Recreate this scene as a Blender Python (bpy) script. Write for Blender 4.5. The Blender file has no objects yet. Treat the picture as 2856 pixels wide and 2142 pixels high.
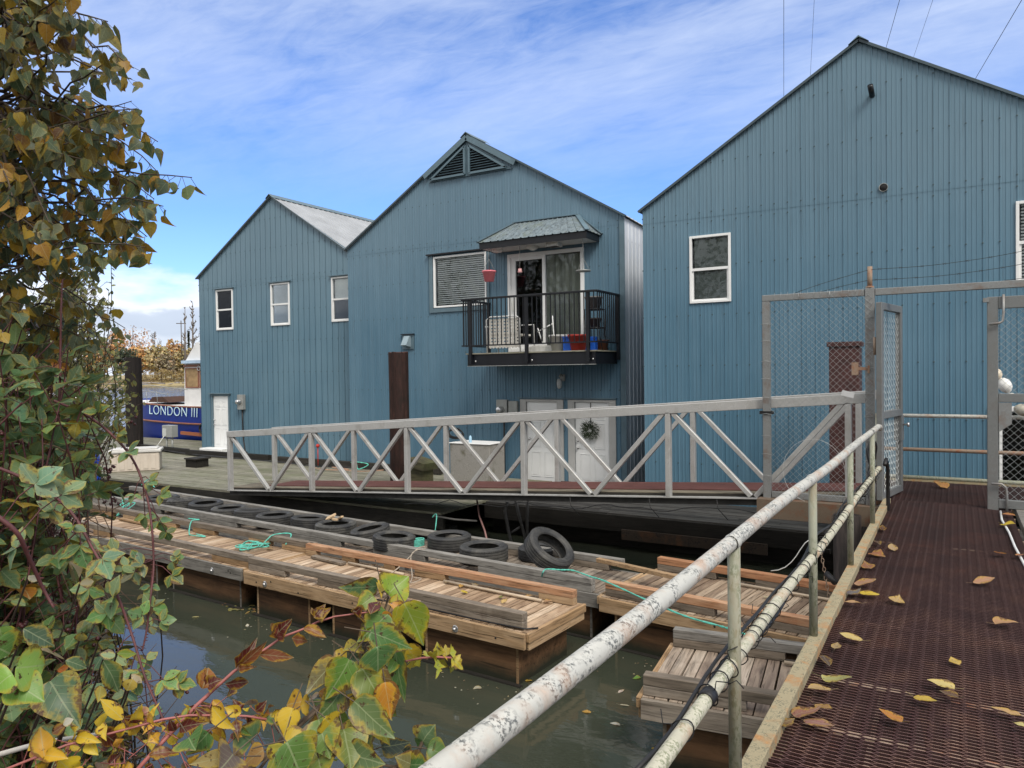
import bpy, math, random
from mathutils import Vector, Matrix, Euler
R_ = math.radians
rnd = random.Random(7)
scene = bpy.context.scene
COL = scene.collection

# ------------------------------------------------------------------ camera
EYE = Vector((0, 0, 1.7))
F_PX = 2092.0
_yaw, _pit, _rol = R_(30.6), math.atan(35 / 2092), R_(.72)
FWD = Vector((-math.sin(_yaw) * math.cos(_pit), math.cos(_yaw) * math.cos(_pit), -math.sin(_pit)))
_r0 = Vector((math.cos(_yaw), math.sin(_yaw), 0)); _u0 = _r0.cross(FWD)
RGT = _r0 * math.cos(_rol) - _u0 * math.sin(_rol)
UPV = _u0 * math.cos(_rol) + _r0 * math.sin(_rol)
cd = bpy.data.cameras.new("camera"); cam = bpy.data.objects.new("camera", cd); COL.objects.link(cam)
M = Matrix((RGT, UPV, -FWD)).transposed().to_4x4(); M.translation = EYE
cam.matrix_world = M
cd.sensor_width = 36; cd.lens = 36 * F_PX / 2856; cd.clip_start = .05; cd.clip_end = 6000
scene.camera = cam

# ------------------------------------------------------------------ sky and sun
SUN_EL, SUN_AZ = 48.0, 128.0            # azimuth from +Y towards +X : veiled sun high behind right
scene.view_settings.view_transform = 'Standard'; scene.view_settings.look = 'None'
scene.view_settings.exposure = 0.98; scene.view_settings.gamma = 1
scene.render.film_transparent = False
world = bpy.data.worlds.new("World"); scene.world = world; world.use_nodes = True
def nt_clear(nt):
    for n in list(nt.nodes): nt.nodes.remove(n)
nt = world.node_tree; nt_clear(nt); N = nt.nodes; L = nt.links
def node(nt, t, **kw):
    n = nt.nodes.new(t)
    for k, v in kw.items(): setattr(n, k, v)
    return n
def mth(nt, op, a, b=None, clamp=False):
    n = nt.nodes.new('ShaderNodeMath'); n.operation = op; n.use_clamp = clamp
    for i, v in enumerate((a, b)):
        if v is None: continue
        if isinstance(v, (int, float)): n.inputs[i].default_value = v
        else: nt.links.new(v, n.inputs[i])
    return n.outputs[0]
def mixc(nt, f, a, b, mode='MIX'):
    n = nt.nodes.new('ShaderNodeMix'); n.data_type = 'RGBA'; n.blend_type = mode; n.clamp_factor = True
    for s, v in ((n.inputs['Factor'], f), (n.inputs['A'], a), (n.inputs['B'], b)):
        if s.name == 'Factor' : s = n.inputs[0]
        elif s.name == 'A': s = n.inputs[6]
        else: s = n.inputs[7]
        if isinstance(v, (int, float)): s.default_value = v
        elif isinstance(v, tuple): s.default_value = v + (1,) if len(v) == 3 else v
        else: nt.links.new(v, s)
    return n.outputs[2]
def ramp(nt, f, stops, interp='LINEAR'):
    n = nt.nodes.new('ShaderNodeValToRGB'); cr = n.color_ramp; cr.interpolation = interp
    while len(cr.elements) > 1: cr.elements.remove(cr.elements[-1])
    for i, (p, c) in enumerate(stops):
        e = cr.elements[0] if i == 0 else cr.elements.new(p)
        e.position = p
        if isinstance(c, (int, float)): c = (c, c, c)
        e.color = tuple(c) + (1,)
    nt.links.new(f, n.inputs[0]); return n.outputs[0]
def noise(nt, vec, scale, detail=3, rough=.55, dist=0):
    n = nt.nodes.new('ShaderNodeTexNoise'); n.inputs['Scale'].default_value = scale
    n.inputs['Detail'].default_value = detail; n.inputs['Roughness'].default_value = rough; n.inputs['Distortion'].default_value = dist
    if vec is not None: nt.links.new(vec, n.inputs['Vector'])
    return n.outputs['Fac']
def mapping(nt, vec, scale=(1, 1, 1), rot=(0, 0, 0), loc=(0, 0, 0)):
    n = nt.nodes.new('ShaderNodeMapping'); n.inputs['Scale'].default_value = scale
    n.inputs['Rotation'].default_value = rot; n.inputs['Location'].default_value = loc
    nt.links.new(vec, n.inputs['Vector']); return n.outputs[0]

sky = node(nt, 'ShaderNodeTexSky', sky_type='NISHITA', sun_disc=False)
sky.sun_elevation = R_(SUN_EL); sky.sun_rotation = R_(SUN_AZ); sky.air_density = 1.0; sky.dust_density = .3; sky.ozone_density = 2.5
tc = node(nt, 'ShaderNodeTexCoord'); sp = node(nt, 'ShaderNodeSeparateXYZ'); L.new(tc.outputs['Generated'], sp.inputs[0])
zz = mth(nt, 'MAXIMUM', sp.outputs[2], .03)
zd = mth(nt, 'ADD', zz, .12)
cx = mth(nt, 'DIVIDE', sp.outputs[0], zd); cy = mth(nt, 'DIVIDE', sp.outputs[1], zd)
cb = node(nt, 'ShaderNodeCombineXYZ'); L.new(cx, cb.inputs[0]); L.new(cy, cb.inputs[1])
wisp = noise(nt, mapping(nt, cb.outputs[0], (.55, 1.0, 1), (0, 0, R_(-38)), (.3, 2.4, 0)), 1.0, 7, .60, .35)
rip = noise(nt, mapping(nt, cb.outputs[0], (1.6, 4.2, 1), (0, 0, R_(-20))), 3.0, 6, .65, .8)
wm = mth(nt, 'ADD', mth(nt, 'MULTIPLY', wisp, .80), mth(nt, 'MULTIPLY', rip, .20))
hi = ramp(nt, sp.outputs[2], [(.20, 0), (.31, .6), (.42, 1)])
cl = mth(nt, 'MULTIPLY', ramp(nt, wm, [(.36, 0), (.48, .5), (.64, 1)]), hi)
# low bank of cloud above the horizon
bn = noise(nt, mapping(nt, tc.outputs['Generated'], (3, 3, 9)), 2.2, 5, .55)
bz = mth(nt, 'ADD', sp.outputs[2], mth(nt, 'MULTIPLY', mth(nt, 'SUBTRACT', bn, .5), .10))
low = ramp(nt, bz, [(.095, 1), (.118, 0)])
lowc = ramp(nt, bz, [(0, (.46, .49, .55)), (.045, (.45, .48, .53)), (.062, (.33, .37, .44)), (.085, (.35, .39, .46)), (.092, (.55, .57, .62))])
blue = mixc(nt, 1.0, sky.outputs[0], (.80, 1.04, 1.50), 'MULTIPLY')
SKY_K = .070
def scl(c, k):
    return mixc(nt, 1.0, c, (k, k, k), 'MULTIPLY')
base = scl(blue, SKY_K)
c1 = mixc(nt, mth(nt, 'MULTIPLY', cl, .72), base, (.46, .51, .60))
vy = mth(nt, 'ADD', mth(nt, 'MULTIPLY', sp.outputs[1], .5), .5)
fill_veil = ramp(nt, vy, [(.50, 1), (.64, 0)])               # unseen bright cloud behind the viewer, added to brighten the facades
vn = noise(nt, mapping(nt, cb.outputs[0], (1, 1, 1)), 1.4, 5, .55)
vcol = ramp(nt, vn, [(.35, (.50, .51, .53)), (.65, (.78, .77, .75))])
c1 = mixc(nt, fill_veil, c1, vcol)
c1 = mixc(nt, ramp(nt, sp.outputs[2], [(.46, 0), (.60, .8)]), c1, vcol)      # unseen overhead cloud, added to pale the water reflection and ambient light
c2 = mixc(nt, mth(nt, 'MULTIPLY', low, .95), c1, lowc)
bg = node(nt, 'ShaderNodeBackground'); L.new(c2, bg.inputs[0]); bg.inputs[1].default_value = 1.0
wo = node(nt, 'ShaderNodeOutputWorld'); L.new(bg.outputs[0], wo.inputs[0])

sl = bpy.data.lights.new("sun", 'SUN'); sl.energy = 1.5; sl.angle = R_(22); sl.color = (1, .93, .83)
so = bpy.data.objects.new("sun", sl); COL.objects.link(so)
sd = Vector((math.sin(R_(SUN_AZ)) * math.cos(R_(SUN_EL)), math.cos(R_(SUN_AZ)) * math.cos(R_(SUN_EL)), math.sin(R_(SUN_EL))))
so.rotation_euler = (-sd).to_track_quat('-Z', 'Y').to_euler()

# ------------------------------------------------------------------ helpers: geometry from measured photo points
def ray(x, y): return FWD + RGT * (x - 1428) / F_PX - UPV * (y - 1071) / F_PX
def onY(x, y, v): d = ray(x, y); return EYE + d * ((v - EYE.y) / d.y)
def onZ(x, y, v): d = ray(x, y); return EYE + d * ((v - EYE.z) / d.z)
def onX(x, y, v): d = ray(x, y); return EYE + d * ((v - EYE.x) / d.x)
def onD(x, y, v): return EYE + ray(x, y).normalized() * v

ORG = {}
def org(o):
    return ORG.get(o.name, Vector((0, 0, 0)))
def tag(o, label=None, cat=None, group=None, kind=None):
    if label: o['label'] = label
    if cat: o['category'] = cat
    if group: o['group'] = group
    if kind: o['kind'] = kind
    return o
def thing(name, label, cat, loc=(0, 0, 0), group=None, kind=None):
    o = bpy.data.objects.new(name, None); COL.objects.link(o); o.location = loc; o.empty_display_size = .1
    ORG[o.name] = Vector(loc)
    return tag(o, label, cat, group, kind)

class MB:
    """collects shapes; build() links them as ONE mesh object"""
    def __init__(s): s.uv = {}; s.v = []; s.f = []; s.t = []; s.sm = []; s.rnd = random.Random(len(ORG) * 7 + 3)
    def add(s, vs, fs, tint=None, smooth=False):
        b = len(s.v); s.v += [tuple(v) for v in vs]
        if tint is None: tint = (s.rnd.random(), s.rnd.random(), s.rnd.random())
        for f in fs: s.f.append(tuple(b + i for i in f)); s.t.append(tint); s.sm.append(smooth)
    def box(s, lo, hi, tint=None, rot=None, piv=None):
        x0, y0, z0 = lo; x1, y1, z1 = hi
        vs = [Vector(p) for p in ((x0, y0, z0), (x1, y0, z0), (x1, y1, z0), (x0, y1, z0), (x0, y0, z1), (x1, y0, z1), (x1, y1, z1), (x0, y1, z1))]
        if rot is not None:
            piv = Vector(piv) if piv is not None else (vs[0] + vs[6]) / 2
            vs = [piv + rot @ (v - piv) for v in vs]
        s.add(vs, [(0, 3, 2, 1), (4, 5, 6, 7), (0, 1, 5, 4), (1, 2, 6, 5), (2, 3, 7, 6), (3, 0, 4, 7)], tint); return s
    def beam(s, p0, p1, w, h, up=(0, 0, 1), tint=None):
        p0 = Vector(p0); p1 = Vector(p1); d = (p1 - p0).normalized(); up = Vector(up)
        sd_ = d.cross(up)
        if sd_.length < 1e-4: sd_ = d.cross(Vector((1, 0, 0)))
        sd_.normalize(); u = sd_.cross(d).normalized()
        a = sd_ * w / 2; b = u * h / 2
        vs = [p0 - a - b, p0 + a - b, p0 + a + b, p0 - a + b, p1 - a - b, p1 + a - b, p1 + a + b, p1 - a + b]
        s.add(vs, [(0, 1, 2, 3), (7, 6, 5, 4), (0, 4, 5, 1), (1, 5, 6, 2), (2, 6, 7, 3), (3, 7, 4, 0)], tint); return s
    def tube(s, pts, r, n=8, cap=True, tint=None, smooth=True):
        pts = [Vector(p) for p in pts]; rs = r if isinstance(r, (list, tuple)) else [r] * len(pts)
        vs = []; fs = []; u = None
        for i, p in enumerate(pts):
            a = pts[max(i - 1, 0)]; b = pts[min(i + 1, len(pts) - 1)]; d = (b - a)
            d = d.normalized() if d.length > 1e-9 else Vector((0, 0, 1))
            if u is None:
                u = d.cross(Vector((0, 0, 1)))
                if u.length < .05: u = d.cross(Vector((1, 0, 0)))
            u = (u - d * u.dot(d)); u.normalize(); w = d.cross(u)
            for k in range(n):
                an = 2 * math.pi * k / n; vs.append(p + (u * math.cos(an) + w * math.sin(an)) * rs[i])
        for i in range(len(pts) - 1):
            for k in range(n):
                k2 = (k + 1) % n; fs.append((i * n + k, i * n + k2, (i + 1) * n + k2, (i + 1) * n + k))
        if cap: fs += [tuple(range(n))[::-1], tuple((len(pts) - 1) * n + k for k in range(n))]
        s.add(vs, fs, tint, smooth); return s
    def lathe(s, prof, n=16, c=(0, 0, 0), mat=None, tint=None, smooth=True, closed=False):
        vs = []; fs = []; m = len(prof); c = Vector(c)
        for k in range(n):
            an = 2 * math.pi * k / n
            for (r, z) in prof:
                v = Vector((r * math.cos(an), r * math.sin(an), z)); v = (mat @ v) if mat is not None else v
                vs.append(v + c)
        for k in range(n):
            k2 = (k + 1) % n
            for j in range(m if closed else m - 1):
                j2 = (j + 1) % m; fs.append((k * m + j, k2 * m + j, k2 * m + j2, k * m + j2))
        s.add(vs, fs, tint, smooth); return s
    def prism(s, poly, axis, d0, d1, tint=None):
        """poly 2-D points extruded; axis 'y' (x,z) 'x' (y,z) 'z' (x,y)"""
        def P(a, b, d): return {'y': (a, d, b), 'x': (d, a, b), 'z': (a, b, d)}[axis]
        n = len(poly); vs = [P(a, b, d0) for a, b in poly] + [P(a, b, d1) for a, b in poly]
        fs = [tuple(range(n)), tuple(range(2 * n - 1, n - 1, -1))] + [(i, i + n, (i + 1) % n + n, (i + 1) % n) for i in range(n)]
        s.add(vs, fs, tint); return s
    def build(s, name, mat, parent=None, local=False, bevel=0, smooth_angle=None, base=None):
        me = bpy.data.meshes.new(name)
        if parent is not None: o0 = Vector((0, 0, 0)) if local else org(parent)
        elif local or base is not None: o0 = Vector(base) if base is not None else Vector((0, 0, 0))
        else:
            xs = [v[0] for v in s.v]; ys = [v[1] for v in s.v]; zs = [v[2] for v in s.v]
            o0 = Vector(((min(xs) + max(xs)) / 2, (min(ys) + max(ys)) / 2, min(zs)))
        vv = s.v if o0.length == 0 else [(v[0] - o0.x, v[1] - o0.y, v[2] - o0.z) for v in s.v]
        me.from_pydata(vv, [], s.f)
        if any(s.sm): me.polygons.foreach_set('use_smooth', s.sm)
        at = me.color_attributes.new('tint', 'FLOAT_COLOR', 'CORNER'); data = []
        for f, t in zip(s.f, s.t): data += [t[0], t[1], t[2], 1.0] * len(f)
        at.data.foreach_set('color', data)
        if s.uv:
            la = me.attributes.new('lc', 'FLOAT_VECTOR', 'POINT'); dat = []
            for i in range(len(s.v)): dat += s.uv.get(i, (0.0, .5, 1.0))
            la.data.foreach_set('vector', dat)
        me.materials.append(mat); me.update()
        o = bpy.data.objects.new(name, me); COL.objects.link(o)
        if parent is not None:
            o.parent = parent; ORG[o.name] = org(parent) if not local else Vector((0, 0, 0))
        else:
            if not local: o.location = o0
            ORG[o.name] = Vector(o0)
        if bevel:
            bv = o.modifiers.new('bevel', 'BEVEL'); bv.width = bevel; bv.segments = 1; bv.limit_method = 'ANGLE'
        return o

# ------------------------------------------------------------------ materials
MATS = {}
def newmat(name):
    m = bpy.data.materials.new(name); m.use_nodes = True; nt_clear(m.node_tree); MATS[name] = m
    t = m.node_tree; out = t.nodes.new('ShaderNodeOutputMaterial'); p = t.nodes.new('ShaderNodeBsdfPrincipled')
    t.links.new(p.outputs[0], out.inputs[0]); return m, t, p
def objc(t): return t.nodes.new('ShaderNodeTexCoord').outputs['Object']
def tintn(t):
    a = t.nodes.new('ShaderNodeAttribute'); a.attribute_name = 'tint'; s = t.nodes.new('ShaderNodeSeparateColor')
    t.links.new(a.outputs['Color'], s.inputs[0]); return s.outputs, a.outputs['Color']
def setv(t, sock, v):
    if isinstance(v, (int, float)): sock.default_value = v
    elif isinstance(v, tuple): sock.default_value = v + (1,) if len(v) == 3 else v
    else: t.links.new(v, sock)
def bump(t, p, h, strength=.3, dist=.01):
    b = t.nodes.new('ShaderNodeBump'); b.inputs['Strength'].default_value = strength; b.inputs['Distance'].default_value = dist
    t.links.new(h, b.inputs['Height']); t.links.new(b.outputs[0], p.inputs['Normal'])

def mat_plain(name, col, rough=.6, metal=0, var=.15, vs=3.0, bmp=0, spec=.4):
    m, t, p = newmat(name); oc = objc(t)
    n = noise(t, oc, vs, 5, .6)
    d = tuple(c * (1 - var) for c in col); b = tuple(min(1, c * (1 + var)) for c in col)
    setv(t, p.inputs['Base Color'], ramp(t, n, [(.3, d), (.7, b)]))
    setv(t, p.inputs['Roughness'], rough); setv(t, p.inputs['Metallic'], metal); p.inputs['Specular IOR Level'].default_value = spec
    if bmp: bump(t, p, noise(t, oc, vs * 14, 4, .6), bmp, .004)
    return m

def mat_wood(name, cols, axis='x', grain=1.0, wet=0, rough=.75, stain=(.05, .03, .02), stain_amt=.5, tintk=.45, moss=0):
    """planks: grain stretched along an axis; tint picks the board's own tone from cols (dark, mid, light)"""
    m, t, p = newmat(name); oc = objc(t); ts, tcol = tintn(t)
    off = t.nodes.new('ShaderNodeVectorMath'); off.operation = 'MULTIPLY_ADD'
    t.links.new(tcol, off.inputs[0]); off.inputs[1].default_value = (17, 23, 31); t.links.new(oc, off.inputs[2])
    sc = {'x': (1.2, 22, 22), 'y': (22, 1.2, 22), 'z': (22, 22, 1.2)}[axis]
    g = noise(t, mapping(t, off.outputs[0], tuple(q * grain for q in sc)), 2.0, 7, .65, .6)
    g2 = noise(t, mapping(t, off.outputs[0], tuple(q ** .5 for q in sc)), 2.2, 4, .6, 1.0)
    tone = mth(t, 'ADD', mth(t, 'MULTIPLY', ts[0], tintk), mth(t, 'MULTIPLY', mth(t, 'SUBTRACT', g2, .5), 1.0))
    tone = mth(t, 'ADD', tone, .5 - tintk / 2)
    col = ramp(t, tone, [(.1, cols[0]), (.5, cols[1]), (.9, cols[2])])
    gl = ramp(t, g, [(.28, .28), (.40, .72), (.52, .98), (.75, 1.2)])
    ck = noise(t, mapping(t, off.outputs[0], tuple((q * 1.6 if q > 2 else q * .8) * grain for q in sc)), 2.6, 2, .4, .2)
    gl = mixc(t, ramp(t, ck, [(.66, 0), (.69, .8)]), gl, (.10, .09, .08))
    col = mixc(t, 1.0, col, gl, 'MULTIPLY')
    sn = noise(t, oc, 1.7, 5, .7, .5); sm = ramp(t, sn, [(.55, 0), (.72, 1)])
    col = mixc(t, mth(t, 'MULTIPLY', sm, stain_amt), col, stain)
    if wet:      # dark slime band at the waterline (floats stand with their origin on the water)
        sz_ = t.nodes.new('ShaderNodeSeparateXYZ'); t.links.new(oc, sz_.inputs[0])
        wl = ramp(t, mth(t, 'ADD', mth(t, 'MULTIPLY', sz_.outputs[2], 2.5), mth(t, 'MULTIPLY', mth(t, 'SUBTRACT', sn, .5), .5)), [(.10, 1), (.42, 0)]); col = mixc(t, wl, col, (.018, .020, .012))
    if moss:
        mn = ramp(t, noise(t, oc, .9, 6, .7), [(.45, 0), (.65, 1)]); col = mixc(t, mth(t, 'MULTIPLY', mn, moss), col, (.10, .12, .045))
    setv(t, p.inputs['Base Color'], col); setv(t, p.inputs['Roughness'], rough); p.inputs['Specular IOR Level'].default_value = .3
    bump(t, p, g, .35, .004); return m

def mat_siding(name, c0, c1, grime=(.16, .19, .20)):
    """painted steel cladding: chalky fade towards grey in patches, streaks running down"""
    m, t, p = newmat(name); oc = objc(t)
    big = noise(t, mapping(t, oc, (.35, 1, .22)), 1.0, 4, .6)
    st = noise(t, mapping(t, oc, (7, 1, .25)), 1.0, 6, .7)
    pan = t.nodes.new('ShaderNodeTexWhiteNoise'); pan.noise_dimensions = '1D'
    sx = t.nodes.new('ShaderNodeSeparateXYZ'); t.links.new(oc, sx.inputs[0])
    t.links.new(mth(t, 'FLOOR', mth(t, 'DIVIDE', sx.outputs[0], .9144)), pan.inputs['W'])
    f = mth(t, 'ADD', mth(t, 'MULTIPLY', big, .7), mth(t, 'MULTIPLY', st, .35))
    f = mth(t, 'ADD', f, mth(t, 'MULTIPLY', mth(t, 'SUBTRACT', pan.outputs[0], .5), .08))
    col = ramp(t, f, [(.38, c0), (.68, c1)])
    hz = mth(t, 'MULTIPLY', ramp(t, mth(t, 'DIVIDE', sx.outputs[2], 10), [(.40, 0), (.62, .45)]), 1.0)   # the upper sheets are an older, greyer batch
    col = mixc(t, hz, col, grime)
    mk = ramp(t, noise(t, mapping(t, oc, (14, 1, .5)), 1.3, 6, .75), [(.54, 0), (.74, .45)])
    col = mixc(t, mk, col, (.060, .075, .085))
    ts, _ = tintn(t); col = mixc(t, mth(t, 'GREATER_THAN', ts[0], .8), col, (.050, .085, .105))
    setv(t, p.inputs['Base Color'], col); setv(t, p.inputs['Roughness'], ramp(t, st, [(.3, .36), (.7, .52)]))
    p.inputs['Specular IOR Level'].default_value = .45
    bump(t, p, noise(t, mapping(t, oc, (1.3, 1, .5)), 1.6, 2), .12, .02)
    return m

def mat_rusty(name, paint, rust=(.16, .055, .022), dark=(.05, .05, .045), amt=.5, speck=.55, metal=0, rough=.6, scale=1.0, streak=(1, 1, 1)):
    m, t, p = newmat(name); oc = mapping(t, objc(t), streak)
    a = noise(t, oc, 3.0 * scale, 6, .65, .4); b = noise(t, oc, 60 * scale, 4, .7); c = noise(t, oc, 9 * scale, 5, .6)
    col = ramp(t, c, [(.3, tuple(q * .82 for q in paint)), (.7, paint)])
    spm = mth(t, 'MULTIPLY', ramp(t, b, [(.49, 0), (.55, 1)]), ramp(t, c, [(.43, 0), (.56, 1)]))
    col = mixc(t, mth(t, 'MULTIPLY', spm, speck), col, dark)
    rm = mth(t, 'MULTIPLY', ramp(t, a, [(.52, 0), (.66, 1)]), amt)
    rc = ramp(t, b, [(.3, tuple(q * .55 for q in rust)), (.7, tuple(q * 1.5 for q in rust))])
    col = mixc(t, rm, col, rc)
    setv(t, p.inputs['Base Color'], col); setv(t, p.inputs['Roughness'], rough); setv(t, p.inputs['Metallic'], metal)
    bump(t, p, b, .3, .002); return m

SID_L = mat_siding('siding_left', (.068, .144, .202), (.118, .208, .270), (.150, .222, .272))
SID_M = mat_siding('siding_middle', (.062, .138, .202), (.108, .198, .268), (.138, .212, .268))
SID_R = mat_siding('siding_right', (.064, .146, .212), (.110, .208, .284), (.150, .222, .272))
TRIM = mat_plain('trim_blue', (.095, .150, .185), .5, 0, .15)
ROOFG = mat_plain('roof_galvanised', (.36, .375, .39), .5, .4, .15, 1.5)
GALV = mat_plain('siding_galvanised', (.60, .63, .67), .5, .2, .12, 1.2)
WHITE = mat_plain('white_vinyl', (.72, .73, .73), .45, 0, .04)
DOORW = mat_plain('white_door_paint', (.74, .75, .75), .42, 0, .05, 1.5)
DIRTYW = mat_plain('dirty_white', (.58, .58, .55), .6, 0, .25, 4)
BLACK = mat_plain('black_metal', (.006, .007, .010), .38, 0, .3)
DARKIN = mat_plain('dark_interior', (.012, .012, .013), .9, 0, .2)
BLIND = mat_plain('blind_white', (.82, .82, .78), .55, 0, .06)
BLINDG = mat_plain('blind_grey', (.20, .22, .20), .6, 0, .1)
GREYBOX = mat_plain('grey_box', (.30, .31, .30), .5, .3, .15)
ALU = mat_rusty('aluminium', (.50, .50, .49), (.22, .20, .17), (.18, .18, .17), .35, .25, .35, .45, 1.2)
GALVF = mat_rusty('galvanised_frame', (.27, .28, .28), (.17, .09, .05), (.12, .12, .12), .45, .4, .45, .5, 1.6)
GALVD = mat_rusty('gate_frame_metal', (.21, .22, .22), (.15, .12, .10), (.10, .10, .10), .3, .3, .45, .48, 1.4)
RUSTP = mat_rusty('rusty_pipe', (.30, .22, .16), (.26, .09, .035), (.08, .06, .05), .85, .6, 0, .75, 2)
CHAIN = mat_plain('chain_wire', (.36, .38, .38), .4, .7, .2, 8)
RAILM = mat_rusty('flaking_white_pipe', (.53, .525, .48), (.40, .22, .12), (.09, .095, .09), .5, .95, 0, .55, 1.5)
POSTM = mat_rusty('mossy_pipe', (.30, .31, .24), (.22, .12, .05), (.10, .12, .06), .35, .7, 0, .65, 1.2, (1, 1, .4))
CURB = mat_rusty('curb_steel', (.34, .29, .18), (.34, .17, .06), (.09, .09, .06), .9, .85, 0, .8, 2.2)
m, t, p = newmat('rusty_grating'); oc = objc(t); ts, tcol = tintn(t)
n1 = noise(t, oc, 2.2, 6, .65, .4); n2 = noise(t, oc, 30, 3, .6)
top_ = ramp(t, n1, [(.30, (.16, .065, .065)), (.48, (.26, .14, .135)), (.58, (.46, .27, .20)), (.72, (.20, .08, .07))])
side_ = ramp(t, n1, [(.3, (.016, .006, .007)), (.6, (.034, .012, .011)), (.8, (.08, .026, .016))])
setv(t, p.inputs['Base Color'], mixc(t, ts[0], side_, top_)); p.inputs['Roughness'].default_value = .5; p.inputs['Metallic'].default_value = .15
GRATE = m
MAROON = mat_plain('maroon_steel', (.055, .020, .018), .6, 0, .35, 5)
MAT_R = mat_plain('maroon_mat', (.105, .038, .032), .85, 0, .2, 6, .4)
DECKG = mat_wood('dock_boards', ((.12, .115, .085), (.22, .21, .165), (.32, .305, .25)), 'x', 1, moss=.4, stain=(.07, .07, .05), tintk=.35)
DECKD = mat_wood('dark_boards', ((.025, .024, .023), (.05, .048, .045), (.09, .086, .08)), 'x', 1, stain=(.015, .015, .014))
TIMD = mat_wood('dark_timber', ((.010, .009, .008), (.020, .018, .015), (.042, .037, .031)), 'x', 1, stain=(.01, .01, .01))
RAMPW = mat_wood('ramp_boards', ((.10, .085, .06), (.17, .145, .105), (.24, .21, .16)), 'x', 1, stain=(.06, .055, .04))
W_DECK = mat_wood('float_deck_boards', ((.22, .145, .09), (.41, .29, .19), (.56, .44, .32)), 'y', 1, stain=(.12, .06, .035), stain_amt=.55, tintk=.8)
W_RAIL = mat_wood('weathered_rail', ((.11, .09, .07), (.20, .165, .13), (.31, .27, .225)), 'x', 1, stain=(.07, .045, .03), stain_amt=.5, tintk=.5)
W_ORG = mat_wood('orange_cedar', ((.26, .12, .06), (.37, .19, .10), (.47, .30, .19)), 'x', 1, stain=(.26, .06, .03), stain_amt=.55, tintk=.4)
W_YEL = mat_wood('fresh_timber', ((.20, .125, .065), (.30, .195, .105), (.40, .28, .17)), 'x', 1, stain=(.14, .07, .03), stain_amt=.5, tintk=.6)
W_YELY = mat_wood('fresh_timber_end', ((.28, .175, .085), (.38, .25, .14), (.48, .35, .22)), 'y', 1, stain=(.14, .07, .03), stain_amt=.4, tintk=.6)
W_GREY = mat_wood('grey_timber', ((.10, .095, .085), (.18, .17, .155), (.28, .27, .25)), 'x', 1, stain=(.05, .045, .04), stain_amt=.4, tintk=.5)
W_PLY = mat_wood('plywood_box', ((.05, .026, .014), (.10, .052, .025), (.16, .09, .045)), 'x', .35, wet=1, stain=(.04, .02, .01), stain_amt=.7)
W_PILE = mat_wood('creosote_pile', ((.010, .006, .005), (.032, .014, .011), (.11, .045, .032)), 'z', 1.5, stain=(.008, .006, .005), stain_amt=.7)
W_PILEB = mat_wood('black_pile', ((.006, .005, .005), (.016, .012, .011), (.05, .038, .034)), 'z', 1.5, stain=(.006, .005, .005), stain_amt=.6)
W_LITE = mat_wood('scrap_wood', ((.40, .27, .15), (.52, .37, .22), (.60, .46, .30)), 'x', 1, stain_amt=.1)
RUBBER = mat_plain('tyre_rubber', (.030, .031, .033), .62, 0, .35, 6, .2, .35)
_t = RUBBER.node_tree; _p = [n for n in _t.nodes if n.type == 'BSDF_PRINCIPLED'][0]; _oi = _t.nodes.new('ShaderNodeObjectInfo')
_d = noise(_t, objc(_t), 4.5, 6, .7, .5); _dm = mth(_t, 'MULTIPLY', ramp(_t, _d, [(.42, 0), (.66, 1)]), mth(_t, 'ADD', mth(_t, 'MULTIPLY', _oi.outputs['Random'], .6), .15))
setv(_t, _p.inputs['Base Color'], mixc(_t, _dm, (.028, .029, .031), (.13, .125, .11)))
ROPEG = mat_plain('teal_rope', (.10, .42, .34), .8, 0, .25, 30)
ROPEW = mat_plain('beige_rope', (.36, .31, .25), .85, 0, .2, 30)
CABLE = mat_plain('black_cable', (.012, .012, .013), .5, 0, .2)
HOSEW = mat_plain('white_hose', (.60, .61, .60), .5, 0, .08)
BOLT = mat_plain('zinc_bolt', (.55, .55, .56), .3, .9, .25, 30)
def mat_glass(name, col=(.02, .022, .025)):
    m, t, p = newmat(name)
    out = [n for n in t.nodes if n.type == 'OUTPUT_MATERIAL'][0]
    g = t.nodes.new('ShaderNodeBsdfGlossy'); g.inputs['Roughness'].default_value = .02; g.inputs['Color'].default_value = (.9, .95, 1, 1)
    tr = t.nodes.new('ShaderNodeBsdfTransparent'); tr.inputs['Color'].default_value = (.90, .92, .92, 1)
    fr = t.nodes.new('ShaderNodeFresnel'); fr.inputs['IOR'].default_value = 1.33
    mx = t.nodes.new('ShaderNodeMixShader'); t.links.new(fr.outputs[0], mx.inputs[0]); t.links.new(tr.outputs[0], mx.inputs[1]); t.links.new(g.outputs[0], mx.inputs[2])
    t.links.new(mx.outputs[0], out.inputs[0]); t.nodes.remove(p); return m
GLASS = mat_glass('window_glass')
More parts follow.
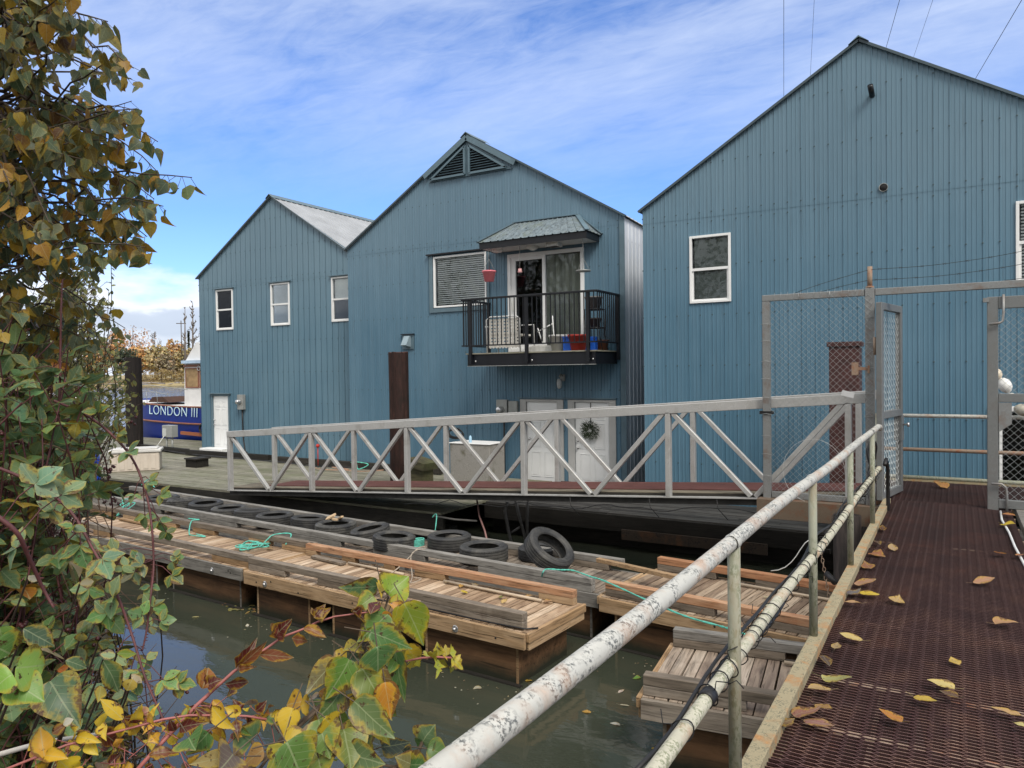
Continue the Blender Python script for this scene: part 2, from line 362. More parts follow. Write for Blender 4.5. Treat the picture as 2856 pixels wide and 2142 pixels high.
# ------------------------------------------------------------------ ground, water, banks
def hgt_bank(x, y):
    edge = 1.25 + max(0.0, -x - 2.5) * .52            # waterline of the near bank
    d = edge - y
    z = -1.55 + max(-2.2, min(1.25, d * .75))
    return z + .06 * math.sin(x * 3.1) * math.cos(y * 2.7)
def grid_sheet(x0, x1, y0, y1, nx, ny, fn):
    b = MB(); vs = []; fs = []
    for j in range(ny + 1):
        for i in range(nx + 1):
            x = x0 + (x1 - x0) * i / nx; y = y0 + (y1 - y0) * j / ny; vs.append((x, y, fn(x, y)))
    for j in range(ny):
        for i in range(nx):
            a = j * (nx + 1) + i; fs.append((a, a + 1, a + nx + 2, a + nx + 1))
    b.add(vs, fs, (0, 0, 0), True); return b
m, t, p = newmat('river_water'); geo = t.nodes.new('ShaderNodeNewGeometry').outputs['Position']
setv(t, p.inputs['Base Color'], ramp(t, noise(t, geo, .35, 3), [(.3, (.034, .040, .028)), (.7, (.046, .052, .037))]))
p.inputs['Roughness'].default_value = .045; p.inputs['IOR'].default_value = 1.52; p.inputs['Specular IOR Level'].default_value = .5
w1 = noise(t, mapping(t, geo, (1, 2.2, 1), (0, 0, R_(-25))), 2.6, 4, .5, .3)
sy = t.nodes.new('ShaderNodeSeparateXYZ'); t.links.new(geo, sy.inputs[0])
opn = mth(t, 'ADD', mth(t, 'MULTIPLY', ramp(t, mth(t, 'DIVIDE', sy.outputs[1], 60), [(.36, 0), (.5, 1)]), 30), 1)      # the open river is choppier than the basin
bump(t, p, mth(t, 'MULTIPLY', w1, opn), .14, .022)
WATER = m
MUD = mat_plain('bank_soil', (.055, .045, .03), .95, 0, .4, 3, .8)
FARG = mat_plain('far_shore_grass', (.30, .24, .12), .95, 0, .3, .05)
MB().box((-3000, -3000, -6.1), (3000, 3000, -6.0)).build('riverbed', MUD, base=(0, 0, 0))['kind'] = 'structure'
b = MB(); b.add([(-3000, -3000, -1.5), (3000, -3000, -1.5), (3000, 3000, -1.5), (-3000, 3000, -1.5)], [(0, 1, 2, 3)]); b.build('water', WATER, base=(0, 0, 0))['kind'] = 'structure'
grid_sheet(-40, 14, -30, 8, 160, 110, hgt_bank).build('riverbank', MUD, base=(0, 0, 0))['kind'] = 'structure'
# far bank: curved strip across the river
FB = []
b = MB(); vs = []; fs = []
azs = [R_(-95 + 2.0 * i) for i in range(50)]
for a in azs:
    for (d, z) in ((262, -2.2), (268, -1.3), (276, -.6), (300, .4), (340, 1.2), (900, 3)):
        d2 = d + 8 * math.sin(a * 23) ; vs.append((math.sin(a) * d2, math.cos(a) * d2, z + .3 * math.sin(a * 57)))
for i in range(len(azs) - 1):
    for k in range(5): q = i * 6 + k; fs.append((q, q + 6, q + 7, q + 1))
b.add(vs, fs, (0, 0, 0), True); b.build('far_bank', FARG, base=(0, 0, 0))['kind'] = 'structure'

# ------------------------------------------------------------------ clad walls
PIT = .2286
def rib_profile(x0, x1, minor=True, groove=False):
    out = []; k = 0; x = x0
    n = int((x1 - x0) / PIT) + 1
    for i in range(n + 1):
        o = x0 + i * PIT
        pts = [(0, 0), (.008, .013), (.020, .013), (.028, 0)]
        if groove: pts = [(0, 0), (.004, -.028), (.020, -.028), (.024, 0), (.120, 0), (.128, .005), (.136, 0)]
        if minor: pts += [(.080, 0), (.086, .0065), (.098, .0065), (.104, 0), (.148, 0), (.154, .0065), (.166, .0065), (.172, 0)]
        for (dx, d) in pts:
            if o + dx < x1: out.append((o + dx, d))
    out.append((x1, 0)); return out
def clad(mb, prof, top, zb, P, openings=(), seams=(4.57,), screws=True, thick=.0, zrows=None):
    """P(x, depth_out, z) -> point ; openings (x0,x1,z0,z1)"""
    xs = dict((round(x, 4), d) for x, d in prof)
    keys = sorted(xs)
    def dep(x):
        for a, c in zip(keys, keys[1:]):
            if a <= x <= c: return xs[a] + (xs[c] - xs[a]) * (x - a) / (c - a + 1e-9)
        return 0
    allx = set(keys)
    for o in openings: allx |= {round(o[0], 4), round(o[1], 4)}
    allx = sorted(x for x in allx if keys[0] <= x <= keys[-1])
    dd = {x: dep(x) for x in allx}
    for a, c in zip(allx, allx[1:]):
        if c - a < 1e-4: continue
        mid = (a + c) / 2; segs = [(zb, None)]
        cuts = [o for o in openings if o[0] < mid < o[1]]
        cuts.sort(key=lambda o: o[2])
        lo = zb; segs = []
        for o in cuts: segs.append((lo, o[2])); lo = o[3]
        segs.append((lo, None))
        for (s0, s1) in segs:
            br = [s0] + [z for z in seams if z > s0 and (s1 is None or z < s1)]
            for q, z0 in enumerate(br):
                off = .005 * sum(1 for z in seams if z <= z0 + 1e-6)
                if q + 1 < len(br): za = zc = br[q + 1] + .03
                elif s1 is not None: za = zc = s1
                else: za, zc = top(a), top(c)
                if za <= z0 and zc <= z0: continue
                mb.add([P(a, dd[a] + off, z0), P(c, dd[c] + off, z0), P(c, dd[c] + off, max(zc, z0)), P(a, dd[a] + off, max(za, z0))], [(0, 1, 2, 3)], (.5, .5, .5))
    if screws:
        k = 0
        for (x, d) in prof:
            if abs(d - .013) < 1e-6 or abs(d + .028) < 1e-6:
                k += 1
                if k % 2 == 0: continue
                zs = zrows or [-.1, .82, 1.77, 2.73, 3.66, 4.50, 4.68, 5.6, 6.5]
                for z in zs:
                    if z > top(x) - .08 or any(o[0] - .03 < x < o[1] + .03 and o[2] - .03 < z < o[3] + .03 for o in openings): continue
                    c = P(x - .003, .022 + .005 * sum(1 for s in seams if s <= z), z); r = .016
                    vs = [P(x - .003 + r * math.cos(q), .014 + .005 * sum(1 for s in seams if s <= z), z + r * math.sin(q)) for q in [i * math.pi / 3 for i in range(6)]] + [c]
                    mb.add(vs, [(i, (i + 1) % 6, 6) for i in range(6)], (.9, .5, .5), True)

def gable_top(xl, xc, xr, ze_l, zp, ze_r):
    def f(x):
        return ze_l + (zp - ze_l) * (x - xl) / (xc - xl) if x <= xc else zp + (ze_r - zp) * (x - xc) / (xr - xc)
    return f

def window(parent, xl, xr, z0, z1, Y, kind, sash=True):
    """vinyl window set in the opening; frame > glass, rail, blind"""
    w = .034
    f = MB()
    f.box((xl - .012, Y - .035, z0 - .012), (xl + w, Y + .06, z1 + .012)); f.box((xr - w, Y - .035, z0 - .012), (xr + .012, Y + .06, z1 + .012))
    f.box((xl + w, Y - .035, z1 - w), (xr - w, Y + .06, z1 + .012)); f.box((xl + w, Y - .035, z0 - .012), (xr - w, Y + .06, z0 + w))
    fr = f.build('window', WHITE, parent, bevel=.004)
    if sash:
        zm = (z0 + z1) / 2
        MB().box((xl + w, Y - .028, zm - .025), (xr - w, Y + .03, zm + .025)).build('sash_rail', WHITE, fr)
        MB().box((xl + w, Y - .010, z0 + w), (xl + w + .03, Y + .03, zm - .025)).box((xr - w - .03, Y - .010, z0 + w), (xr - w, Y + .03, zm - .025)).box((xl + w + .03, Y - .010, z0 + w), (xr - w - .03, Y + .03, z0 + w + .03)).build('lower_sash', WHITE, fr)
    g = MB(); g.box((xl + w, Y + .012, z0 + w), (xr - w, Y + .016, z1 - w)); g.build('glass', GLASS, fr)
    # dim room behind
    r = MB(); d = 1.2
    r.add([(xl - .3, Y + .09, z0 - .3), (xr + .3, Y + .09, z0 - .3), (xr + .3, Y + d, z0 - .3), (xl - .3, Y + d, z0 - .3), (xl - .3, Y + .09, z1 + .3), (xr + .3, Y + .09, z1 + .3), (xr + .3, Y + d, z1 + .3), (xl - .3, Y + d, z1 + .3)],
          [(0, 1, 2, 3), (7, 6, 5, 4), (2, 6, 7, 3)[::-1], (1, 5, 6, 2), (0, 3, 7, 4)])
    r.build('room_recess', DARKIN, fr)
    if kind in ('slats', 'slats_top', 'slats_full'):
        bl = MB(); zb = z0 + .06 if kind != 'slats_top' else (z0 + z1) / 2
        z = z1 - .06
        while z > zb:
            bl.add([(xl + .06, Y + .055, z), (xr - .06, Y + .055, z), (xr - .06, Y + .075, z + .032), (xl + .06, Y + .075, z + .032)], [(0, 1, 2, 3)])
            z -= .052
        n = 3 if xr - xl > 1.2 else 2
        for i in range(n):
            x = xl + (xr - xl) * (i + .5) / n; bl.box((x - .002, Y + .047, zb), (x + .002, Y + .049, z1 - .05))
        bl.build('blind', BLIND, fr)
    if kind in ('shade', 'screen'):
        top = z1 - .05; lo = (z0 + z1) / 2 if kind == 'shade' else z0 + .05
        MB().box((xl + .06, Y + .06, lo), (xr - .06, Y + .065, top)).build('shade', BLIND if kind == 'shade' else BLINDG, fr)
    return fr

def panel_door(parent, x0, x1, z0, z1, Y, knob_side=-1, trim=.10, trimmat=None, wreath=False):
    """six panel steel door with its own casing and knobs"""
    tm = trimmat or GREYBOX
    d = MB(); d.box((x0, Y + .02, z0), (x1, Y + .06, z1)); dr = d.build('door', DOORW, parent, bevel=.003)
    W = x1 - x0; H = z1 - z0; pm = MB()
    for (za, zb_) in ((.80, .90), (.46, .76), (.10, .40)):
        for (xa, xb) in ((.14, .44), (.56, .86)):
            X0, X1 = x0 + W * xa, x0 + W * xb; Z0, Z1 = z0 + H * za, z0 + H * zb_; e = .014
            for (a, c, z_, zz_) in ((X0, X1, Z0, Z0 + e), (X0, X1, Z1 - e, Z1)): pm.box((a, Y + .008, z_), (c, Y + .0195, zz_))
            for (a, c) in ((X0, X0 + e), (X1 - e, X1)): pm.box((a, Y + .008, Z0 + e), (c, Y + .0195, Z1 - e))
            pm.box((X0 + .035, Y + .012, Z0 + .035), (X1 - .035, Y + .0195, Z1 - .035))
    pm.build('raised_panels', DOORW, dr, bevel=.003)
    kx = x0 + .07 if knob_side < 0 else x1 - .07
    rot = Matrix.Rotation(R_(90), 3, 'X')
    for kz in (z0 + H * .47, z0 + H * .555):
        MB().lathe([(0, -.005), (.026, -.005), (.028, .005), (.012, .015), (.012, .03), (.026, .04), (.024, .055), (0, .06)], 14, (kx, Y + .018, kz), rot).build('knob', BOLT, dr)
    c = MB(); c.box((x0 - trim, Y - .03, z0), (x0 - .004, Y + .08, z1 + .06)); c.box((x1 + .004, Y - .03, z0), (x1 + trim, Y + .08, z1 + .06)); c.box((x0 - .004, Y - .03, z1 + .004), (x1 + .004, Y + .08, z1 + .06))
    c.build('door_casing', tm, dr, bevel=.003)
    return dr

def meter(parent, x, Y, z0, z1, w=.26, conduit=None):
    b = MB(); b.box((x, Y - .14, z0), (x + w, Y - .024, z1)); bx = b.build('meter_box', GREYBOX, parent, bevel=.006)
    MB().lathe([(0, 0), (.085, 0), (.088, .03), (.075, .05), (.075, .10), (.06, .125), (0, .13)], 18, (x + w * .42, Y - .14, z0 + (z1 - z0) * .52), Matrix.Rotation(R_(90), 3, 'X')).build('meter_glass', BOLT, bx)
    if conduit:
        MB().tube([(x + w * .6, Y - .07, z0)] + conduit, .022, 8).build('conduit', CABLE, bx)
    return bx

# ------------------------------------------------------------------ left floating house
YL, YM, YR = 16.2, 15.6, 14.2
def PY(Y): return lambda x, d, z: (x, Y - d, z)
lt = thing('floating_house', 'blue metal floating house farthest left, with three small sash windows and one white door', 'house', (-18.1, YL, -.95))
topL = gable_top(-21.6, -18.08, -14.45, 4.93, 7.16, 4.93)
opL = [(-20.72, -19.94, 3.17, 4.45), (-18.17, -17.38, 3.21, 4.48), (-15.63, -14.85, 3.22, 4.49), (-21.06, -20.18, -.78, 1.07)]
b = MB(); clad(b, rib_profile(-21.6, -14.47, False, True), topL, -1.0, PY(YL), opL, seams=(4.56,)); b.build('front_wall', SID_L, lt)
b = MB(); clad(b, rib_profile(YL, YL + 14, False), lambda y: 4.9, -1.0, lambda y, d, z: (-21.6 - d, y, z), screws=False); b.build('side_wall', SID_L, lt)
MB().box((-14.5, YL + .05, -1), (-14.46, YL + 14, 4.9)).box((-21.55, YL + 13.95, -1), (-14.5, YL + 14, 4.9)).build('back_wall', SID_L, lt)
RAKE = mat_plain('dark_rake', (.05, .075, .09), .5)
def roof(parent, xl, xc, xr, ze, zp, y0, y1, mat, ov=.07, drop=0):
    b = MB(); sl = (zp - ze) / (xc - xl); dz = .014
    def slope(xa, za, xb, zb_, sgn):
        n = int(abs(y1 - y0) / .2286); y = y0
        prof = []
        while y < y1: prof += [(y, 0), (y + .01, .02), (y + .03, .02), (y + .04, 0)]; y += .2286
        prof.append((y1, 0))
        for (ya, da), (yb, db) in zip(prof, prof[1:]):
            ea, eb = -drop * (ya - y0), -drop * (yb - y0)
            b.add([(xa, ya, za + dz + da + ea), (xb, ya, zb_ + dz + da + ea), (xb, yb, zb_ + dz + db + eb), (xa, yb, za + dz + db + eb)], [(0, 1, 2, 3)], (.5, .5, .5))
        b.add([(xa, y0, za + .004), (xb, y0, zb_ + .004), (xb, y0, zb_ + dz), (xa, y0, za + dz)], [(0, 1, 2, 3)])
        b.add([(xa, y0, za + .004), (xa, y1, za + .004 - drop * (y1 - y0)), (xb, y1, zb_ + .004 - drop * (y1 - y0)), (xb, y0, zb_ + .004)], [(0, 1, 2, 3)])
    slope(xl - ov, ze - ov * sl, xc, zp, 1); slope(xr + ov, ze - ov * sl, xc, zp, -1)
    r = b.build('roof', mat, parent)
    e = MB()
    for (xa, xb) in ((xl - ov, xc), (xr + ov, xc)):
        za = ze - ov * sl; e.beam((xa, y0 - .014, za + .010), (xb, y0 - .014, zp + .010), .026, .044, up=(0, 0, 1))
    e.build('rake_trim', RAKE, r)
    c = MB(); c.prism([(xc - .16, zp - .16 * sl + .045), (xc, zp + .05), (xc + .16, zp - .16 * sl + .045), (xc, zp + .075)], 'y', y0 - .06, y1 if not drop else y0 + .9); c.build('ridge_cap', TRIM, r)
    return r
roof(lt, -21.6, -18.08, -14.56, 4.93, 7.16, YL - .06, YL + 14, ROOFG)
for o, k in zip(opL[:3], ('slats', 'screen', 'shade')): window(lt, o[0], o[1], o[2], o[3], YL, k)
window_tops = MB()
for o in opL[:3]: window_tops.box((o[0] - .07, YL - .075, o[3] + .032), (o[1] + .07, YL - .0, o[3] + .062))
window_tops.build('head_flashing', TRIM, lt)
panel_door(lt, -21.0, -20.24, -.74, 1.02, YL, -1, .075, TRIM)
MB().box((-21.14, YL - .09, 1.085), (-20.1, YL - .0, 1.115)).build('door_flashing', TRIM, lt)
MB().box((-21.18, YL - .42, -.86), (-20.10, YL - .03, -.66)).build('doorstep', WHITE, lt, bevel=.01)
meter(lt, -19.66, YL, .60, 1.07, .26, [(-19.5, YL - .07, .2), (-19.48, YL - .07, -.3), (-19.35, YL - .12, -.7), (-19.0, YL - .25, -.82)])
b = MB()
for x0, x1 in ((-21.6, -20.2), (-20.0, -14.6)):
    b.box((x0, YL - .10, -1.08), (x1, YL + .1, -.93))
b.build('float_sill', TIMD, lt)

# ------------------------------------------------------------------ middle floating house
mt = thing('floating_house', 'middle blue metal floating house with black balcony and triangular gable vent', 'house', (-10.4, YM, -.95))
topM = gable_top(-14.45, -10.4, -6.3, 5.12, 7.56, 5.10)
opM = [(-11.50, -9.92, 3.36, 4.64), (-9.26, -7.30, 2.20, 4.48), (-8.83, -8.01, -1.0, .99), (-7.55, -6.70, -1.0, .99)]
b = MB(); clad(b, rib_profile(-14.45, -6.3), topM, -1.05, PY(YM), opM, seams=(4.93,), zrows=[.3, 1.25, 2.2, 3.14, 4.05, 4.86, 5.02, 6.0, 6.8]); b.build('front_wall', SID_M, mt)
b = MB(); clad(b, rib_profile(YM, YM + 14, False), lambda y: 5.08 - .045 * (y - YM), -1.05, lambda y, d, z: (-6.3 + d, y, z), screws=True, seams=(), zrows=[.3, 1.8, 3.2, 4.6]); b.build('side_wall', GALV, mt)
MB().box((-14.45, YM + .05, -1), (-14.41, YM + 14, 4.4)).box((-14.4, YM + 13.95, -1), (-6.35, YM + 14, 4.4)).build('back_wall', SID_M, mt)
MB().box((-6.40, YM - .034, -1.05), (-6.275, YM - .026, 5.04)).build('corner_trim', TRIM, mt)
roof(mt, -14.45, -10.4, -6.3, 5.12, 7.56, YM - .07, YM + 14, ROOFG, drop=.045)
window(mt, *opM[0], YM, 'slats_full', sash=False)
b = MB(); x0, x1, z0, z1 = opM[0]
for lo, hi in (((x0 - .14, z0 - .13), (x0 - .032, z1 + .05)), ((x1 + .032, z0 - .13), (x1 + .10, z1 + .05)), ((x0 - .032, z0 - .13), (x1 + .032, z0 - .032))):
    b.box((lo[0], YM - .04, lo[1]), (hi[0], YM + .02, hi[1]))
b.build('window_trim', TRIM, mt)
MB().box((x0 - .2, YM - .09, z1 + .05), (x1 + .02, YM, z1 + .085)).build('window_flashing', BLACK, mt)
# gable vent: two louvred triangles
def tri_louvre(xa, xb, zb_, xt, zt):
    # right-angled triangle: vertical side at xa, tip at xb
    pass
sl = (7.56 - 5.12) / 4.05
v = MB()
vx0, vx1, vz = -11.62, -9.12, 6.56
vt = lambda x: 7.56 - abs(x + 10.4) * sl - .13
b = MB(); b.prism([(vx0, vz), (-10.4, vt(-10.4)), (vx1, vz)], 'y', YM - .045, YM - .028); vb = b.build('gable_vent', TRIM, mt)
for sgn in (-1, 1):
    e0, e1 = -10.4 + sgn * .07, -10.4 + sgn * (1.22 - .14)
    tri = lambda x: vt(x) - .13
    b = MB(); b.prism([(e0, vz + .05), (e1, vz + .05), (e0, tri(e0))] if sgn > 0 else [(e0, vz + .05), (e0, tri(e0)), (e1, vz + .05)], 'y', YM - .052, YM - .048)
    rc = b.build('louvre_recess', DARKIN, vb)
    lv = MB(); z = vz + .065
    while z < tri(e0) - .05:
        # x where tri(x) = z+.03
        xr_ = -10.4 + sgn * max(.08, (7.56 - .26 - z - .03) / sl)
        a, c = sorted((e0, xr_)); lv.add([(a, YM - .056, z + .034), (c, YM - .056, z + .034), (c, YM - .095, z), (a, YM - .095, z)], [(0, 1, 2, 3), (3, 2, 1, 0)]); z += .062
    lv.build('louvres', TRIM, vb)
    fm = MB(); pts = [(e0, vz + .05), (e1 + sgn * .04, vz + .05), (e0, tri(e0) + .03)]
    for i in range(3):
        a, c = pts[i], pts[(i + 1) % 3]; fm.beam((a[0], YM - .08, a[1]), (c[0], YM - .08, c[1]), .05, .05, up=(0, 1, 0))
    fm.build('louvre_frame', TRIM, vb)
b = MB(); b.beam((-10.4, YM - .10, 7.50), (-11.72, YM - .10, 7.50 - 1.32 * sl), .03, .13); b.beam((-10.4, YM - .10, 7.50), (-9.02, YM - .10, 7.50 - 1.38 * sl), .03, .13); b.build('vent_rake_board', TRIM, vb)
# sliding door
x0, x1, z0, z1 = opM[1]; w = .055
f = MB(); f.box((x0 - .03, YM - .05, z0 - .03), (x0 + w, YM + .06, z1 + .03)); f.box((x1 - w, YM - .05, z0 - .03), (x1 + .03, YM + .06, z1 + .03))
f.box((x0 + w, YM - .05, z1 - w), (x1 - w, YM + .06, z1 + .03)); f.box((x0 + w, YM - .05, z0 - .03), (x1 - w, YM + .06, z0 + w))
sdo = f.build('sliding_door', WHITE, mt, bevel=.004)
xm = (x0 + x1) / 2 - .02
s_ = MB(); s_.box((xm - .05, YM - .03, z0 + w), (xm + .03, YM + .03, z1 - w)); s_.box((x0 + w, YM - .02, z0 + w), (x0 + w + .12, YM + .03, z1 - w)); s_.box((x0 + w + .12, YM - .02, z1 - w - .08), (xm - .05, YM + .03, z1 - w)); s_.box((x0 + w + .12, YM - .02, z0 + w), (xm - .05, YM + .03, z0 + w + .10)); s_.build('sliding_panel', WHITE, sdo, bevel=.004)
MB().box((x0 + w + .05, YM - .06, z0 + .95), (x0 + w + .08, YM - .02, z0 + 1.2)).build('door_handle', DIRTYW, sdo)
MB().box((x0 + w, YM + .032, z0 + w), (x1 - w, YM + .036, z1 - w)).build('glass', GLASS, sdo)
vb_ = MB(); x = xm + .05
while x < x1 - .07:
    a = R_(rnd.uniform(25, 75)); c = .05
    vb_.add([(x - c * math.cos(a), YM + .11 - c * math.sin(a), z0 + .06), (x + c * math.cos(a), YM + .11 + c * math.sin(a), z0 + .06), (x + c * math.cos(a), YM + .11 + c * math.sin(a), z1 - .06), (x - c * math.cos(a), YM + .11 - c * math.sin(a), z1 - .06)], [(0, 1, 2, 3)]); x += .083
vb_.build('vertical_blind', mat_plain('vertical_blind_cloth', (.36, .37, .31), .7), sdo)
r = MB(); r.add([(x0, YM + .07, z0 - .05), (x1, YM + .07, z0 - .05), (x1, YM + 2.2, z0 - .05), (x0, YM + 2.2, z0 - .05), (x0, YM + .07, z1 + .05), (x1, YM + .07, z1 + .05), (x1, YM + 2.2, z1 + .05), (x0, YM + 2.2, z1 + .05)], [(0, 1, 2, 3), (7, 6, 5, 4), (3, 2, 6, 7), (1, 5, 6, 2), (0, 3, 7, 4)]); r.build('room_recess', DARKIN, sdo)
# canopy over the balcony
cx0, cx1, cy, cz0, cz1 = -9.65, -6.88, 14.88, 4.58, 4.73
rx0, rx1, rz = -9.10, -7.42, 5.24
PATINA = mat_wood('green_canopy_roof', ((.10, .14, .165), (.16, .20, .225), (.24, .28, .29)), 'y', .35, stain=(.13, .15, .10), stain_amt=.8)
b = MB(); b.box((cx0, cy, cz0), (cx1, cy + .03, cz1)); b.box((cx0, cy + .03, cz0), (cx0 + .03, YM - .03, cz1)); b.box((cx1 - .03, cy + .03, cz0), (cx1, YM - .03, cz1)); cn = b.build('canopy', BLACK, mt)
MB().box((cx0 + .03, cy + .03, cz0 + .01), (cx1 - .03, YM - .03, cz0 + .03)).build('soffit', mat_plain('soffit_paint', (.50, .50, .49), .7), cn)
cr = MB(); Yw = YM - .035
def cslope(p0, p1, q1, q0, n):   # ribbed sheet between eave p0-p1 and ridge q0-q1
    p0, p1, q0, q1 = map(Vector, (p0, p1, q0, q1)); nn = (p1 - p0).cross(q0 - p0).normalized()
    if nn.z < 0: nn = -nn
    for i in range(n):
        for (u0, u1, h0, h1) in ((0, .75, 0, 0), (.75, .82, 0, .018), (.82, .92, .018, .018), (.92, 1, .018, 0)):
            a, c = (i + u0) / n, (i + u1) / n
            cr.add([p0.lerp(p1, a) + nn * h0, p0.lerp(p1, c) + nn * h1, q0.lerp(q1, c) + nn * h1, q0.lerp(q1, a) + nn * h0], [(0, 1, 2, 3)], (.5, .5, .5))
cslope((cx0 - .04, cy - .04, cz1), (cx1 + .04, cy - .04, cz1), (rx1, Yw, rz), (rx0, Yw, rz), 14)
cslope((cx0 - .04, YM - .03, cz1), (cx0 - .04, cy - .04, cz1), (rx0, Yw, rz), (rx0, Yw, rz), 4)
cslope((cx1 + .04, cy - .04, cz1), (cx1 + .04, YM - .03, cz1), (rx1, Yw, rz), (rx1, Yw, rz), 4)
cr.build('canopy_roof', PATINA, cn)
h = MB()
for a, c in (((cx0 - .04, cy - .04, cz1 + .02), (rx0, Yw, rz + .02)), ((cx1 + .04, cy - .04, cz1 + .02), (rx1, Yw, rz + .02)), ((rx0 - .02, Yw, rz + .02), (rx1 + .02, Yw, rz + .02)), ((cx1 + .08, Yw, cz1 + .03), (rx1, Yw - .01, rz + .03))): h.beam(a, c, .10, .02)
h.build('hip_flashing', TRIM, cn)
lm = MB(); lm.box((-7.98, 15.05, cz0 - .075), (-7.66, 15.28, cz0 + .008)); fl = lm.build('soffit_light', DIRTYW, cn, bevel=.01)
MB().box((-7.95, 15.04, cz0 - .082), (-7.70, 15.22, cz0 - .076)).build('light_grille', BLACK, fl)
MB().lathe([(.14, .06), (.14, .03), (.11, 0), (.05, -.03), (0, -.035)], 16, (-8.42, 15.25, cz0 - .05)).build('smoke_alarm', DIRTYW, cn)
MB().lathe([(.13, .06), (.13, .03), (.10, 0), (0, -.02)], 16, (-9.35, 15.2, cz0 - .05)).build('soffit_dome', DIRTYW, cn)
# balcony
bx0, bx1, by, bz = -9.70, -6.48, 14.40, 2.13
b = MB(); b.box((bx0, by, bz - .29), (bx1, by + .04, bz - .03)); b.box((bx0, by + .04, bz - .29), (bx0 + .04, YM - .03, bz - .03)); b.box((bx1 - .04, by + .04, bz - .29), (bx1, YM - .03, bz - .03))
for x in (-8.9, -8.1, -7.3): b.box((x, by + .04, bz - .24), (x + .04, YM - .03, bz - .035))
bal = b.build('balcony', BLACK, mt)
b = MB(); y = by - .03
while y < YM - .1: b.box((bx0 - .03, y, bz - .028), (bx1 + .03, y + .135, bz)); y += .142
b.build('balcony_deck', DECKG, bal)
MB().box((bx0 - .01, by - .012, bz - .305), (bx1 + .01, by + .02, bz - .292)).build('drip_edge', GREYBOX, bal)
rl = MB(); RZ = 3.36; RX0, RX1, RY = -9.80, -6.42, 14.33
rl.beam((RX0, RY, RZ), (RX1, RY, RZ), .06, .045); rl.beam((RX0, RY, RZ), (RX0, YM - .04, RZ), .06, .045); rl.beam((RX1, RY, RZ), (RX1, YM - .04, RZ), .06, .045); rl.build('handrail', BLACK, bal, bevel=.006)
rl = MB(); z = 2.30; rl.beam((RX0, RY, z), (RX1, RY, z), .03, .03); rl.beam((RX0, RY, z), (RX0, YM - .04, z), .03, .03); rl.beam((RX1, RY, z), (RX1, YM - .04, z), .03, .03); rl.build('bottom_rail', BLACK, bal)
for x in (-9.58, -8.10, -6.62): MB().box((x - .035, RY - .012, bz - .24), (x + .035, RY + .05, RZ - .02)).build('post', BLACK, bal)
for x in (RX0, RX1): MB().box((x - .03, YM - .14, bz - .2), (x + .03, YM - .07, RZ - .02)).build('post', BLACK, bal)
for i in range(30):
    x = RX0 + (RX1 - RX0) * (i + .5) / 30
    if min(abs(x - q) for q in (-9.58, -8.10, -6.62)) > .045: MB().box((x - .009, RY - .009, 2.30), (x + .009, RY + .009, RZ - .02)).build('baluster', BLACK, bal)
for X_ in (RX0, RX1):
    for i in range(10):
        y = RY + (YM - .14 - RY) * (i + .6) / 10.6; MB().box((X_ - .009, y - .009, 2.30), (X_ + .009, y + .009, RZ - .02)).build('baluster', BLACK, bal)
bo = MB()
for x in (-9.48, -8.0, -6.54): bo.lathe([(0, .01), (.02, .008), (.022, 0)], 8, (x, by - .002, bz - .19), Matrix.Rotation(R_(90), 3, 'X'))
bo.build('bolts', BOLT, bal)
# doors and fittings on the ground floor
panel_door(mt, -8.83, -8.01, -1.0, .97, YM, -1, .17, mat_plain('grey_casing', (.40, .40, .39), .7, 0, .1))
panel_door(mt, -7.55, -6.70, -1.0, .97, YM, -1, .17, MATS['grey_casing'])
MB().box((-9.05, YM - .06, 1.05), (-6.5, YM, 1.075)).build('door_flashing', TRIM, mt)
meter(mt, -9.60, YM, .52, 1.02, .30, [(-9.42, YM - .07, .1), (-9.42, YM - .07, -.9)])
b = MB(); b.box((-9.27, YM - .12, .66), (-9.03, YM - .025, .99)); b.build('junction_box', GREYBOX, mt, bevel=.008)
hx = -12.36; b = MB(); b.box((hx - .19, YM - .035, 2.32), (hx + .19, YM - .02, 2.70)); hd = b.build('vent_hood', TRIM, mt)
MB().box((hx - .21, YM - .08, 2.70), (hx + .21, YM, 2.72)).build('hood_cap', BLACK, hd)
MB().prism([(YM - .036, 2.38), (YM - .036, 2.66), (YM - .10, 2.66), (YM - .24, 2.42), (YM - .22, 2.40)], 'x', hx - .08, hx + .10).build('hood_flap', mat_plain('pale_flap', (.22, .29, .33), .5), hd)
lp = MB(); lp.box((-7.90, YM - .05, 1.46), (-7.78, YM - .02, 1.62)); lp.tube([(-7.84, YM - .05, 1.58), (-7.84, YM - .12, 1.62), (-7.86, YM - .16, 1.56)], .02, 8); wl = lp.build('wall_lamp', GREYBOX, mt)
MB().lathe([(.03, .06), (.06, .03), (.065, -.06), (.055, -.14), (.02, -.17), (0, -.17)], 12, (-7.86, YM - .16, 1.46)).build('lamp_jar', mat_plain('lamp_glass', (.45, .47, .48), .15, 0, .2, 20), wl)
b = MB(); b.box((-14.45, YM - .08, -1.12), (-9.1, YM + .1, -1.0)); b.box((-6.5, YM - .08, -1.12), (-6.3, YM + .1, -1.0)); b.build('float_sill', TIMD, mt)

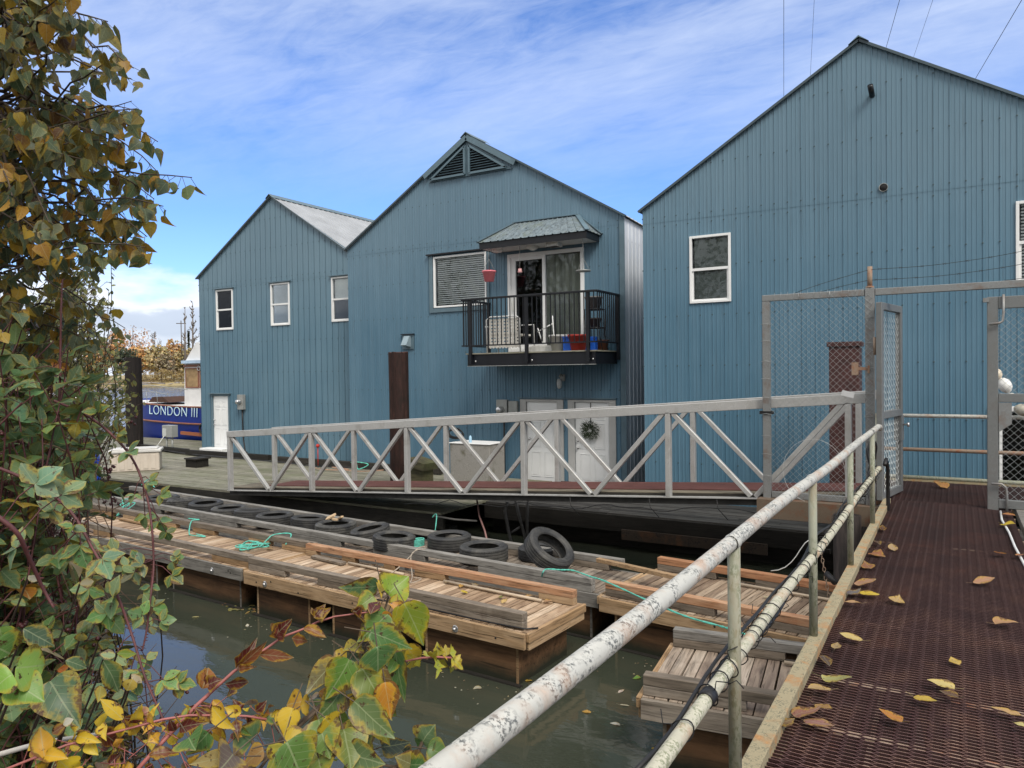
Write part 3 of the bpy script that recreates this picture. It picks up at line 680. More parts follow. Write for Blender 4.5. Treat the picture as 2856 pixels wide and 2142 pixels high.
# ------------------------------------------------------------------ right floating house
rt = thing('floating_house', 'largest blue metal floating house, far right, behind the chain-link gate', 'house', (-1.4, YR, -.95))
topR = gable_top(-5.34, -1.41, 2.52, 4.86, 7.27, 4.86)
opR = [(-4.38, -3.62, 2.97, 4.23), (.83, 1.68, 2.98, 4.25), (.50, 1.5, -1.1, 1.02)]
b = MB(); clad(b, rib_profile(-5.34, 2.52), topR, -1.05, PY(YR), opR, seams=(4.58,), zrows=[-.12, .82, 1.77, 2.73, 3.66, 4.50, 4.68, 5.6, 6.5]); b.build('front_wall', SID_R, rt)
MB().box((-5.34, YR + .04, -1), (-5.30, YR + 14, 4.8)).box((2.48, YR + .04, -1), (2.52, YR + 14, 4.8)).box((-5.3, YR + 13.95, -1), (2.48, YR + 14, 4.8)).build('side_wall', SID_R, rt)
roof(rt, -5.34, -1.41, 2.52, 4.86, 7.27, YR - .05, YR + 14, ROOFG)
window(rt, *opR[0], YR, 'screen'); window(rt, *opR[1], YR, 'slats')
MB().tube([(-1.21, YR + .05, 6.30), (-1.21, YR - .12, 6.34), (-1.22, YR - .22, 6.42)], .045, 12).build('exhaust_pipe', BLACK, rt)
hp = MB(); hp.lathe([(.0, .03), (.060, .03), (.062, 0)], 20, (-1.04, YR - .006, 4.73), Matrix.Rotation(R_(90), 3, 'X')); ho = hp.build('flue_hole', DARKIN, rt)
MB().lathe([(.062, 0), (.072, .034), (.064, .034), (.062, 0)], 20, (-1.04, YR - .006, 4.73), Matrix.Rotation(R_(90), 3, 'X')).build('flue_collar', GREYBOX, ho)
f = MB(); f.box((.46, YR - .04, -1.0), (.56, YR + .08, 1.05)); f.box((1.44, YR - .04, -1.0), (1.54, YR + .08, 1.05)); f.box((.56, YR - .04, .97), (1.44, YR + .08, 1.05)); pd = f.build('patio_door', WHITE, rt, bevel=.004)
f = MB(); f.box((.60, YR + .0, -1.0), (.64, YR + .04, .96)); f.box((.98, YR + .0, -1.0), (1.02, YR + .04, .96)); f.build('door_stile', WHITE, pd)
MB().box((.56, YR + .045, -1.0), (1.44, YR + .05, .97)).build('glass', GLASS, pd)
r = MB(); r.add([(.5, YR + .09, -1.05), (1.5, YR + .09, -1.05), (1.5, YR + 2, -1.05), (.5, YR + 2, -1.05), (.5, YR + .09, 1.05), (1.5, YR + .09, 1.05), (1.5, YR + 2, 1.05), (.5, YR + 2, 1.05)], [(0, 1, 2, 3), (7, 6, 5, 4), (3, 2, 6, 7), (1, 5, 6, 2), (0, 3, 7, 4)]); r.build('room_recess', DARKIN, pd)
for x0_, z0_ in ((-4.28, -.78),):
    MB().box((x0_, YR - .10, z0_), (x0_ + .24, YR - .025, z0_ + .12)).build('outlet_cover', WHITE, rt, bevel=.01)
b = MB(); b.box((-5.34, YR - .08, -1.15), (2.5, YR + .1, -1.0)); b.build('float_sill', TIMD, rt)
# ------------------------------------------------------------------ dock and apron
DK = -.85
dk = thing('dock', 'weathered green-grey plank dock in front of the left floating house', 'dock', (-18, 13.5, -1.5))
b = MB(); y = 11.02
while y < 19.0:
    b.box((-33.0 + rnd.uniform(-.03, .03), y, DK - .045), (-8.05 if y < YM - .25 else (-14.5 if y < YL - .2 else -21.7), y + .138, DK + rnd.uniform(-.004, .004))); y += .146
    if YL - .35 < y < YL + .1: pass
# keep boards clear of the houses
dkb = b.build('deck_boards', DECKG, dk)
b = MB(); b.box((-33, 11.0, DK - .30), (-8.0, 11.08, DK - .05)); b.box((-33, 11.35, DK - .62), (-8.1, 11.6, DK - .34)); b.box((-33, 14, DK - .6), (-8.1, 14.3, DK - .1)); b.build('dock_beam', TIMD, dk)
for x0, x1 in ((-32, -27.0), (-26.6, -22.0)):
    MB().beam((x0, 11.10, DK + .07), (x1, 11.10 - .02, DK + .07), .14, .14).build('bull_rail', TIMD, dk)
for x0, x1, y0, y1 in ((-24.5, -21.4, 15.9, 15.5), (-21.2, -17.4, 15.35, 15.35), (-16.9, -11.0, 15.2, 15.1)):
    MB().beam((x0, y0, DK + .10), (x1, y1, DK + .10), .15, .15).build('bull_rail', TIMD, dk)
b = MB()
for x in range(-32, -8, 2):
    b.box((x, 11.1, -1.75), (x + .9, 18.8, -1.15))
b.build('float_log', TIMD, dk)
ap = thing('dock', 'dark grey plank walkway low behind the aluminium ramp', 'dock', (-2.5, 13.0, -1.5))
b = MB(); y = 12.45
while y < 15.5:
    x = -8.0
    while x < (-5.5 if y > YR - .2 else 2.4):
        x2 = x + rnd.uniform(2.2, 3.2); b.box((x, y, DK - .05), (min(x2, 2.5) - .008, y + .135, DK - .01 + rnd.uniform(-.004, .004))); x = x2
    y += .143
b.build('deck_boards', DECKD, ap)
b = MB(); b.box((-8.0, 12.40, DK - .32), (2.5, 12.46, DK - .04)); b.box((-8.0, 12.7, -1.7), (2.5, 15.4, -1.2)); b.build('dock_beam', TIMD, ap)
b = MB(); b.box((-5.1, 12.36, -1.30), (-2.6, 12.395, -1.12)); b.build('rusty_plate', mat_rusty('rust_plate', (.05, .035, .025), (.10, .045, .02), (.01, .01, .01), .8, .8, 0, .9), ap)

# ------------------------------------------------------------------ aluminium ramp
mat_plain_dk = mat_plain('shaded_aluminium', (.035, .034, .032), .7, .2, .4, 6)  # aluminium darkened to paint in the shade below the chord flange
rp = thing('gangway_ramp', 'aluminium truss gangway with maroon mat sloping down to the dock', 'gangway', (-7.1, 11.2, -.8))
XS = [-13.22, -10.84, -8.47, -6.06, -3.62, -1.20]
tz = lambda x: .40 + (x + 13.25) * .0700        # underside of top chord
bz_ = lambda x: -.74 + (x + 13.25) * .0600
for Y_ in (10.6, 11.8):
    nm = 'top_chord'; xl = -13.27 if Y_ < 11 else -13.25
    b = MB(); b.beam((xl, Y_, tz(xl) + .045), (-.95, Y_, tz(-.95) + .045), .10, .13, (0, 0, 1)); b.build('top_chord', ALU, rp, bevel=.006)
    b = MB(); b.beam((xl, Y_, bz_(xl) - .004), (-.95, Y_, bz_(-.95) - .004), .10, .016); bc = b.build('bottom_chord', ALU, rp); b = MB(); b.beam((xl, Y_ + .02, bz_(xl) - .06), (-.95, Y_ + .02, bz_(-.95) - .06), .02, .095); b.build('chord_web', mat_plain_dk, bc)
    for x in XS: MB().beam((x, Y_, bz_(x)), (x, Y_, tz(x)), .075, .10, (0, 1, 0)).build('upright', ALU, rp, bevel=.005)
    for i in range(5):
        a, c = XS[i], XS[i + 1]; mid = (a + c) / 2
        if i == 4:
            MB().beam((a + .08, Y_, bz_(a) ), (c - .06, Y_, tz(c) - .03), .07, .07, (0, 1, 0)).build('diagonal', ALU, rp, bevel=.005) if False else None
        d1 = MB(); d1.beam((a + .07, Y_, tz(a) - .01), (mid - .03, Y_, bz_(mid) + .02), .065, .075, (0, 1, 0)); d1.build('diagonal', ALU, rp, bevel=.005)
        d2 = MB(); d2.beam((mid + .03, Y_, bz_(mid) + .02), (c - .07, Y_, tz(c) - .01), .065, .075, (0, 1, 0)); d2.build('diagonal', ALU, rp, bevel=.005)
b = MB(); n = 5
for i in range(n):
    y = 10.66 + i * 1.08 / n
    b.beam((-13.3, y + .1, bz_(-13.3) + .035), (-1.0, y + .1, bz_(-1.0) + .035), 1.08 / n - .012, .04)
b.build('deck_boards', RAMPW, rp)
b = MB(); b.beam((-12.4, 11.27, bz_(-12.4) + .063), (-1.0, 11.27, bz_(-1) + .063), .78, .012); b.build('traction_mat', MAT_R, rp)
b = MB()
for i in range(16):
    x = -13.0 + i * .79; b.beam((x, 10.65, bz_(x) - .03), (x, 11.75, bz_(x) - .03), .06, .08)
b.build('joists', TIMD, rp)
b = MB(); b.beam((-13.2, 10.66, bz_(-13.2) - .005), (-1.0, 10.66, bz_(-1) - .005), .02, .10); b.build('rub_board', TIMD, rp)
# cables hung below the ramp
b = MB(); pts = []
for i in range(60):
    x = -8.5 + i * .125; pts.append((x, 10.53, bz_(x) - .12 - .07 * abs(math.sin(x * 2.1)) + .02 * math.sin(x * 9)))
b.tube(pts, .007, 5)
for x in (-5.2, -3.9, -2.9): b.tube([(x, 10.53, bz_(x) - .02), (x + .02, 10.52, bz_(x) - .15), (x + .15, 10.55, bz_(x) - .3)], .006, 5)
tag(b.build('power_cable', CABLE), 'thin black cable looping below the bottom edge of the aluminium ramp', 'cable')

# ------------------------------------------------------------------ steel walkway
wk = thing('walkway', 'rust-brown expanded metal walkway with a steel kerb', 'walkway', (0, 5, -.1), kind='structure')
def expanded(x0, x1, y0, y1, zf, Lw=.135, S=.0345, th=.0020, hgt=.010):
    b = MB(); vs = []; fs = []; f2 = []; nr = int((y1 - y0) / (S / 2)); nx = int((x1 - x0) / (Lw / 2))
    lx = Lw / 2
    for j in range(nr):
        yc = y0 + (j + .5) * S / 2; base = len(vs)
        for i in range(nx + 1):
            s_ = 1 if (i + j) % 2 else -1
            for e in (-.27, .27):
                x = x0 + (i + e) * lx; y = yc + s_ * S / 4.3 * 1.0; z = zf(x, y)
                vs += [(x, y + th, z + .0), (x, y - th, z + .0008), (x, y - th * 2.2, z - hgt)]
        n = (nx + 1) * 2
        for i in range(n - 1):
            a = base + i * 3; fs.append((a, a + 1, a + 4, a + 3)); f2.append((a + 1, a + 2, a + 5, a + 4))
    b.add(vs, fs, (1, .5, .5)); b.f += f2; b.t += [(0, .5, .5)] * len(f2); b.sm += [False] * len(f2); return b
sheets = [(-1.4, 1.45), (1.42, 3.35), (3.30, 5.45), (5.40, 7.7), (7.66, 8.9), (8.86, 10.6)]
for i, (a, c) in enumerate(sheets):
    ph = i * 1.7
    zf = lambda x, y, a=a, c=c, i=i: .004 * (i % 2) + .012 * ((y - a) / (c - a)) ** 2 - .008 * math.sin((y - a) / (c - a) * math.pi) + .002 * math.sin(x * 9 + i)
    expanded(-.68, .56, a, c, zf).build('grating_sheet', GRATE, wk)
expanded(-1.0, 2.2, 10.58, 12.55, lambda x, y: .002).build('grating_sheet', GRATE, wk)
b = MB(); b.box((-.78, -1.5, -.13), (-.70, 10.45, .055)); b.box((-.70, -1.5, -.035), (-.675, 10.45, -.015)); wkc = b.build('kerb_beam', CURB, wk, bevel=.004)
b = MB(); b.box((.57, -1.5, -.13), (.63, 8.0, .0)); b.box((-1.02, 12.55, -.15), (2.3, 12.62, .03)); b.box((-1.08, 10.5, -.15), (-1.02, 12.6, .0)); b.build('side_beam', CURB, wk)
b = MB()
y = -1.2
while y < 12.5:
    b.box((-.68, y, -.11), (.57, y + .05, -.012)); y += .62
for x in (-.35, -.02, .30): b.box((x, -1.4, -.13), (x + .03, 12.5, -.03))
for y in (10.9, 11.6, 12.2): b.box((-1.0, y, -.11), (2.2, y + .06, -.012))
b.build('joists', RUSTP, wk)
MB().box((.60, 8.0, -.06), (.75, 10.9, .03)).build('timber_kerb', W_GREY, wk)
b = MB(); b.box((-2.3, 10.3, -.30), (-.72, 10.48, -.06)); b.box((-2.3, 10.3, -.06), (-.72, 10.5, -.05)); b.build('support_beam', mat_rusty('beam_rust', (.13, .095, .065), (.13, .045, .018), (.04, .03, .02), .75, .5, 0, .75, 2), wk)
for x, y in ((-1.15, 10.0), (1.4, 10.0), (-1.15, 12.4)): MB().tube([(x, y, -4), (x, y, -.12)], .16, 16).build('steel_pile', W_PILEB, wk)

# left pipe railing
rlg = thing('pipe_railing', 'flaking white pipe railing along the left side of the walkway', 'railing', (-.76, 4, .05))
rp_ = []
yy = -1.4
while yy < 9.61: rp_.append((-.76 + .006 * math.sin(yy * 1.3), yy, 1.015 + .004 * math.sin(yy * 2))); yy += .28
rp_ += [(-.76, 9.68, 1.0), (-.765, 9.75, .975)]
MB().tube(rp_, .030, 18).build('top_rail', RAILM, rlg)
MB().tube([(x, y, z - .48) for (x, y, z) in rp_], .026, 16).build('middle_rail', mat_rusty('lichened_pipe', (.50, .48, .38), (.42, .19, .08), (.16, .18, .10), .5, .8, 0, .65, 1.5), rlg)
for y in (-.8, 1.05, 2.98, 4.88, 6.78, 8.70): MB().tube([(-.755, y, .052), (-.755, y, 1.0)], .025, 14).build('post', POSTM, rlg)
for y in (2.98, 4.88, 6.78, 8.7): MB().lathe([(.031, -.03), (.034, 0), (.031, .03)], 16, (-.76, y, 1.015), Matrix.Rotation(R_(90), 3, 'X')).build('weld_collar', RAILM, rlg)
cb_ = MB(); pts = []; yy = 2.0
while yy < 9.8: pts.append((-.80, yy, .53 - .10 * abs(math.sin((yy - 2.98) * math.pi / 1.9)) ** 1.2 + .0)); yy += .15
cb_.tube(pts, .013, 7); tag(cb_.build('cable', CABLE), 'thick black cable sagging along the middle rail of the pipe railing', 'cable')
cb_ = MB(); cb_.tube([(-.80 - .01 * math.sin(q[1] * 5), q[1], .555 - .02 * math.sin(q[1] * 3.3)) for q in pts], .008, 6); tag(cb_.build('cable', CABLE), 'thinner black cable tied along the top of the middle rail', 'cable')
tie_src = None
yy = 2.35; k = 0
while yy < 9.3:
    if tie_src is None:
        b = MB(); ring = [(.036 * math.cos(a), 0.006 * math.sin(2 * a), .040 * math.sin(a)) for a in [i * math.pi / 8 for i in range(17)]]
        b.tube(ring, .0028, 4); b.tube([(.036, 0, 0), (.06, .01, .02), (.085, .03, -.01)], .0022, 4)
        tie_src = b.build('cable_tie', CABLE, local=True); o = tie_src
    else:
        o = tie_src.copy(); COL.objects.link(o)
    o.location = (-.765, yy, .53); o.rotation_euler = (rnd.uniform(-.3, .3), rnd.uniform(0, 6.28), rnd.uniform(-.4, .4))
    tag(o, 'black cable tie round the middle rail of the pipe railing', 'cable tie', 'cable ties along the middle rail'); k += 1
    yy += rnd.choice((.09, .14, .22, .30, .17))
tp = MB(); tp.lathe([(.0265, -.03), (.031, -.028), (.031, .028), (.0265, .03)], 16, (-.76, 2.62, .535), Matrix.Rotation(R_(90), 3, 'X')); tag(tp.build('tape_wrap', CABLE), 'wide black tape wrapped round the middle rail nearest the camera', 'tape')
# coil of wire on the last post
co = MB()
for i in range(16):
    rr = rnd.uniform(.13, .20); cyy = rnd.uniform(-.03, .03); pts = [(-.83 + cyy * .6 + .03 * math.sin(a * 2), 9.5 + cyy + rr * .55 * math.cos(a), .60 + rr * 1.25 * math.sin(a)) for a in [q * math.pi / 12 for q in range(25)]]
    co.tube(pts, .0045, 5)
tag(co.build('wire_coil', CABLE), 'coil of black and grey wire hung on the railing by the gate post', 'coil')
co = MB(); co.tube([(-1.6 + .38 * math.cos(a), 10.4, .35 + .42 * math.sin(a)) for a in [q * math.pi / 14 for q in range(22)]], .0018, 5); tag(co.build('wire_loop', HOSEW), 'thin pale wire looped on the bottom of the chain-link panel', 'wire')
b = MB(); b.tube([(-.70, 9.55, .58), (-.70, 9.75, .62), (-.69, 9.85, .50), (-.69, 9.88, .10), (-.70, 9.9, -.2)], .022, 8); tag(b.build('cable', CABLE), 'fat black cable bending down beside the gate post', 'cable')
# back railing of the landing
br = thing('pipe_railing', 'rusty white pipe railing across the back of the landing', 'railing', (.6, 12.58, 0))
for z, r in ((.97, .028), (.47, .028), (.055, .030)): MB().tube([(-1.05, 12.58, z), (2.3, 12.58, z)], r, 12).build('rail', RAILM if z > .9 else RUSTP if z > .4 else POSTM, br)
for x in (-1.05, 2.0): MB().tube([(x, 12.58, 0), (x, 12.58, 1.0)], .028, 12).build('post', POSTM, br)

# ------------------------------------------------------------------ chain-link fence, gate leaf, right panel
def chainlink(b, P, x0, x1, z0, z1, s=.083, r=.0019):
    """P(u, depth, z)"""
    W = x1 - x0; H = z1 - z0
    def seg(u0, v0, du, dv, dep):
        ts = []
        t0 = max((0 - u0) / du if du > 0 else (W - u0) / du, (0 - v0) / dv); t1 = min((W - u0) / du if du > 0 else (0 - u0) / du, (H - v0) / dv)
        if t1 - t0 < .01: return
        n = max(1, int((t1 - t0) / (s / 2))); pts = []
        for i in range(n + 1):
            t_ = t0 + (t1 - t0) * i / n; pts.append(P(x0 + u0 + du * t_, dep * (1 if i % 2 else -1), z0 + v0 + dv * t_))
        b.tube(pts, r, 3, False, (.5, .5, .5), False)
    k = -int(H / s) - 1
    while k * s < W:
        seg(k * s, 0, 1, 1, .0028); k += 1
    k = 0
    while k * s < W + H:
        seg(k * s, 0, -1, 1, -.0028); k += 1
fn = thing('chain_link_fence', 'chain-link panel in galvanised frame left of the gate post, with long top beam', 'fence', (-1.5, 10.5, 0))
YF = 10.5; BZ = 2.60
MB().box((-2.25, YF - .035, -.10), (-2.15, YF + .035, BZ)).build('post', GALVF, fn, bevel=.005)
MB().box((-.985, YF - .045, -.15), (-.875, YF + .045, BZ + .10)).build('post', GALVF, fn, bevel=.005)
MB().box((-2.25, YF - .036, BZ + .002), (-.99, YF + .034, BZ + .085)).build('top_beam', GALVF, fn, bevel=.005)
MB().box((-.87, YF - .035, BZ), (2.6, YF + .035, BZ + .085)).build('top_beam', GALVF, fn, bevel=.005)
MB().box((-2.14, YF - .03, -.045), (-.99, YF + .03, .035)).build('bottom_beam', GALVF, fn, bevel=.005)
MB().tube([(-.93, YF, BZ + .09), (-.93, YF, 2.97)], .030, 12).build('barbed_wire_post', RUSTP, fn)
b = MB(); b.box((-.955, YF - .07, 1.62), (-.93, YF - .05, 1.72)); b.box((-1.13, YF - .06, 1.66), (-.96, YF - .045, 1.70)); b.box((-1.14, YF - .07, 1.60), (-1.06, YF - .055, 1.76)); b.build('latch_plate', RUSTP, fn)
b = MB(); chainlink(b, lambda u, d, z: (u, YF - .05 + d, z), -2.15, -.90, .0, 2.62); b.build('wire_mesh', CHAIN, fn)
b = MB()
for x in (-2.2, -.93):
    z = .25
    while z < 2.5: b.tube([(x - .06, YF - .06, z), (x, YF - .065, z + .01), (x + .075, YF - .06, z - .005)], .003, 4); z += rnd.uniform(.22, .36)
for x in (-1.78, -1.4): b.tube([(x, YF - .05, BZ - .02), (x + .005, YF - .06, BZ + .04), (x, YF - .05, BZ + .09)], .003, 4)
b.build('tie_wires', CHAIN, fn)
MB().box((-2.29, YF - .05, 1.08), (-2.12, YF + .05, 1.12)).build('clamp', CABLE, fn)
b = MB()
for x in [-2.1 + i * .083 for i in range(14)]: b.tube([(x, YF - .05, BZ), (x + .02, YF - .05, BZ + .11)], .0016, 3)
b.build('wire_ends', CHAIN, fn)
MB().tube([(-.93, YF, BZ + .1), (-.93, YF, BZ + .12)], .05, 10).build('post_cap', RUSTP, fn)
# barbed wire
for i, (zl, zm, x0) in enumerate(((2.93, 3.05, -2.0), (2.80, 2.90, -1.75), (2.68, 2.73, -.93))):
    w_ = MB(); pts = []
    for q in range(40):
        x = x0 + (2.6 - x0) * q / 39
        if x < -.93: f_ = (x - x0) / (-.93 - x0 + 1e-6); z = 2.62 + (zl - 2.62) * f_ ** .8
        else: f_ = (x + .93) / 3.5; z = zl - .05 * math.sin(min(1, f_ * 1.9) * math.pi) + (zm - zl) * f_ * 1.9
        pts.append((x, YF - .02 + .01 * math.sin(q), z))
    w_.tube(pts, .003, 4)
    for q in range(0, 39, 2):
        p = Vector(pts[q]); w_.tube([p + Vector((-.018, .01, .014)), p + Vector((.018, -.01, -.014))], .002, 3); w_.tube([p + Vector((-.016, -.01, -.014)), p + Vector((.016, .01, .014))], .002, 3)
    tag(w_.build('barbed_wire', CABLE), ('top', 'middle', 'lowest')[i] + ' strand of barbed wire above the gate beam', 'barbed wire', 'barbed wire strands')
# gate leaf, swung open away from the camera
gl = thing('gate_leaf', 'open grey metal gate leaf with chain-link infill swung away beside the gate post', 'gate', (-.83, 10.42, .04))
A = Vector((-.815, 10.30, 0)); Dv = (Vector((-.64, 11.27, 0)) - A).normalized(); Wl = .99; Nv = Vector((Dv.y, -Dv.x, 0))
def GP(u, d, z): q = A + Dv * u + Nv * d; return (q.x, q.y, z)
def gbox(mb, u0, u1, z0, z1, d0=-.035, d1=.035):
    vs = [GP(u, d, z) for z in (z0, z1) for (u, d) in ((u0, d0), (u1, d0), (u1, d1), (u0, d1))]
    mb.add(vs, [(0, 3, 2, 1), (4, 5, 6, 7), (0, 1, 5, 4), (1, 2, 6, 5), (2, 3, 7, 6), (3, 0, 4, 7)])
b = MB(); gbox(b, 0, .09, .04, 2.50); b.build('stile', GALVD, gl, bevel=.005)
b = MB(); gbox(b, Wl - .09, Wl, .04, 2.50); b.build('stile', GALVD, gl, bevel=.005)
for z0, z1 in ((2.41, 2.50), (1.05, 1.14), (.04, .13)):
    b = MB(); gbox(b, .092, Wl - .092, z0, z1); b.build('cross_bar', GALVD, gl, bevel=.005)
b = MB(); chainlink(b, lambda u, d, z: GP(u, d + .005, z), .08, Wl - .08, .10, 2.45, .083, .0018); b.build('wire_mesh', CHAIN, gl)
b = MB(); gbox(b, Wl - .12, Wl + .01, .72, 1.05, -.045, .045); lk = b.build('lock_box', GALVD, gl)
kb = MB(); kb.lathe([(0, 0), (.012, 0), (.012, .04), (.03, .05), (.03, .075), (0, .08)], 12, Vector(GP(Wl - .04, .045, .93)), Matrix.Rotation(R_(90), 3, 'Y')); kb.build('knob', BOLT, lk)
for z in (.55, 1.85): MB().tube([(-.865, 10.35, z), (-.865, 10.35, z + .22)], .018, 10).build('hinge', RUSTP, gl)
# right fixed panel
fp = thing('chain_link_screen', 'grey framed chain-link panel right of the gate opening, under the beam', 'fence', (.9, 10.45, .04))
def pb(x0, z0, x1, z1, nm='frame_bar'): MB().box((x0, YF - .10, z0), (x1, YF - .03, z1)).build(nm, GALVD, fp, bevel=.005)
pb(.32, -.02, .43, 2.50, 'post'); pb(.431, 2.36, 2.6, 2.50); pb(.431, 1.27, 2.6, 1.37); pb(.431, .03, 2.6, .13); pb(2.45, .131, 2.55, 1.269, 'post')
b = MB(); b.prism([(.432, 1.265), (.56, 1.265), (.56, 1.02), (.432, .92)], 'y', YF - .105, YF - .095); b.box((.432, YF - .10, 1.04), (.53, YF - .04, 1.26)); b.build('corner_plate', GALVF, fp)
b = MB(); chainlink(b, lambda u, d, z: (u, YF - .025 + d, z), .42, 2.5, .08, 2.42, .083, .0022); b.build('wire_mesh', CHAIN, fp)
b = MB(); b.tube([(.34, YF - .14, 2.18), (.44, YF - .14, 2.19), (.47, YF - .13, 2.21), (.48, YF - .12, 2.30), (.48, YF - .12, 2.52)], .014, 8); b.box((.28, YF - .12, 2.44), (.34, YF - .06, 2.49)); b.build('drop_bolt', GALVF, fp)
b = MB(); b.tube([(.36, YF - .14, .32), (.46, YF - .14, .32), (.50, YF - .13, .28), (.51, YF - .12, .18), (.51, YF - .12, -.03)], .014, 8); b.build('floor_bolt', GALVF, fp)
hs = MB(); pts = [(.44, 10.2, .03), (.43, 9.7, .02), (.46, 9.0, .02), (.47, 8.3, .02), (.50, 7.5, .02), (.53, 6.8, .02), (.56, 6.1, .02), (.60, 5.2, .02), (.62, 4, .02)]
hs.tube(pts, .011, 8); tag(hs.build('hose', HOSEW), 'white hose lying along the right edge of the grating', 'hose')
# maroon cabinet behind the fence
mc = thing('steel_cabinet', 'tall narrow maroon steel cabinet with lid behind the chain-link panel', 'cabinet', (-1.5, 12.9, -.85))
MB().box((-1.72, 12.75, -.85), (-1.28, 13.1, 2.02)).build('body', MAROON, mc, bevel=.008)
MB().box((-1.75, 12.72, 2.023), (-1.25, 13.13, 2.10)).build('lid', MAROON, mc, bevel=.008)
b = MB(); b.box((-1.20, 10.40, 1.32), (-.0, 10.41, 1.33)); 
tpc = onY(2365, 1099, 10.42); pl = MB(); pl.box((tpc.x - .075, 10.41, tpc.z - .035), (tpc.x + .075, 10.42, tpc.z + .035), rot=Matrix.Rotation(R_(14), 3, 'Y')); tag(pl.build('tag_plate', mat_plain('tag_grey', (.55, .56, .57), .4, .2)), 'small pale tag plate wired to the chain-link panel in front of the maroon cabinet', 'tag')
# string of floats at the right
fl_ = None
for i, (x, z, r) in enumerate(((.50, 1.58, .062), (.59, 1.42, .085), (.68, 1.25, .06), (.80, 1.08, .085))):
    b = MB(); b.lathe([(0, -r * 1.35), (r * .45, -r * 1.2), (r * .9, -r * .6), (r, 0), (r * .9, r * .6), (r * .45, r * 1.2), (0, r * 1.35)], 16, (0, 0, 0), Matrix.Rotation(R_((-15, -25, -50, -75)[i]), 3, 'Y'))
    o = b.build('net_float', mat_plain('float_%s' % ('cream', 'white', 'white_b', 'stained')[i], ((.62, .54, .42), (.68, .68, .66), (.6, .6, .56), (.38, .36, .30))[i], .5, 0, .2, 8), local=True); o.location = (x, 12.45, z)
    tag(o, ('cream round float, topmost of the string behind the right chain-link panel', 'white egg-shaped float, second from the top of the string', 'white float just behind the middle bar of the right panel', 'stained grey-white float lowest on the string, behind the right panel')[i], 'float', 'net floats on a string')
# ------------------------------------------------------------------ piles
def pile(name, x, y, z0, z1, r, label, lean=(0, 0)):
    b = MB(); n = 56; pts = []; prof = []; gro = [random.Random(k * 7 + int(x)).uniform(0, 1) ** 4 for k in range(56)]
    rr = random.Random(int(x * 10)); vs = []; fs = []; m = 14
    for j in range(m):
        z = z0 + (z1 - z0) * j / (m - 1); f = j / (m - 1)
        for k in range(n):
            a = 2 * math.pi * k / n; q = r * (1.04 - .06 * f) * (1 + .035 * math.sin(a * 3 + x) + .02 * math.sin(a * 7 + z * 2)) + rr.uniform(-.003, .003) - .028 * gro[(k + int(z * .7)) % 56]
            zz_ = z + (rr.uniform(-.02, .02) if j == m - 1 else 0)
            vs.append((x + lean[0] * f + q * math.cos(a), y + lean[1] * f + q * math.sin(a), zz_))
    for j in range(m - 1):
        for k in range(n): fs.append((j * n + k, j * n + (k + 1) % n, (j + 1) * n + (k + 1) % n, (j + 1) * n + k))
    b.add(vs, fs, (.3, .3, .3), True)
    vs2 = vs[-n:]; b.add(vs2, [tuple(range(n))], (.9, .5, .5)); return tag(b.build('timber_pile', W_PILEB if 'black timber pile near' in label else W_PILE), label, 'piling')
pile('p', -10.36, 12.75, -4, 2.14, .215, 'reddish-black timber pile standing in front of the middle floating house', (-.03, 0))
pile('p', -24.75, 15.85, -4, 2.35, .27, 'black timber pile near the bow of the blue boat')
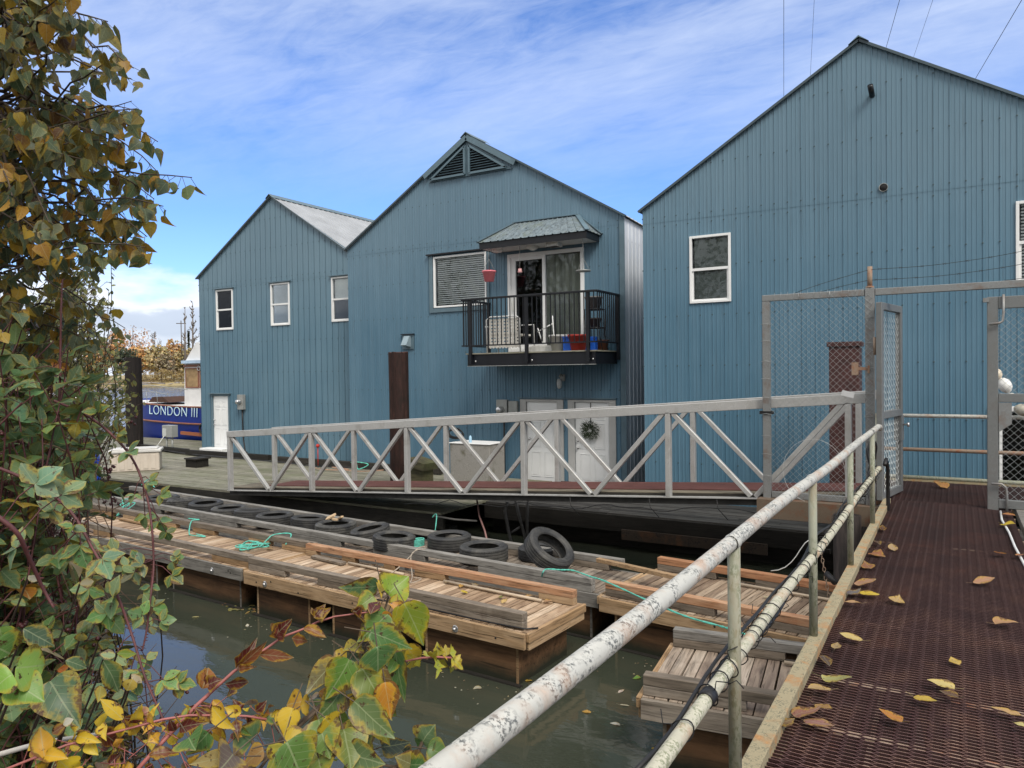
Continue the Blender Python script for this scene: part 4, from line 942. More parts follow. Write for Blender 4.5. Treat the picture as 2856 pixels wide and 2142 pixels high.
# ------------------------------------------------------------------ floats
DZ = -.93
def float_box(label, x0, x1, y0, y1, yaw, piv, rails, deckmat, railnew, fascia=W_YEL, nbox=2, ragged=True, boltx=None, zs=.085, rim_end=True):
    """long timber float; local frame origin at piv, x along the float. rails: list of (y, xa, xb, mats, gaps)"""
    t_ = thing('timber_float', label, 'float', (piv[0], piv[1], -1.5)); t_.rotation_euler = (0, 0, yaw)
    def LB(): return MB()
    def B(mb, nm, mat, bv=0, par=None): return mb.build(nm, mat, par or t_, local=True, bevel=bv)
    H = 1.5
    d = DZ + H
    b = LB(); x = x0; 
    while x < x1 - .03:
        w = rnd.uniform(.085, .10); e = rnd.uniform(0, .015)
        b.box((x, y0 + .045 + e, d - .03), (min(x + w, x1), y1 - .045 - rnd.uniform(0, .015), d + rnd.uniform(-.003, .004))); x += w + rnd.uniform(.010, .020)
    B(b, 'deck_boards', deckmat)
    b = LB(); b.box((x0, y0, d - .16), (x1, y0 + .04, d + .002)); ff = B(b, 'front_fascia', fascia, .004)
    b = LB(); b.box((x0, y1 - .04, d - .16), (x1, y1, d + .002)); B(b, 'back_fascia', fascia, .004)
    if rim_end:
        b = LB(); b.box((x1 + .002, y0 + .03, d - .085), (x1 + .045, y1 + .01, d + .004)); b.box((x1 + .002, y0 + .05, d - .17), (x1 + .03, y1 - .01, d - .088)); B(b, 'end_fascia', W_YELY, .004)
        b = LB(); b.box((x0 - .045, y0 + .03, d - .085), (x0 - .002, y1 + .01, d + .004)); b.box((x0 - .03, y0 + .05, d - .17), (x0 - .002, y1 - .01, d - .088)); B(b, 'end_fascia', W_YELY, .004)
    seg = (x1 - x0) / nbox
    for i in range(nbox):
        a = x0 + seg * i + (.12 if i else .16); c = x0 + seg * (i + 1) - (.30 if i < nbox - 1 else .14)
        b = LB(); b.box((a, y0 + .10, -.6), (c, y1 - .12, d - .165)); bx = B(b, 'plywood_box', W_PLY)
        
        for (ba_, bc_) in ((a - .004, a + .025), (c - .025, c + .004)):
            b = LB(); b.box((ba_, y0 + .094, -.3), (bc_, y0 + .099, d - .17)); B(b, 'batten', fascia, par=bx)
        b = LB(); b.box((a - .05, y0 + .04, -.12), (c + .05, y0 + .10, .012)); B(b, 'skid', TIMD, par=bx)
    for (yc, xa, xb, mt1, mt2, blocks) in rails:
        b = LB(); h = zs; w = .10
        b.box((xa, yc - w / 2, d + h), (xb, yc + w / 2, d + 2 * h)); rr = B(b, 'bull_rail', mt1, .006)
        for (ba, bb) in blocks:
            b = LB(); b.box((ba, yc - w / 2 + .003, d + .004), (bb, yc + w / 2 - .003, d + h - .002)); B(b, 'spacer_block', mt2, .005, rr)
    for bxx in (boltx or ()):
        b = LB(); R90 = Matrix.Rotation(R_(90), 3, 'X')
        b.lathe([(0, .008), (.034, .006), (.04, 0)], 12, (bxx, y0 - .002, d - .10), R90); b.lathe([(0, .026), (.014, .024), (.016, .004)], 6, (bxx, y0 - .004, d - .10), R90)
        for q in range(9):
            a = q * .7; b.box((bxx + .03 * math.cos(a) - .004, y0 - .012, d - .10 + .03 * math.sin(a) - .004), (bxx + .03 * math.cos(a) + .004, y0 - .004, d - .10 + .03 * math.sin(a) + .004))
        B(b, 'bolt_washer', BOLT)
    kn = LB()
    for q in range(int((x1 - x0) * 1.6)):
        xx = rnd.uniform(x0 + .1, x1 - .1); kn.lathe([(0, .003), (.011, .002), (.013, 0)], 7, (xx, y0 - .001, d - rnd.uniform(.04, .12)), Matrix.Rotation(R_(90), 3, 'X'))
    B(kn, 'knots', TIMD, par=ff)
    return t_
def yawof(a, c): return math.atan2(c[1] - a[1], c[0] - a[0])
# A2: near float in the middle, front edge from (-8.20,6.75) to (-3.73,6.45)
yw = yawof((-8.2, 6.75), (-3.73, 6.45))
A2 = float_box('timber float with an orange rear rail, nearest the camera in the middle of the water', 0, 4.50, 0, 1.19, yw, (-8.2, 6.75),
    [(.14, -.02, 4.42, W_RAIL, W_RAIL, ((-.02, .72), (1.35, 1.9), (3.05, 4.42))), (1.10, .0, 4.46, W_ORG, W_YEL, ((0, .22), (.75, 1.0), (1.55, 1.75), (2.1, 2.6), (4.0, 4.46)))], W_DECK, 0, boltx=(.45, 4.02 - .4), nbox=3)
yw1 = yawof((-14.0, 7.18), (-8.28, 6.80))
A1 = float_box('weathered timber float farther left behind the brambles, with a grey front board', 0, 5.70, 0, 1.19, yw1, (-14.0, 7.18),
    [(.14, 0, 5.74, W_RAIL, W_YEL, ((0, .5), (1.6, 2.1), (4.9, 5.72))), (1.12, -1.2, 5.90, W_RAIL, W_YEL, ((-.5, .3), (.7, 1.6), (2.0, 2.4), (2.9, 3.5), (4.4, 4.9), (5.2, 5.88)))], W_DECK, 0, fascia=W_GREY, boltx=(5.05,), nbox=3)
ywB = yawof((-15.6, 9.10), (-3.7, 8.13))
BL = math.hypot(11.9, .97)
B1 = float_box('long grey timber float carrying the row of tyres', 0, BL + .1, -.1, 1.02, ywB, (-15.6, 9.10),
    [(-.03, 0, BL, W_GREY, W_GREY, ((0, 1.0), (1.5, 2.6), (3.4, 5.0), (6.0, 7.6), (8.3, 9.3), (BL - 1.7, BL))), (.95, -.4, BL - .1, W_GREY, W_RAIL, ((0, 2), (3, 5), (6, 8), (9, BL - .3)))], W_GREY if 0 else mat_wood('float_b_deck', ((.13, .10, .08), (.22, .18, .14), (.32, .27, .22)), 'y', 1, tintk=.7), 0, fascia=W_GREY, nbox=5, boltx=(3.0, 9.0))
ywC = yawof((-3.56, 7.91), (-1.28, 7.62))
C1 = float_box('timber float with orange rails partly under the pipe railing', 0, 3.0, 0, 1.62, ywC, (-3.56, 7.93),
    [(.16, .02, 2.9, W_ORG, W_RAIL, ((.02, 1.35), (1.9, 2.9))), (1.52, 0, 2.9, W_ORG, W_RAIL, ((0, .8), (1.3, 2.9)))], mat_wood('float_c_deck', ((.17, .12, .085), (.29, .215, .15), (.40, .32, .24)), 'y', 1, tintk=.8), 0, fascia=W_YEL, nbox=1, boltx=(.45,))
ywD = yawof((-2.15, 5.70), (-1.28, 5.80))
D1 = float_box('brown-grey timber float lowest in the picture under the pipe railing', 0, 2.0, 0, 1.32, ywD, (-2.17, 5.62),
    [(.13, 0, 1.95, W_RAIL, W_RAIL, ((0, .8), (1.2, 1.9))), (1.28, 0, 1.95, W_GREY, W_RAIL, ((0, 1.0), (1.1, 1.9)))], mat_wood('float_d_deck', ((.20, .15, .12), (.33, .26, .20), (.44, .37, .30)), 'y', .7, tintk=.8), 0, fascia=W_RAIL, nbox=1, boltx=())
def to_w(t_, x, y, z): c, s = math.cos(t_.rotation_euler.z), math.sin(t_.rotation_euler.z); return Vector((t_.location.x + c * x - s * y, t_.location.y + s * x + c * y, z))
# loose boards and pipes on the floats
tag(MB().beam(onZ(1667, 1561, -.74), onZ(1909, 1615, -.74), .07, .05).build('loose_board', W_YEL, bevel=.003), 'pale fresh plank bridging the gap between the tyre float and the right float', 'plank')
tag(MB().beam(to_w(A2, .25, .98, DZ + .03), to_w(A2, .92, .93, DZ + .03), .10, .035).build('loose_board', W_RAIL, bevel=.003), 'short plank lying at the left end of the orange rail', 'plank')
tag(MB().beam(to_w(A1, .8, .98, DZ + .03), to_w(A1, 2.2, .95, DZ + .03), .08, .035).build('loose_board', W_YEL, bevel=.003), 'flat plank under the brown rail of the far left float', 'plank')
for t_, xa, xb, yy_, lb in ((A2, .95, 2.0, .99, 'pale pipe along the orange rail, left length'), (A2, 2.65, 4.1, .99, 'pale pipe along the orange rail, right length'), (C1, 1.1, 2.8, 1.36, 'grey pipe at the foot of the orange rail on the right float'), (D1, 1.0, 1.95, 1.15, 'grey pipe along the back rail of the lowest float')):
    tag(MB().tube([to_w(t_, xa, yy_, DZ + .03), to_w(t_, xb, yy_ - .03, DZ + .03)], .018, 8).build('pipe', mat_plain('pipe_' + lb[:6].strip().replace(' ', '_'), (.42, .34, .25), .6)), lb, 'pipe')
tag(MB().tube([to_w(A2, 2.35, -.012, -1.42), to_w(A2, 2.36, -.02, -1.0), to_w(A2, 2.40, .02, -.915), to_w(A2, 2.7, .045, -.905), to_w(A2, 3.3, .055, -.90), to_w(A2, 4.0, .06, -.905), to_w(A2, 4.45, .09, -.905), to_w(A2, 4.54, .2, -.91)], .009, 7).build('cable', CABLE), 'grey-brown cable lying along the front edge of the middle float and down into the water', 'cable')
# concrete tub beside the meters
tb = thing('concrete_tub', 'stained grey concrete box with a white rim beside the electricity meters', 'planter', (-9.0, 13.9, -.85))
CONC = mat_rusty('concrete', (.30, .29, .27), (.08, .075, .04), (.05, .05, .04), .75, .3, 0, .9, .8)
MB().box((-9.68, 13.62, -.85), (-8.64, 14.25, .12)).build('body', CONC, tb, bevel=.01); MB().box((-9.70, 13.60, .122), (-8.62, 14.27, .14)).build('rim', WHITE, tb, bevel=.005)
tag(MB().lathe([(.03, 0), (.035, .02), (.03, .12), (.012, .15), (0, .15)], 10, (-9.25, 13.8, .142)).build('bottle', mat_plain('bottle_blue', (.35, .55, .70), .2)), 'small pale blue bottle standing on the concrete box', 'bottle')
b = MB(); 
for i in range(3): b.tube([(-9.68 + .22 * math.cos(a) * (1 - .1 * i), 13.85, .30 + .10 * math.sin(a) + .02 * i) for a in [q * math.pi / 10 for q in range(21)]], .012, 6)
tag(b.build('hose_coil', CABLE), 'dark coiled hose on the left end of the concrete box', 'hose')
tag(MB().prism([(-10.95, -.85), (-10.35, -.85), (-10.35, -.55), (-10.62, -.50), (-10.95, -.64)], 'y', 12.4, 12.95).build('mossy_timber', mat_wood('mossy', ((.05, .045, .03), (.10, .09, .05), (.15, .14, .07)), 'x', 1, moss=.8)), 'mossy chunk of timber on the dock near the concrete box', 'timber') if False else tag(MB().box((-9.9, 12.3, -.28), (-9.4, 12.8, -.13), rot=Matrix.Rotation(R_(12), 3, 'Y')).box((-9.82, 12.4, -.85), (-9.5, 12.75, -.30)).build('mossy_timber', mat_wood('mossy', ((.05, .045, .03), (.10, .09, .05), (.15, .14, .07)), 'x', 1, moss=.8)), 'mossy wooden stand just right of the reddish-black pile', 'timber')
# pipes and cables in the dark under the ramp
def pipe_(pts, r, lb, mat=None, cat='pipe', nm='pipe'): return tag(MB().tube(pts, r, 8).build(nm, mat or GREYD), lb, cat)
GREYD = mat_plain('grey_pipe', (.12, .115, .11), .7, 0, .3)
pipe_([onY(1415, 1400, 11.9), onY(1408, 1425, 11.9), onY(1418, 1480, 11.9), onY(1432, 1540, 11.9)], .03, 'left of the grey pipes dropping under the ramp')
pipe_([onY(1438, 1395, 12), onY(1448, 1440, 12), onY(1462, 1490, 12), onY(1470, 1530, 12)], .028, 'middle grey pipe sloping down under the ramp')
pipe_([onY(1473, 1390, 12), onY(1470, 1440, 12), onY(1470, 1510, 12)], .028, 'straight brown pipe under the ramp behind the tilted tyre')
pipe_([onY(1420, 1490, 11.92), onY(1450, 1470, 11.98)], .02, 'short cross pipe under the ramp')
pipe_([onY(1330, 1393, 11), onY(1337, 1440, 10.9), onY(1352, 1480, 10.6), onY(1358, 1505, 10.4)], .016, 'red and grey cable hanging under the ramp', mat_plain('pinkish', (.22, .12, .11), .6), 'cable', 'cable')
pipe_([onY(1210, 1439, 10.8), onY(1270, 1449, 10.8), onY(1330, 1453, 10.9)], .018, 'grey horizontal pipe at the dock edge behind the tyres')
pipe_([onY(2150, 1592, 9.3), onY(2170, 1590, 9.3), onY(2190, 1582, 9.3), onY(2207, 1568, 9.3), onY(2220, 1552, 9.3), onY(2232, 1533, 9.3), onY(2245, 1515, 9.3), onY(2262, 1502, 9.3)], .005, 'pale cord drooping over the dark water behind the top rail', HOSEW, 'cord', 'cord')
ch = MB()
p0 = onY(2290, 1540, 9.2)
for i in range(12):
    c = p0 + Vector((.01 * i, -.015 * i, -.045 * i)); mt_ = Matrix.Rotation(R_(90 * (i % 2)), 3, 'Z') @ Matrix.Rotation(R_(90), 3, 'X')
    ch.tube([c + mt_ @ Vector((.015 * math.cos(a), .028 * math.sin(a), 0)) for a in [q * math.pi / 5 for q in range(11)]], .005, 4)
tag(ch.build('chain', RUSTP), 'rusty chain hanging beside the walkway kerb', 'chain')
pipe_([onY(2305, 1600, 8.8), onY(2330, 1625, 8.7)], .035, 'short black pipe end by the chain', CABLE)

# ------------------------------------------------------------------ tyres
def tyre_mesh(seed):
    b = MB(); Ro, Ri, w = .325, .205, .21; h = w / 2
    prof = [(Ri, -h * .72), (Ri + .012, -h * .88), (Ri + .035, -h * .98), (Ro - .045, -h), (Ro - .018, -h * .86), (Ro - .004, -h * .74)]
    tread = []
    for zc in (-.55, -.2, .2, .55):
        tread += [(Ro, h * (zc - .10)), (Ro - .009, h * (zc - .07)), (Ro - .009, h * (zc + .03)), (Ro, h * (zc + .06))]
    prof += tread + [(Ro - .004, h * .74), (Ro - .018, h * .86), (Ro - .045, h), (Ri + .035, h * .98), (Ri + .012, h * .88), (Ri, h * .72)]
    inner = [(Ri + .01, h * .68), (Ri + .06, h * .80), (Ro - .05, h * .80), (Ro - .02, h * .4), (Ro - .02, -h * .4), (Ro - .05, -h * .8), (Ri + .06, -h * .80), (Ri + .01, -h * .68)]
    b.lathe(prof + inner, 44, (0, 0, h), smooth=False, closed=True)
    # sipes on the shoulders
    for s_ in (-1, 1):
        for k in range(66):
            a = 2 * math.pi * k / 66; r0 = Ro - .012
            b.box((r0 - .004, -.006, h + s_ * h * .70 - .008), (r0 + .012, .006, h + s_ * h * .70 + .008), None, Matrix.Rotation(a, 3, 'Z'), (0, 0, h))
    # bead and raised side ring
    for z_, r_ in ((w * .985, .255), (w * .99, .285)): b.lathe([(r_ - .003, z_), (r_ - .002, z_ + .004), (r_ + .002, z_ + .004), (r_ + .003, z_)], 40, (0, 0, 0))
    return b
ty0 = tyre_mesh(0).build('tyre', RUBBER, local=True)
TY = [(1347, 1531, 1.04, (0, 0), 'black tyre lying flat nearest the tilted tyre'),
      (1251, 1499, 1.0, (0, .0), 'black tyre lying flat, thick and upright-sided, right of the coil of teal rope'),
      (1095, 1503, .97, (2, 3), 'tyre lying flat at the left of the coil of teal rope'),
      (1034, 1480, .95, (5, -8), 'slightly tipped tyre with a greyish rim, left of the teal rope coil'),
      (934, 1466, 1.02, (0, 0), 'tyre with scraps of pale wood lying on it'),
      (858, 1450, .92, (0, 4), 'dark tyre just left of the one holding wood scraps'),
      (764, 1440, .98, (0, 0), 'tyre lying flat with its hole showing, in the middle of the far row'),
      (700, 1430, .95, (0, -5), 'tyre half hidden behind the far row, left of one with its hole showing'),
      (638, 1421, 1.0, (0, 0), 'raised tyre with a wide visible hole in the left half of the row'),
      (572, 1408, .96, (3, 0), 'dark tyre third from the left end of the row'),
      (510, 1400, .96, (0, 5), 'dark tyre second from the left end of the row'),
      (450, 1391, 1.0, (0, 0), 'tyre at the far left end of the row behind the bramble')]
for i, (px_, py_, sc_, tilt, lb) in enumerate(TY):
    o = ty0 if i == 0 else ty0.copy()
    if i: COL.objects.link(o)
    p = onZ(px_, py_, -.75); o.location = (p.x, p.y + .02, DZ + .02 + (.02 if sum(map(abs, tilt)) else 0)); o.scale = (sc_,) * 3
    o.rotation_euler = (R_(tilt[0]), R_(tilt[1]), rnd.uniform(0, 6)); tag(o, lb, 'tyre', 'old tyres lying on the long float')
NT = Vector((.60, -.10, .75)).normalized()
for (px_, py_, rot, zc, lb) in ((1531, 1535, Vector((0, 0, 1)).rotation_difference(NT).to_euler(), -.66, 'tilted black tyre leaning on others at the right end of the row'), (1482, 1548, (0, 0, 1), -.86, 'small tyre half hidden under the tilted one')):
    o = ty0.copy(); COL.objects.link(o); p = onZ(px_, py_, zc); o.location = (p - NT * .105) if zc > -.8 else (p.x + .05, p.y + .1, DZ); o.rotation_euler = rot; o.scale = (1.04,) * 3 if zc > -.8 else (.85,) * 3
    tag(o, lb, 'tyre', 'old tyres lying on the long float')
p = onZ(934, 1450, -.70); wsx = [((-.09, 0, 0), (.17, .10, .03), (20, -25, 15), 'square pale wood scrap on a tyre'), ((.10, .03, 0), (.18, .05, .03), (0, -20, -30), 'long pale wood scrap leaning on a tyre'), ((.05, -.05, -.02), (.10, .04, .03), (0, 5, 10), 'smallest pale wood scrap on a tyre')]
for (of, sz, ro, lb) in wsx:
    q = p + Vector(of); b = MB(); b.box((-sz[0] / 2, -sz[1] / 2, -sz[2] / 2), (sz[0] / 2, sz[1] / 2, sz[2] / 2)); o = b.build('wood_scrap', W_LITE, local=True, bevel=.003); o.location = (q.x, q.y, -.66 + of[2]); o.rotation_euler = tuple(map(R_, ro)); tag(o, lb, 'wood scrap', 'wood scraps on a tyre')
# ------------------------------------------------------------------ ropes
def rope(pts, r, lb, mat=None, cat='rope'):
    P_ = []; pts = [Vector(q) for q in pts]
    for i in range(len(pts) - 1):   # catmull-rom
        p0, p1, p2, p3 = pts[max(i - 1, 0)], pts[i], pts[i + 1], pts[min(i + 2, len(pts) - 1)]
        for k in range(6):
            t_ = k / 6; P_.append(.5 * ((2 * p1) + (-p0 + p2) * t_ + (2 * p0 - 5 * p1 + 4 * p2 - p3) * t_ ** 2 + (-p0 + 3 * p1 - 3 * p2 + p3) * t_ ** 3))
    P_.append(pts[-1]); b = MB()
    for ph in (0, math.pi):
        L_ = 0; q_ = []
        for i, c in enumerate(P_):
            if i: L_ += (P_[i] - P_[i - 1]).length
            q_.append(c + Vector((math.cos(L_ * 160 + ph), math.sin(L_ * 160 + ph), math.sin(L_ * 160 + ph))) * r * .35)
        b.tube(q_, r * .75, 5)
    return tag(b.build('rope', mat or ROPEG), lb, cat)
def rz(x, y, z): return onZ(x, y, z)
def crp(x, y, z): return onZ(900 + x * .3617, 1300 + y * .3617, z)
def crp1(x, y, z): return onZ(200 + x * .3617, 1200 + y * .3617, z)
rope([crp(1690, 850, -.80), crp(1700, 815, -.72), crp(1730, 795, -.73), crp(1830, 800, -.73), crp(1930, 805, -.73), crp(2060, 850, -.72), onZ(1690, 1622, -.70), onZ(1800, 1672, -.69), onZ(1910, 1718, -.66), onZ(2015, 1748, -.62), onZ(2075, 1768, -.60), onZ(2082, 1778, -.62)], .010, 'teal rope running from the tyre float across to the right float')
kn = lambda cx_, cy_, z, n, R0, seed: [onZ(cx_, cy_, z) + Vector((R0 * math.cos(i * 2.2 + seed) * (.5 + .5 * math.sin(i * 1.3 + seed) ** 2), R0 * .8 * math.sin(i * 1.9 + seed), .02 * math.sin(i * 2.7) + .02)) for i in range(n)]
rope(kn(700, 1525, -.90, 16, .30, .4) + [crp1(1440, 900, -.88), crp1(1500, 850, -.80), crp1(1560, 805, -.74), crp1(1690, 800, -.74), crp1(1650, 880, -.84)], .010, 'tangled teal rope on the deck at the joint of the two near floats')
rope([crp1(900, 680, -.74), crp1(985, 690, -.74), crp1(925, 700, -.75), crp1(905, 790, -.86), crp1(930, 810, -.9), crp1(1030, 820, -.9), crp1(960, 800, -.9)], .011, 'teal rope knotted round the brown rail left of centre')
rope([crp1(440, 530, -.73), crp1(390, 540, -.73), crp1(400, 590, -.77), crp1(350, 660, -.87)] + kn(352, 1410, -.80, 8, .22, 1.5), .011, 'teal rope hanging over the rails near the brambles')
rope(kn(280, 1366, -.70, 14, .28, 2.5), .012, 'heap of teal rope at the far left end of the floats')
rope([crp1(540, 420, -.72), crp1(590, 380, -.74), crp1(640, 380, -.72), crp1(600, 400, -.7), crp1(640, 440, -.8)], .012, 'teal rope tied at the back rail beside the dock edge')
rope([onY(1206, 1443, 10.3), onY(1214, 1434, 10.3), onY(1218, 1440, 10.2), onY(1214, 1478, 9.7)], .009, 'pale teal rope hanging from the dock timber behind the tyres')
rope([onY(1207, 1442, 10.3), onY(1213, 1436, 10.28), onY(1209, 1478, 9.7)], .007, 'second thin strand of pale rope behind the tyres', ROPEG) if False else None
co = MB(); c = onZ(1166, 1520, -.86)
for i in range(5): co.tube([c + Vector((.075 * math.cos(a), .11 * math.sin(a), .02 * i)) for a in [q * math.pi / 8 for q in range(17)]], .010, 6)
tag(co.build('rope_coil', ROPEG), 'stacked coil of teal rope between two tyres', 'rope')
rope([crp(800, 625, -.72), crp(740, 630, -.72), crp(680, 690, -.78), crp(600, 770, -.84), crp(525, 830, -.9)], .008, 'beige rope stretched over the orange rail to the deck', ROPEW)
rope([crp(790, 640, -.72), crp(720, 650, -.72), crp(680, 700, -.76), crp(690, 850, -.88), crp(680, 900, -.9), crp(760, 870, -.9), crp(700, 860, -.9)], .007, 'thin beige rope hanging from the grey rail beside the stretched one', ROPEW)
rope([(-22.8, 15.6, -.78), (-21, 15.3, -.8), (-18.5, 15.1, -.8), (-16.2, 14.95, -.8), (-15.2, 14.7, -.8), (-13.5, 15.0, -.8)], .02, 'long black hose along the foot of the left floating house', CABLE, 'hose')
rope([(-14.9, 14.6, -.8), (-14.2, 14.3, -.8), (-13.6, 14.6, -.8), (-14.4, 14.8, -.8), (-13.2, 14.4, -.8), (-12.6, 14.8, -.78)], .012, 'copper-coloured cable heap on the dock behind the ramp', mat_plain('copper_cable', (.35, .20, .13), .6), 'cable')
rope([(-13.8, 14.9, -.66), (-13.5, 14.8, -.62), (-13.2, 14.9, -.68), (-13.4, 14.75, -.8), (-13.6, 14.9, -.7)], .015, 'bundle of teal rope on the dock sill behind the ramp')
rope([(-12.0, 14.6, -.8), (-11.75, 14.5, -.7), (-11.5, 14.4, -.55), (-11.2, 14.4, -.5)], .02, 'white pipe curving up at the foot of the middle house', HOSEW, 'pipe')

# ------------------------------------------------------------------ dock items at left
def yawbox(t_, yaw): t_.rotation_euler = (0, 0, yaw)
db = thing('deck_box', 'beige plastic storage box on the dock left of the ramp', 'storage box', (-19.15, 12.3, DK)); yawbox(db, R_(50))
BEI = mat_plain('beige_plastic', (.52, .46, .39), .6, 0, .08, 3)
b = MB(); b.box((-.60, -.33, 0), (.60, .33, .50)); bd = b.build('body', BEI, db, local=True, bevel=.02)
b = MB(); b.box((-.64, -.37, .502), (.64, .37, .58)); b.box((-.55, -.30, .581), (.55, .30, .61)); b.build('lid', mat_plain('lid_grey', (.55, .54, .52), .6), db, local=True, bevel=.02)
b = MB()
for i in range(6): b.box((-.56 + i * .19, -.345, .06), (-.44 + i * .19, -.331, .44))
b.box((-.612, -.25, .06), (-.601, .25, .44)); b.build('ribs', BEI, bd, local=True, bevel=.008)
pdl = thing('shore_power_pedestal', 'small grey shore power box on the dock by the boat', 'power box', (-22.6, 15.75, DK))
b = MB(); b.box((-22.85, 15.6, -.35), (-22.35, 15.85, .05)); pb_ = b.build('box', GREYBOX, pdl, bevel=.01); MB().box((-22.8, 15.585, -.3), (-22.62, 15.598, -.05)).build('cover', mat_plain('cover_pale', (.45, .47, .46), .5), pb_)
for x in (-22.75, -22.45): MB().tube([(x, 15.7, DK), (x, 15.7, -.35)], .03, 8).build('leg', GREYBOX, pdl)
MB().tube([(-22.7, 15.58, -.3), (-22.8, 15.4, -.6), (-23.0, 15.3, -.8), (-22.6, 15.1, -.82)], .012, 6).build('cord', HOSEW, pdl)
tag(MB().box((-18.45, 13.3, DK), (-18.0, 13.7, DK + .22)).box((-18.45, 13.25, DK + .222), (-17.95, 13.75, DK + .26)).build('crate_step', TIMD), 'dark wooden block beside the beige storage box', 'block')
dp = onZ(243, 1368, -.95); bt = thing('blue_drum', 'blue plastic drum behind the bramble at the dock corner', 'drum', tuple(dp))
MB().lathe([(0, 0), (.26, 0), (.28, .03), (.28, .25), (.295, .28), (.28, .31), (.28, .56), (.295, .6), (.27, .84), (.24, .87), (0, .87)], 22, dp).build('body', mat_plain('blue_plastic', (.01, .06, .42), .35), bt)
MB().lathe([(.04, .875), (.04, .90), (0, .90)], 10, dp + Vector((.12, 0, 0))).build('bung', BLACK, bt)
tag(MB().box((-16.6, 9.3, -.74), (-15.9, 9.75, -.70), rot=Matrix.Rotation(R_(8), 3, 'Y')).build('wood_scrap', W_LITE), 'flat pale board at the far left end of the floats', 'plank')
tag(MB().lathe([(.015, 0), (.05, .02), (.05, .07), (.02, .10), (0, .10)], 10, (-14.9, 14.8, -.3)).tube([(-14.9, 14.8, -.8), (-14.9, 14.8, -.3)], .012, 6).build('red_valve', mat_plain('valve_red', (.45, .03, .02), .5)), 'little red valve on a stalk against the left house', 'valve')
wr = MB()
rr = random.Random(5); cw = Vector((-7.14, YM - .06, .34))
for i in range(620):
    a = rr.uniform(0, 6.283); r0 = rr.uniform(.04, .20); l = rr.uniform(.04, .11); c = cw + Vector((r0 * math.cos(a), -rr.uniform(0, .06), r0 * math.sin(a) + rr.uniform(-.02, .02)))
    d_ = Vector((math.cos(a + rr.uniform(-1.2, 1.2)), -rr.uniform(.1, .6), math.sin(a + rr.uniform(-1.2, 1.2)))) * l; w_ = Vector((-d_.z, 0, d_.x)).normalized() * .006
    wr.add([c - w_, c + w_, c + d_], [(0, 1, 2)])
wre = wr.build('wreath', mat_plain('wreath_green', (.022, .035, .016), .8, 0, .6, 30)); tag(wre, 'dark evergreen wreath hanging on the right white door', 'wreath')
MB().box((-7.15, YM - .028, .40), (-7.13, YM - .022, .97)).build('ribbon', BLACK, wre)

# ------------------------------------------------------------------ things on the balcony
BZ2 = bz + .002
wc = thing('wicker_chair', 'white patio chair seen from behind on the balcony', 'chair', (-8.95, 14.85, BZ2))
LAT = mat_plain('white_strapping', (.62, .60, .55), .6, 0, .15, 20)
b = MB()
for i in range(9): b.box((-9.25, 14.62 + .003 * (i % 2), BZ2 + .12 + i * .075), (-8.45, 14.628 + .003 * (i % 2), BZ2 + .168 + i * .075))
for i in range(10): b.box((-9.23 + i * .085, 14.616, BZ2 + .10), (-9.185 + i * .085, 14.6185, BZ2 + .78))
b.build('backrest', LAT, wc)
b = MB(); b.tube([(-9.30, 14.62, BZ2), (-9.30, 14.60, BZ2 + .76), (-9.2, 14.60, BZ2 + .82), (-8.5, 14.60, BZ2 + .82), (-8.42, 14.60, BZ2 + .76), (-8.42, 14.62, BZ2)], .016, 8); fr_ = b.build('frame', WHITE, wc)
b = MB(); b.box((-9.28, 14.65, BZ2 + .38), (-8.44, 15.15, BZ2 + .42)); b.build('seat', LAT, wc)
for x in (-9.34, -8.36): MB().tube([(x, 14.60, BZ2 + .60), (x, 15.15, BZ2 + .64), (x, 15.18, BZ2)], .014, 8).build('armrest', WHITE, wc)
sk = MB(); sk.tube([(-8.2, 15.0, BZ2 + .45), (-7.75, 14.9, BZ2 + .62)], .014, 6).tube([(-7.74, 14.9, BZ2 + .8), (-7.68, 14.88, BZ2)], .012, 6).tube([(-8.2, 15.05, BZ2 + .55), (-8.02, 15.0, BZ2 + .1)], .012, 6)
tag(sk.build('folded_chair_frame', WHITE), 'thin white folded frame standing beside the patio chair', 'frame')
tag(MB().box((-8.35, 14.9, BZ2), (-7.75, 15.1, BZ2 + .13)).box((-8.3, 14.92, BZ2 + .132), (-7.8, 15.08, BZ2 + .15)).build('planter_tray', DIRTYW, bevel=.01), 'low white tray on the balcony floor by the sliding door', 'tray')
def pot(x, y, z, r0, r1, h, mat, lb, nm='plant_pot'):
    b = MB(); b.lathe([(0, .0), (r0, 0), (r1 * .97, h * .86), (r1 * 1.04, h * .87), (r1 * 1.06, h), (r1 * .98, h), (r1 * .9, h * .84), (0, h * .80)], 22, (x, y, z)); return tag(b.build(nm, mat), lb, 'pot')
pot(-7.52, 14.80, BZ2, .17, .23, .36, DIRTYW, 'large off-white pot on the balcony floor')
BLUEP = mat_plain('blue_pot', (.015, .10, .50), .4)
tag(MB().box((-7.32, 14.56, BZ2), (-7.08, 14.78, BZ2 + .28)).box((-7.34, 14.54, BZ2 + .282), (-7.06, 14.80, BZ2 + .30)).build('blue_tub', BLUEP, bevel=.01), 'bright blue square tub between the white and red pots', 'tub')
pot(-6.98, 14.62, BZ2, .15, .22, .34, mat_plain('red_pot', (.42, .04, .03), .5), 'round red pot on the balcony floor')
tag(MB().box((-6.92, 14.84, BZ2), (-6.70, 15.02, BZ2 + .30)).build('blue_tub', BLUEP, bevel=.01), 'blue tub mostly hidden behind the red pot', 'tub')
pot(-6.72, 15.3, BZ2 + 0, .11, .15, .24, mat_plain('terracotta', (.20, .08, .05), .8), 'dark terracotta pot on the floor under the plant stand')
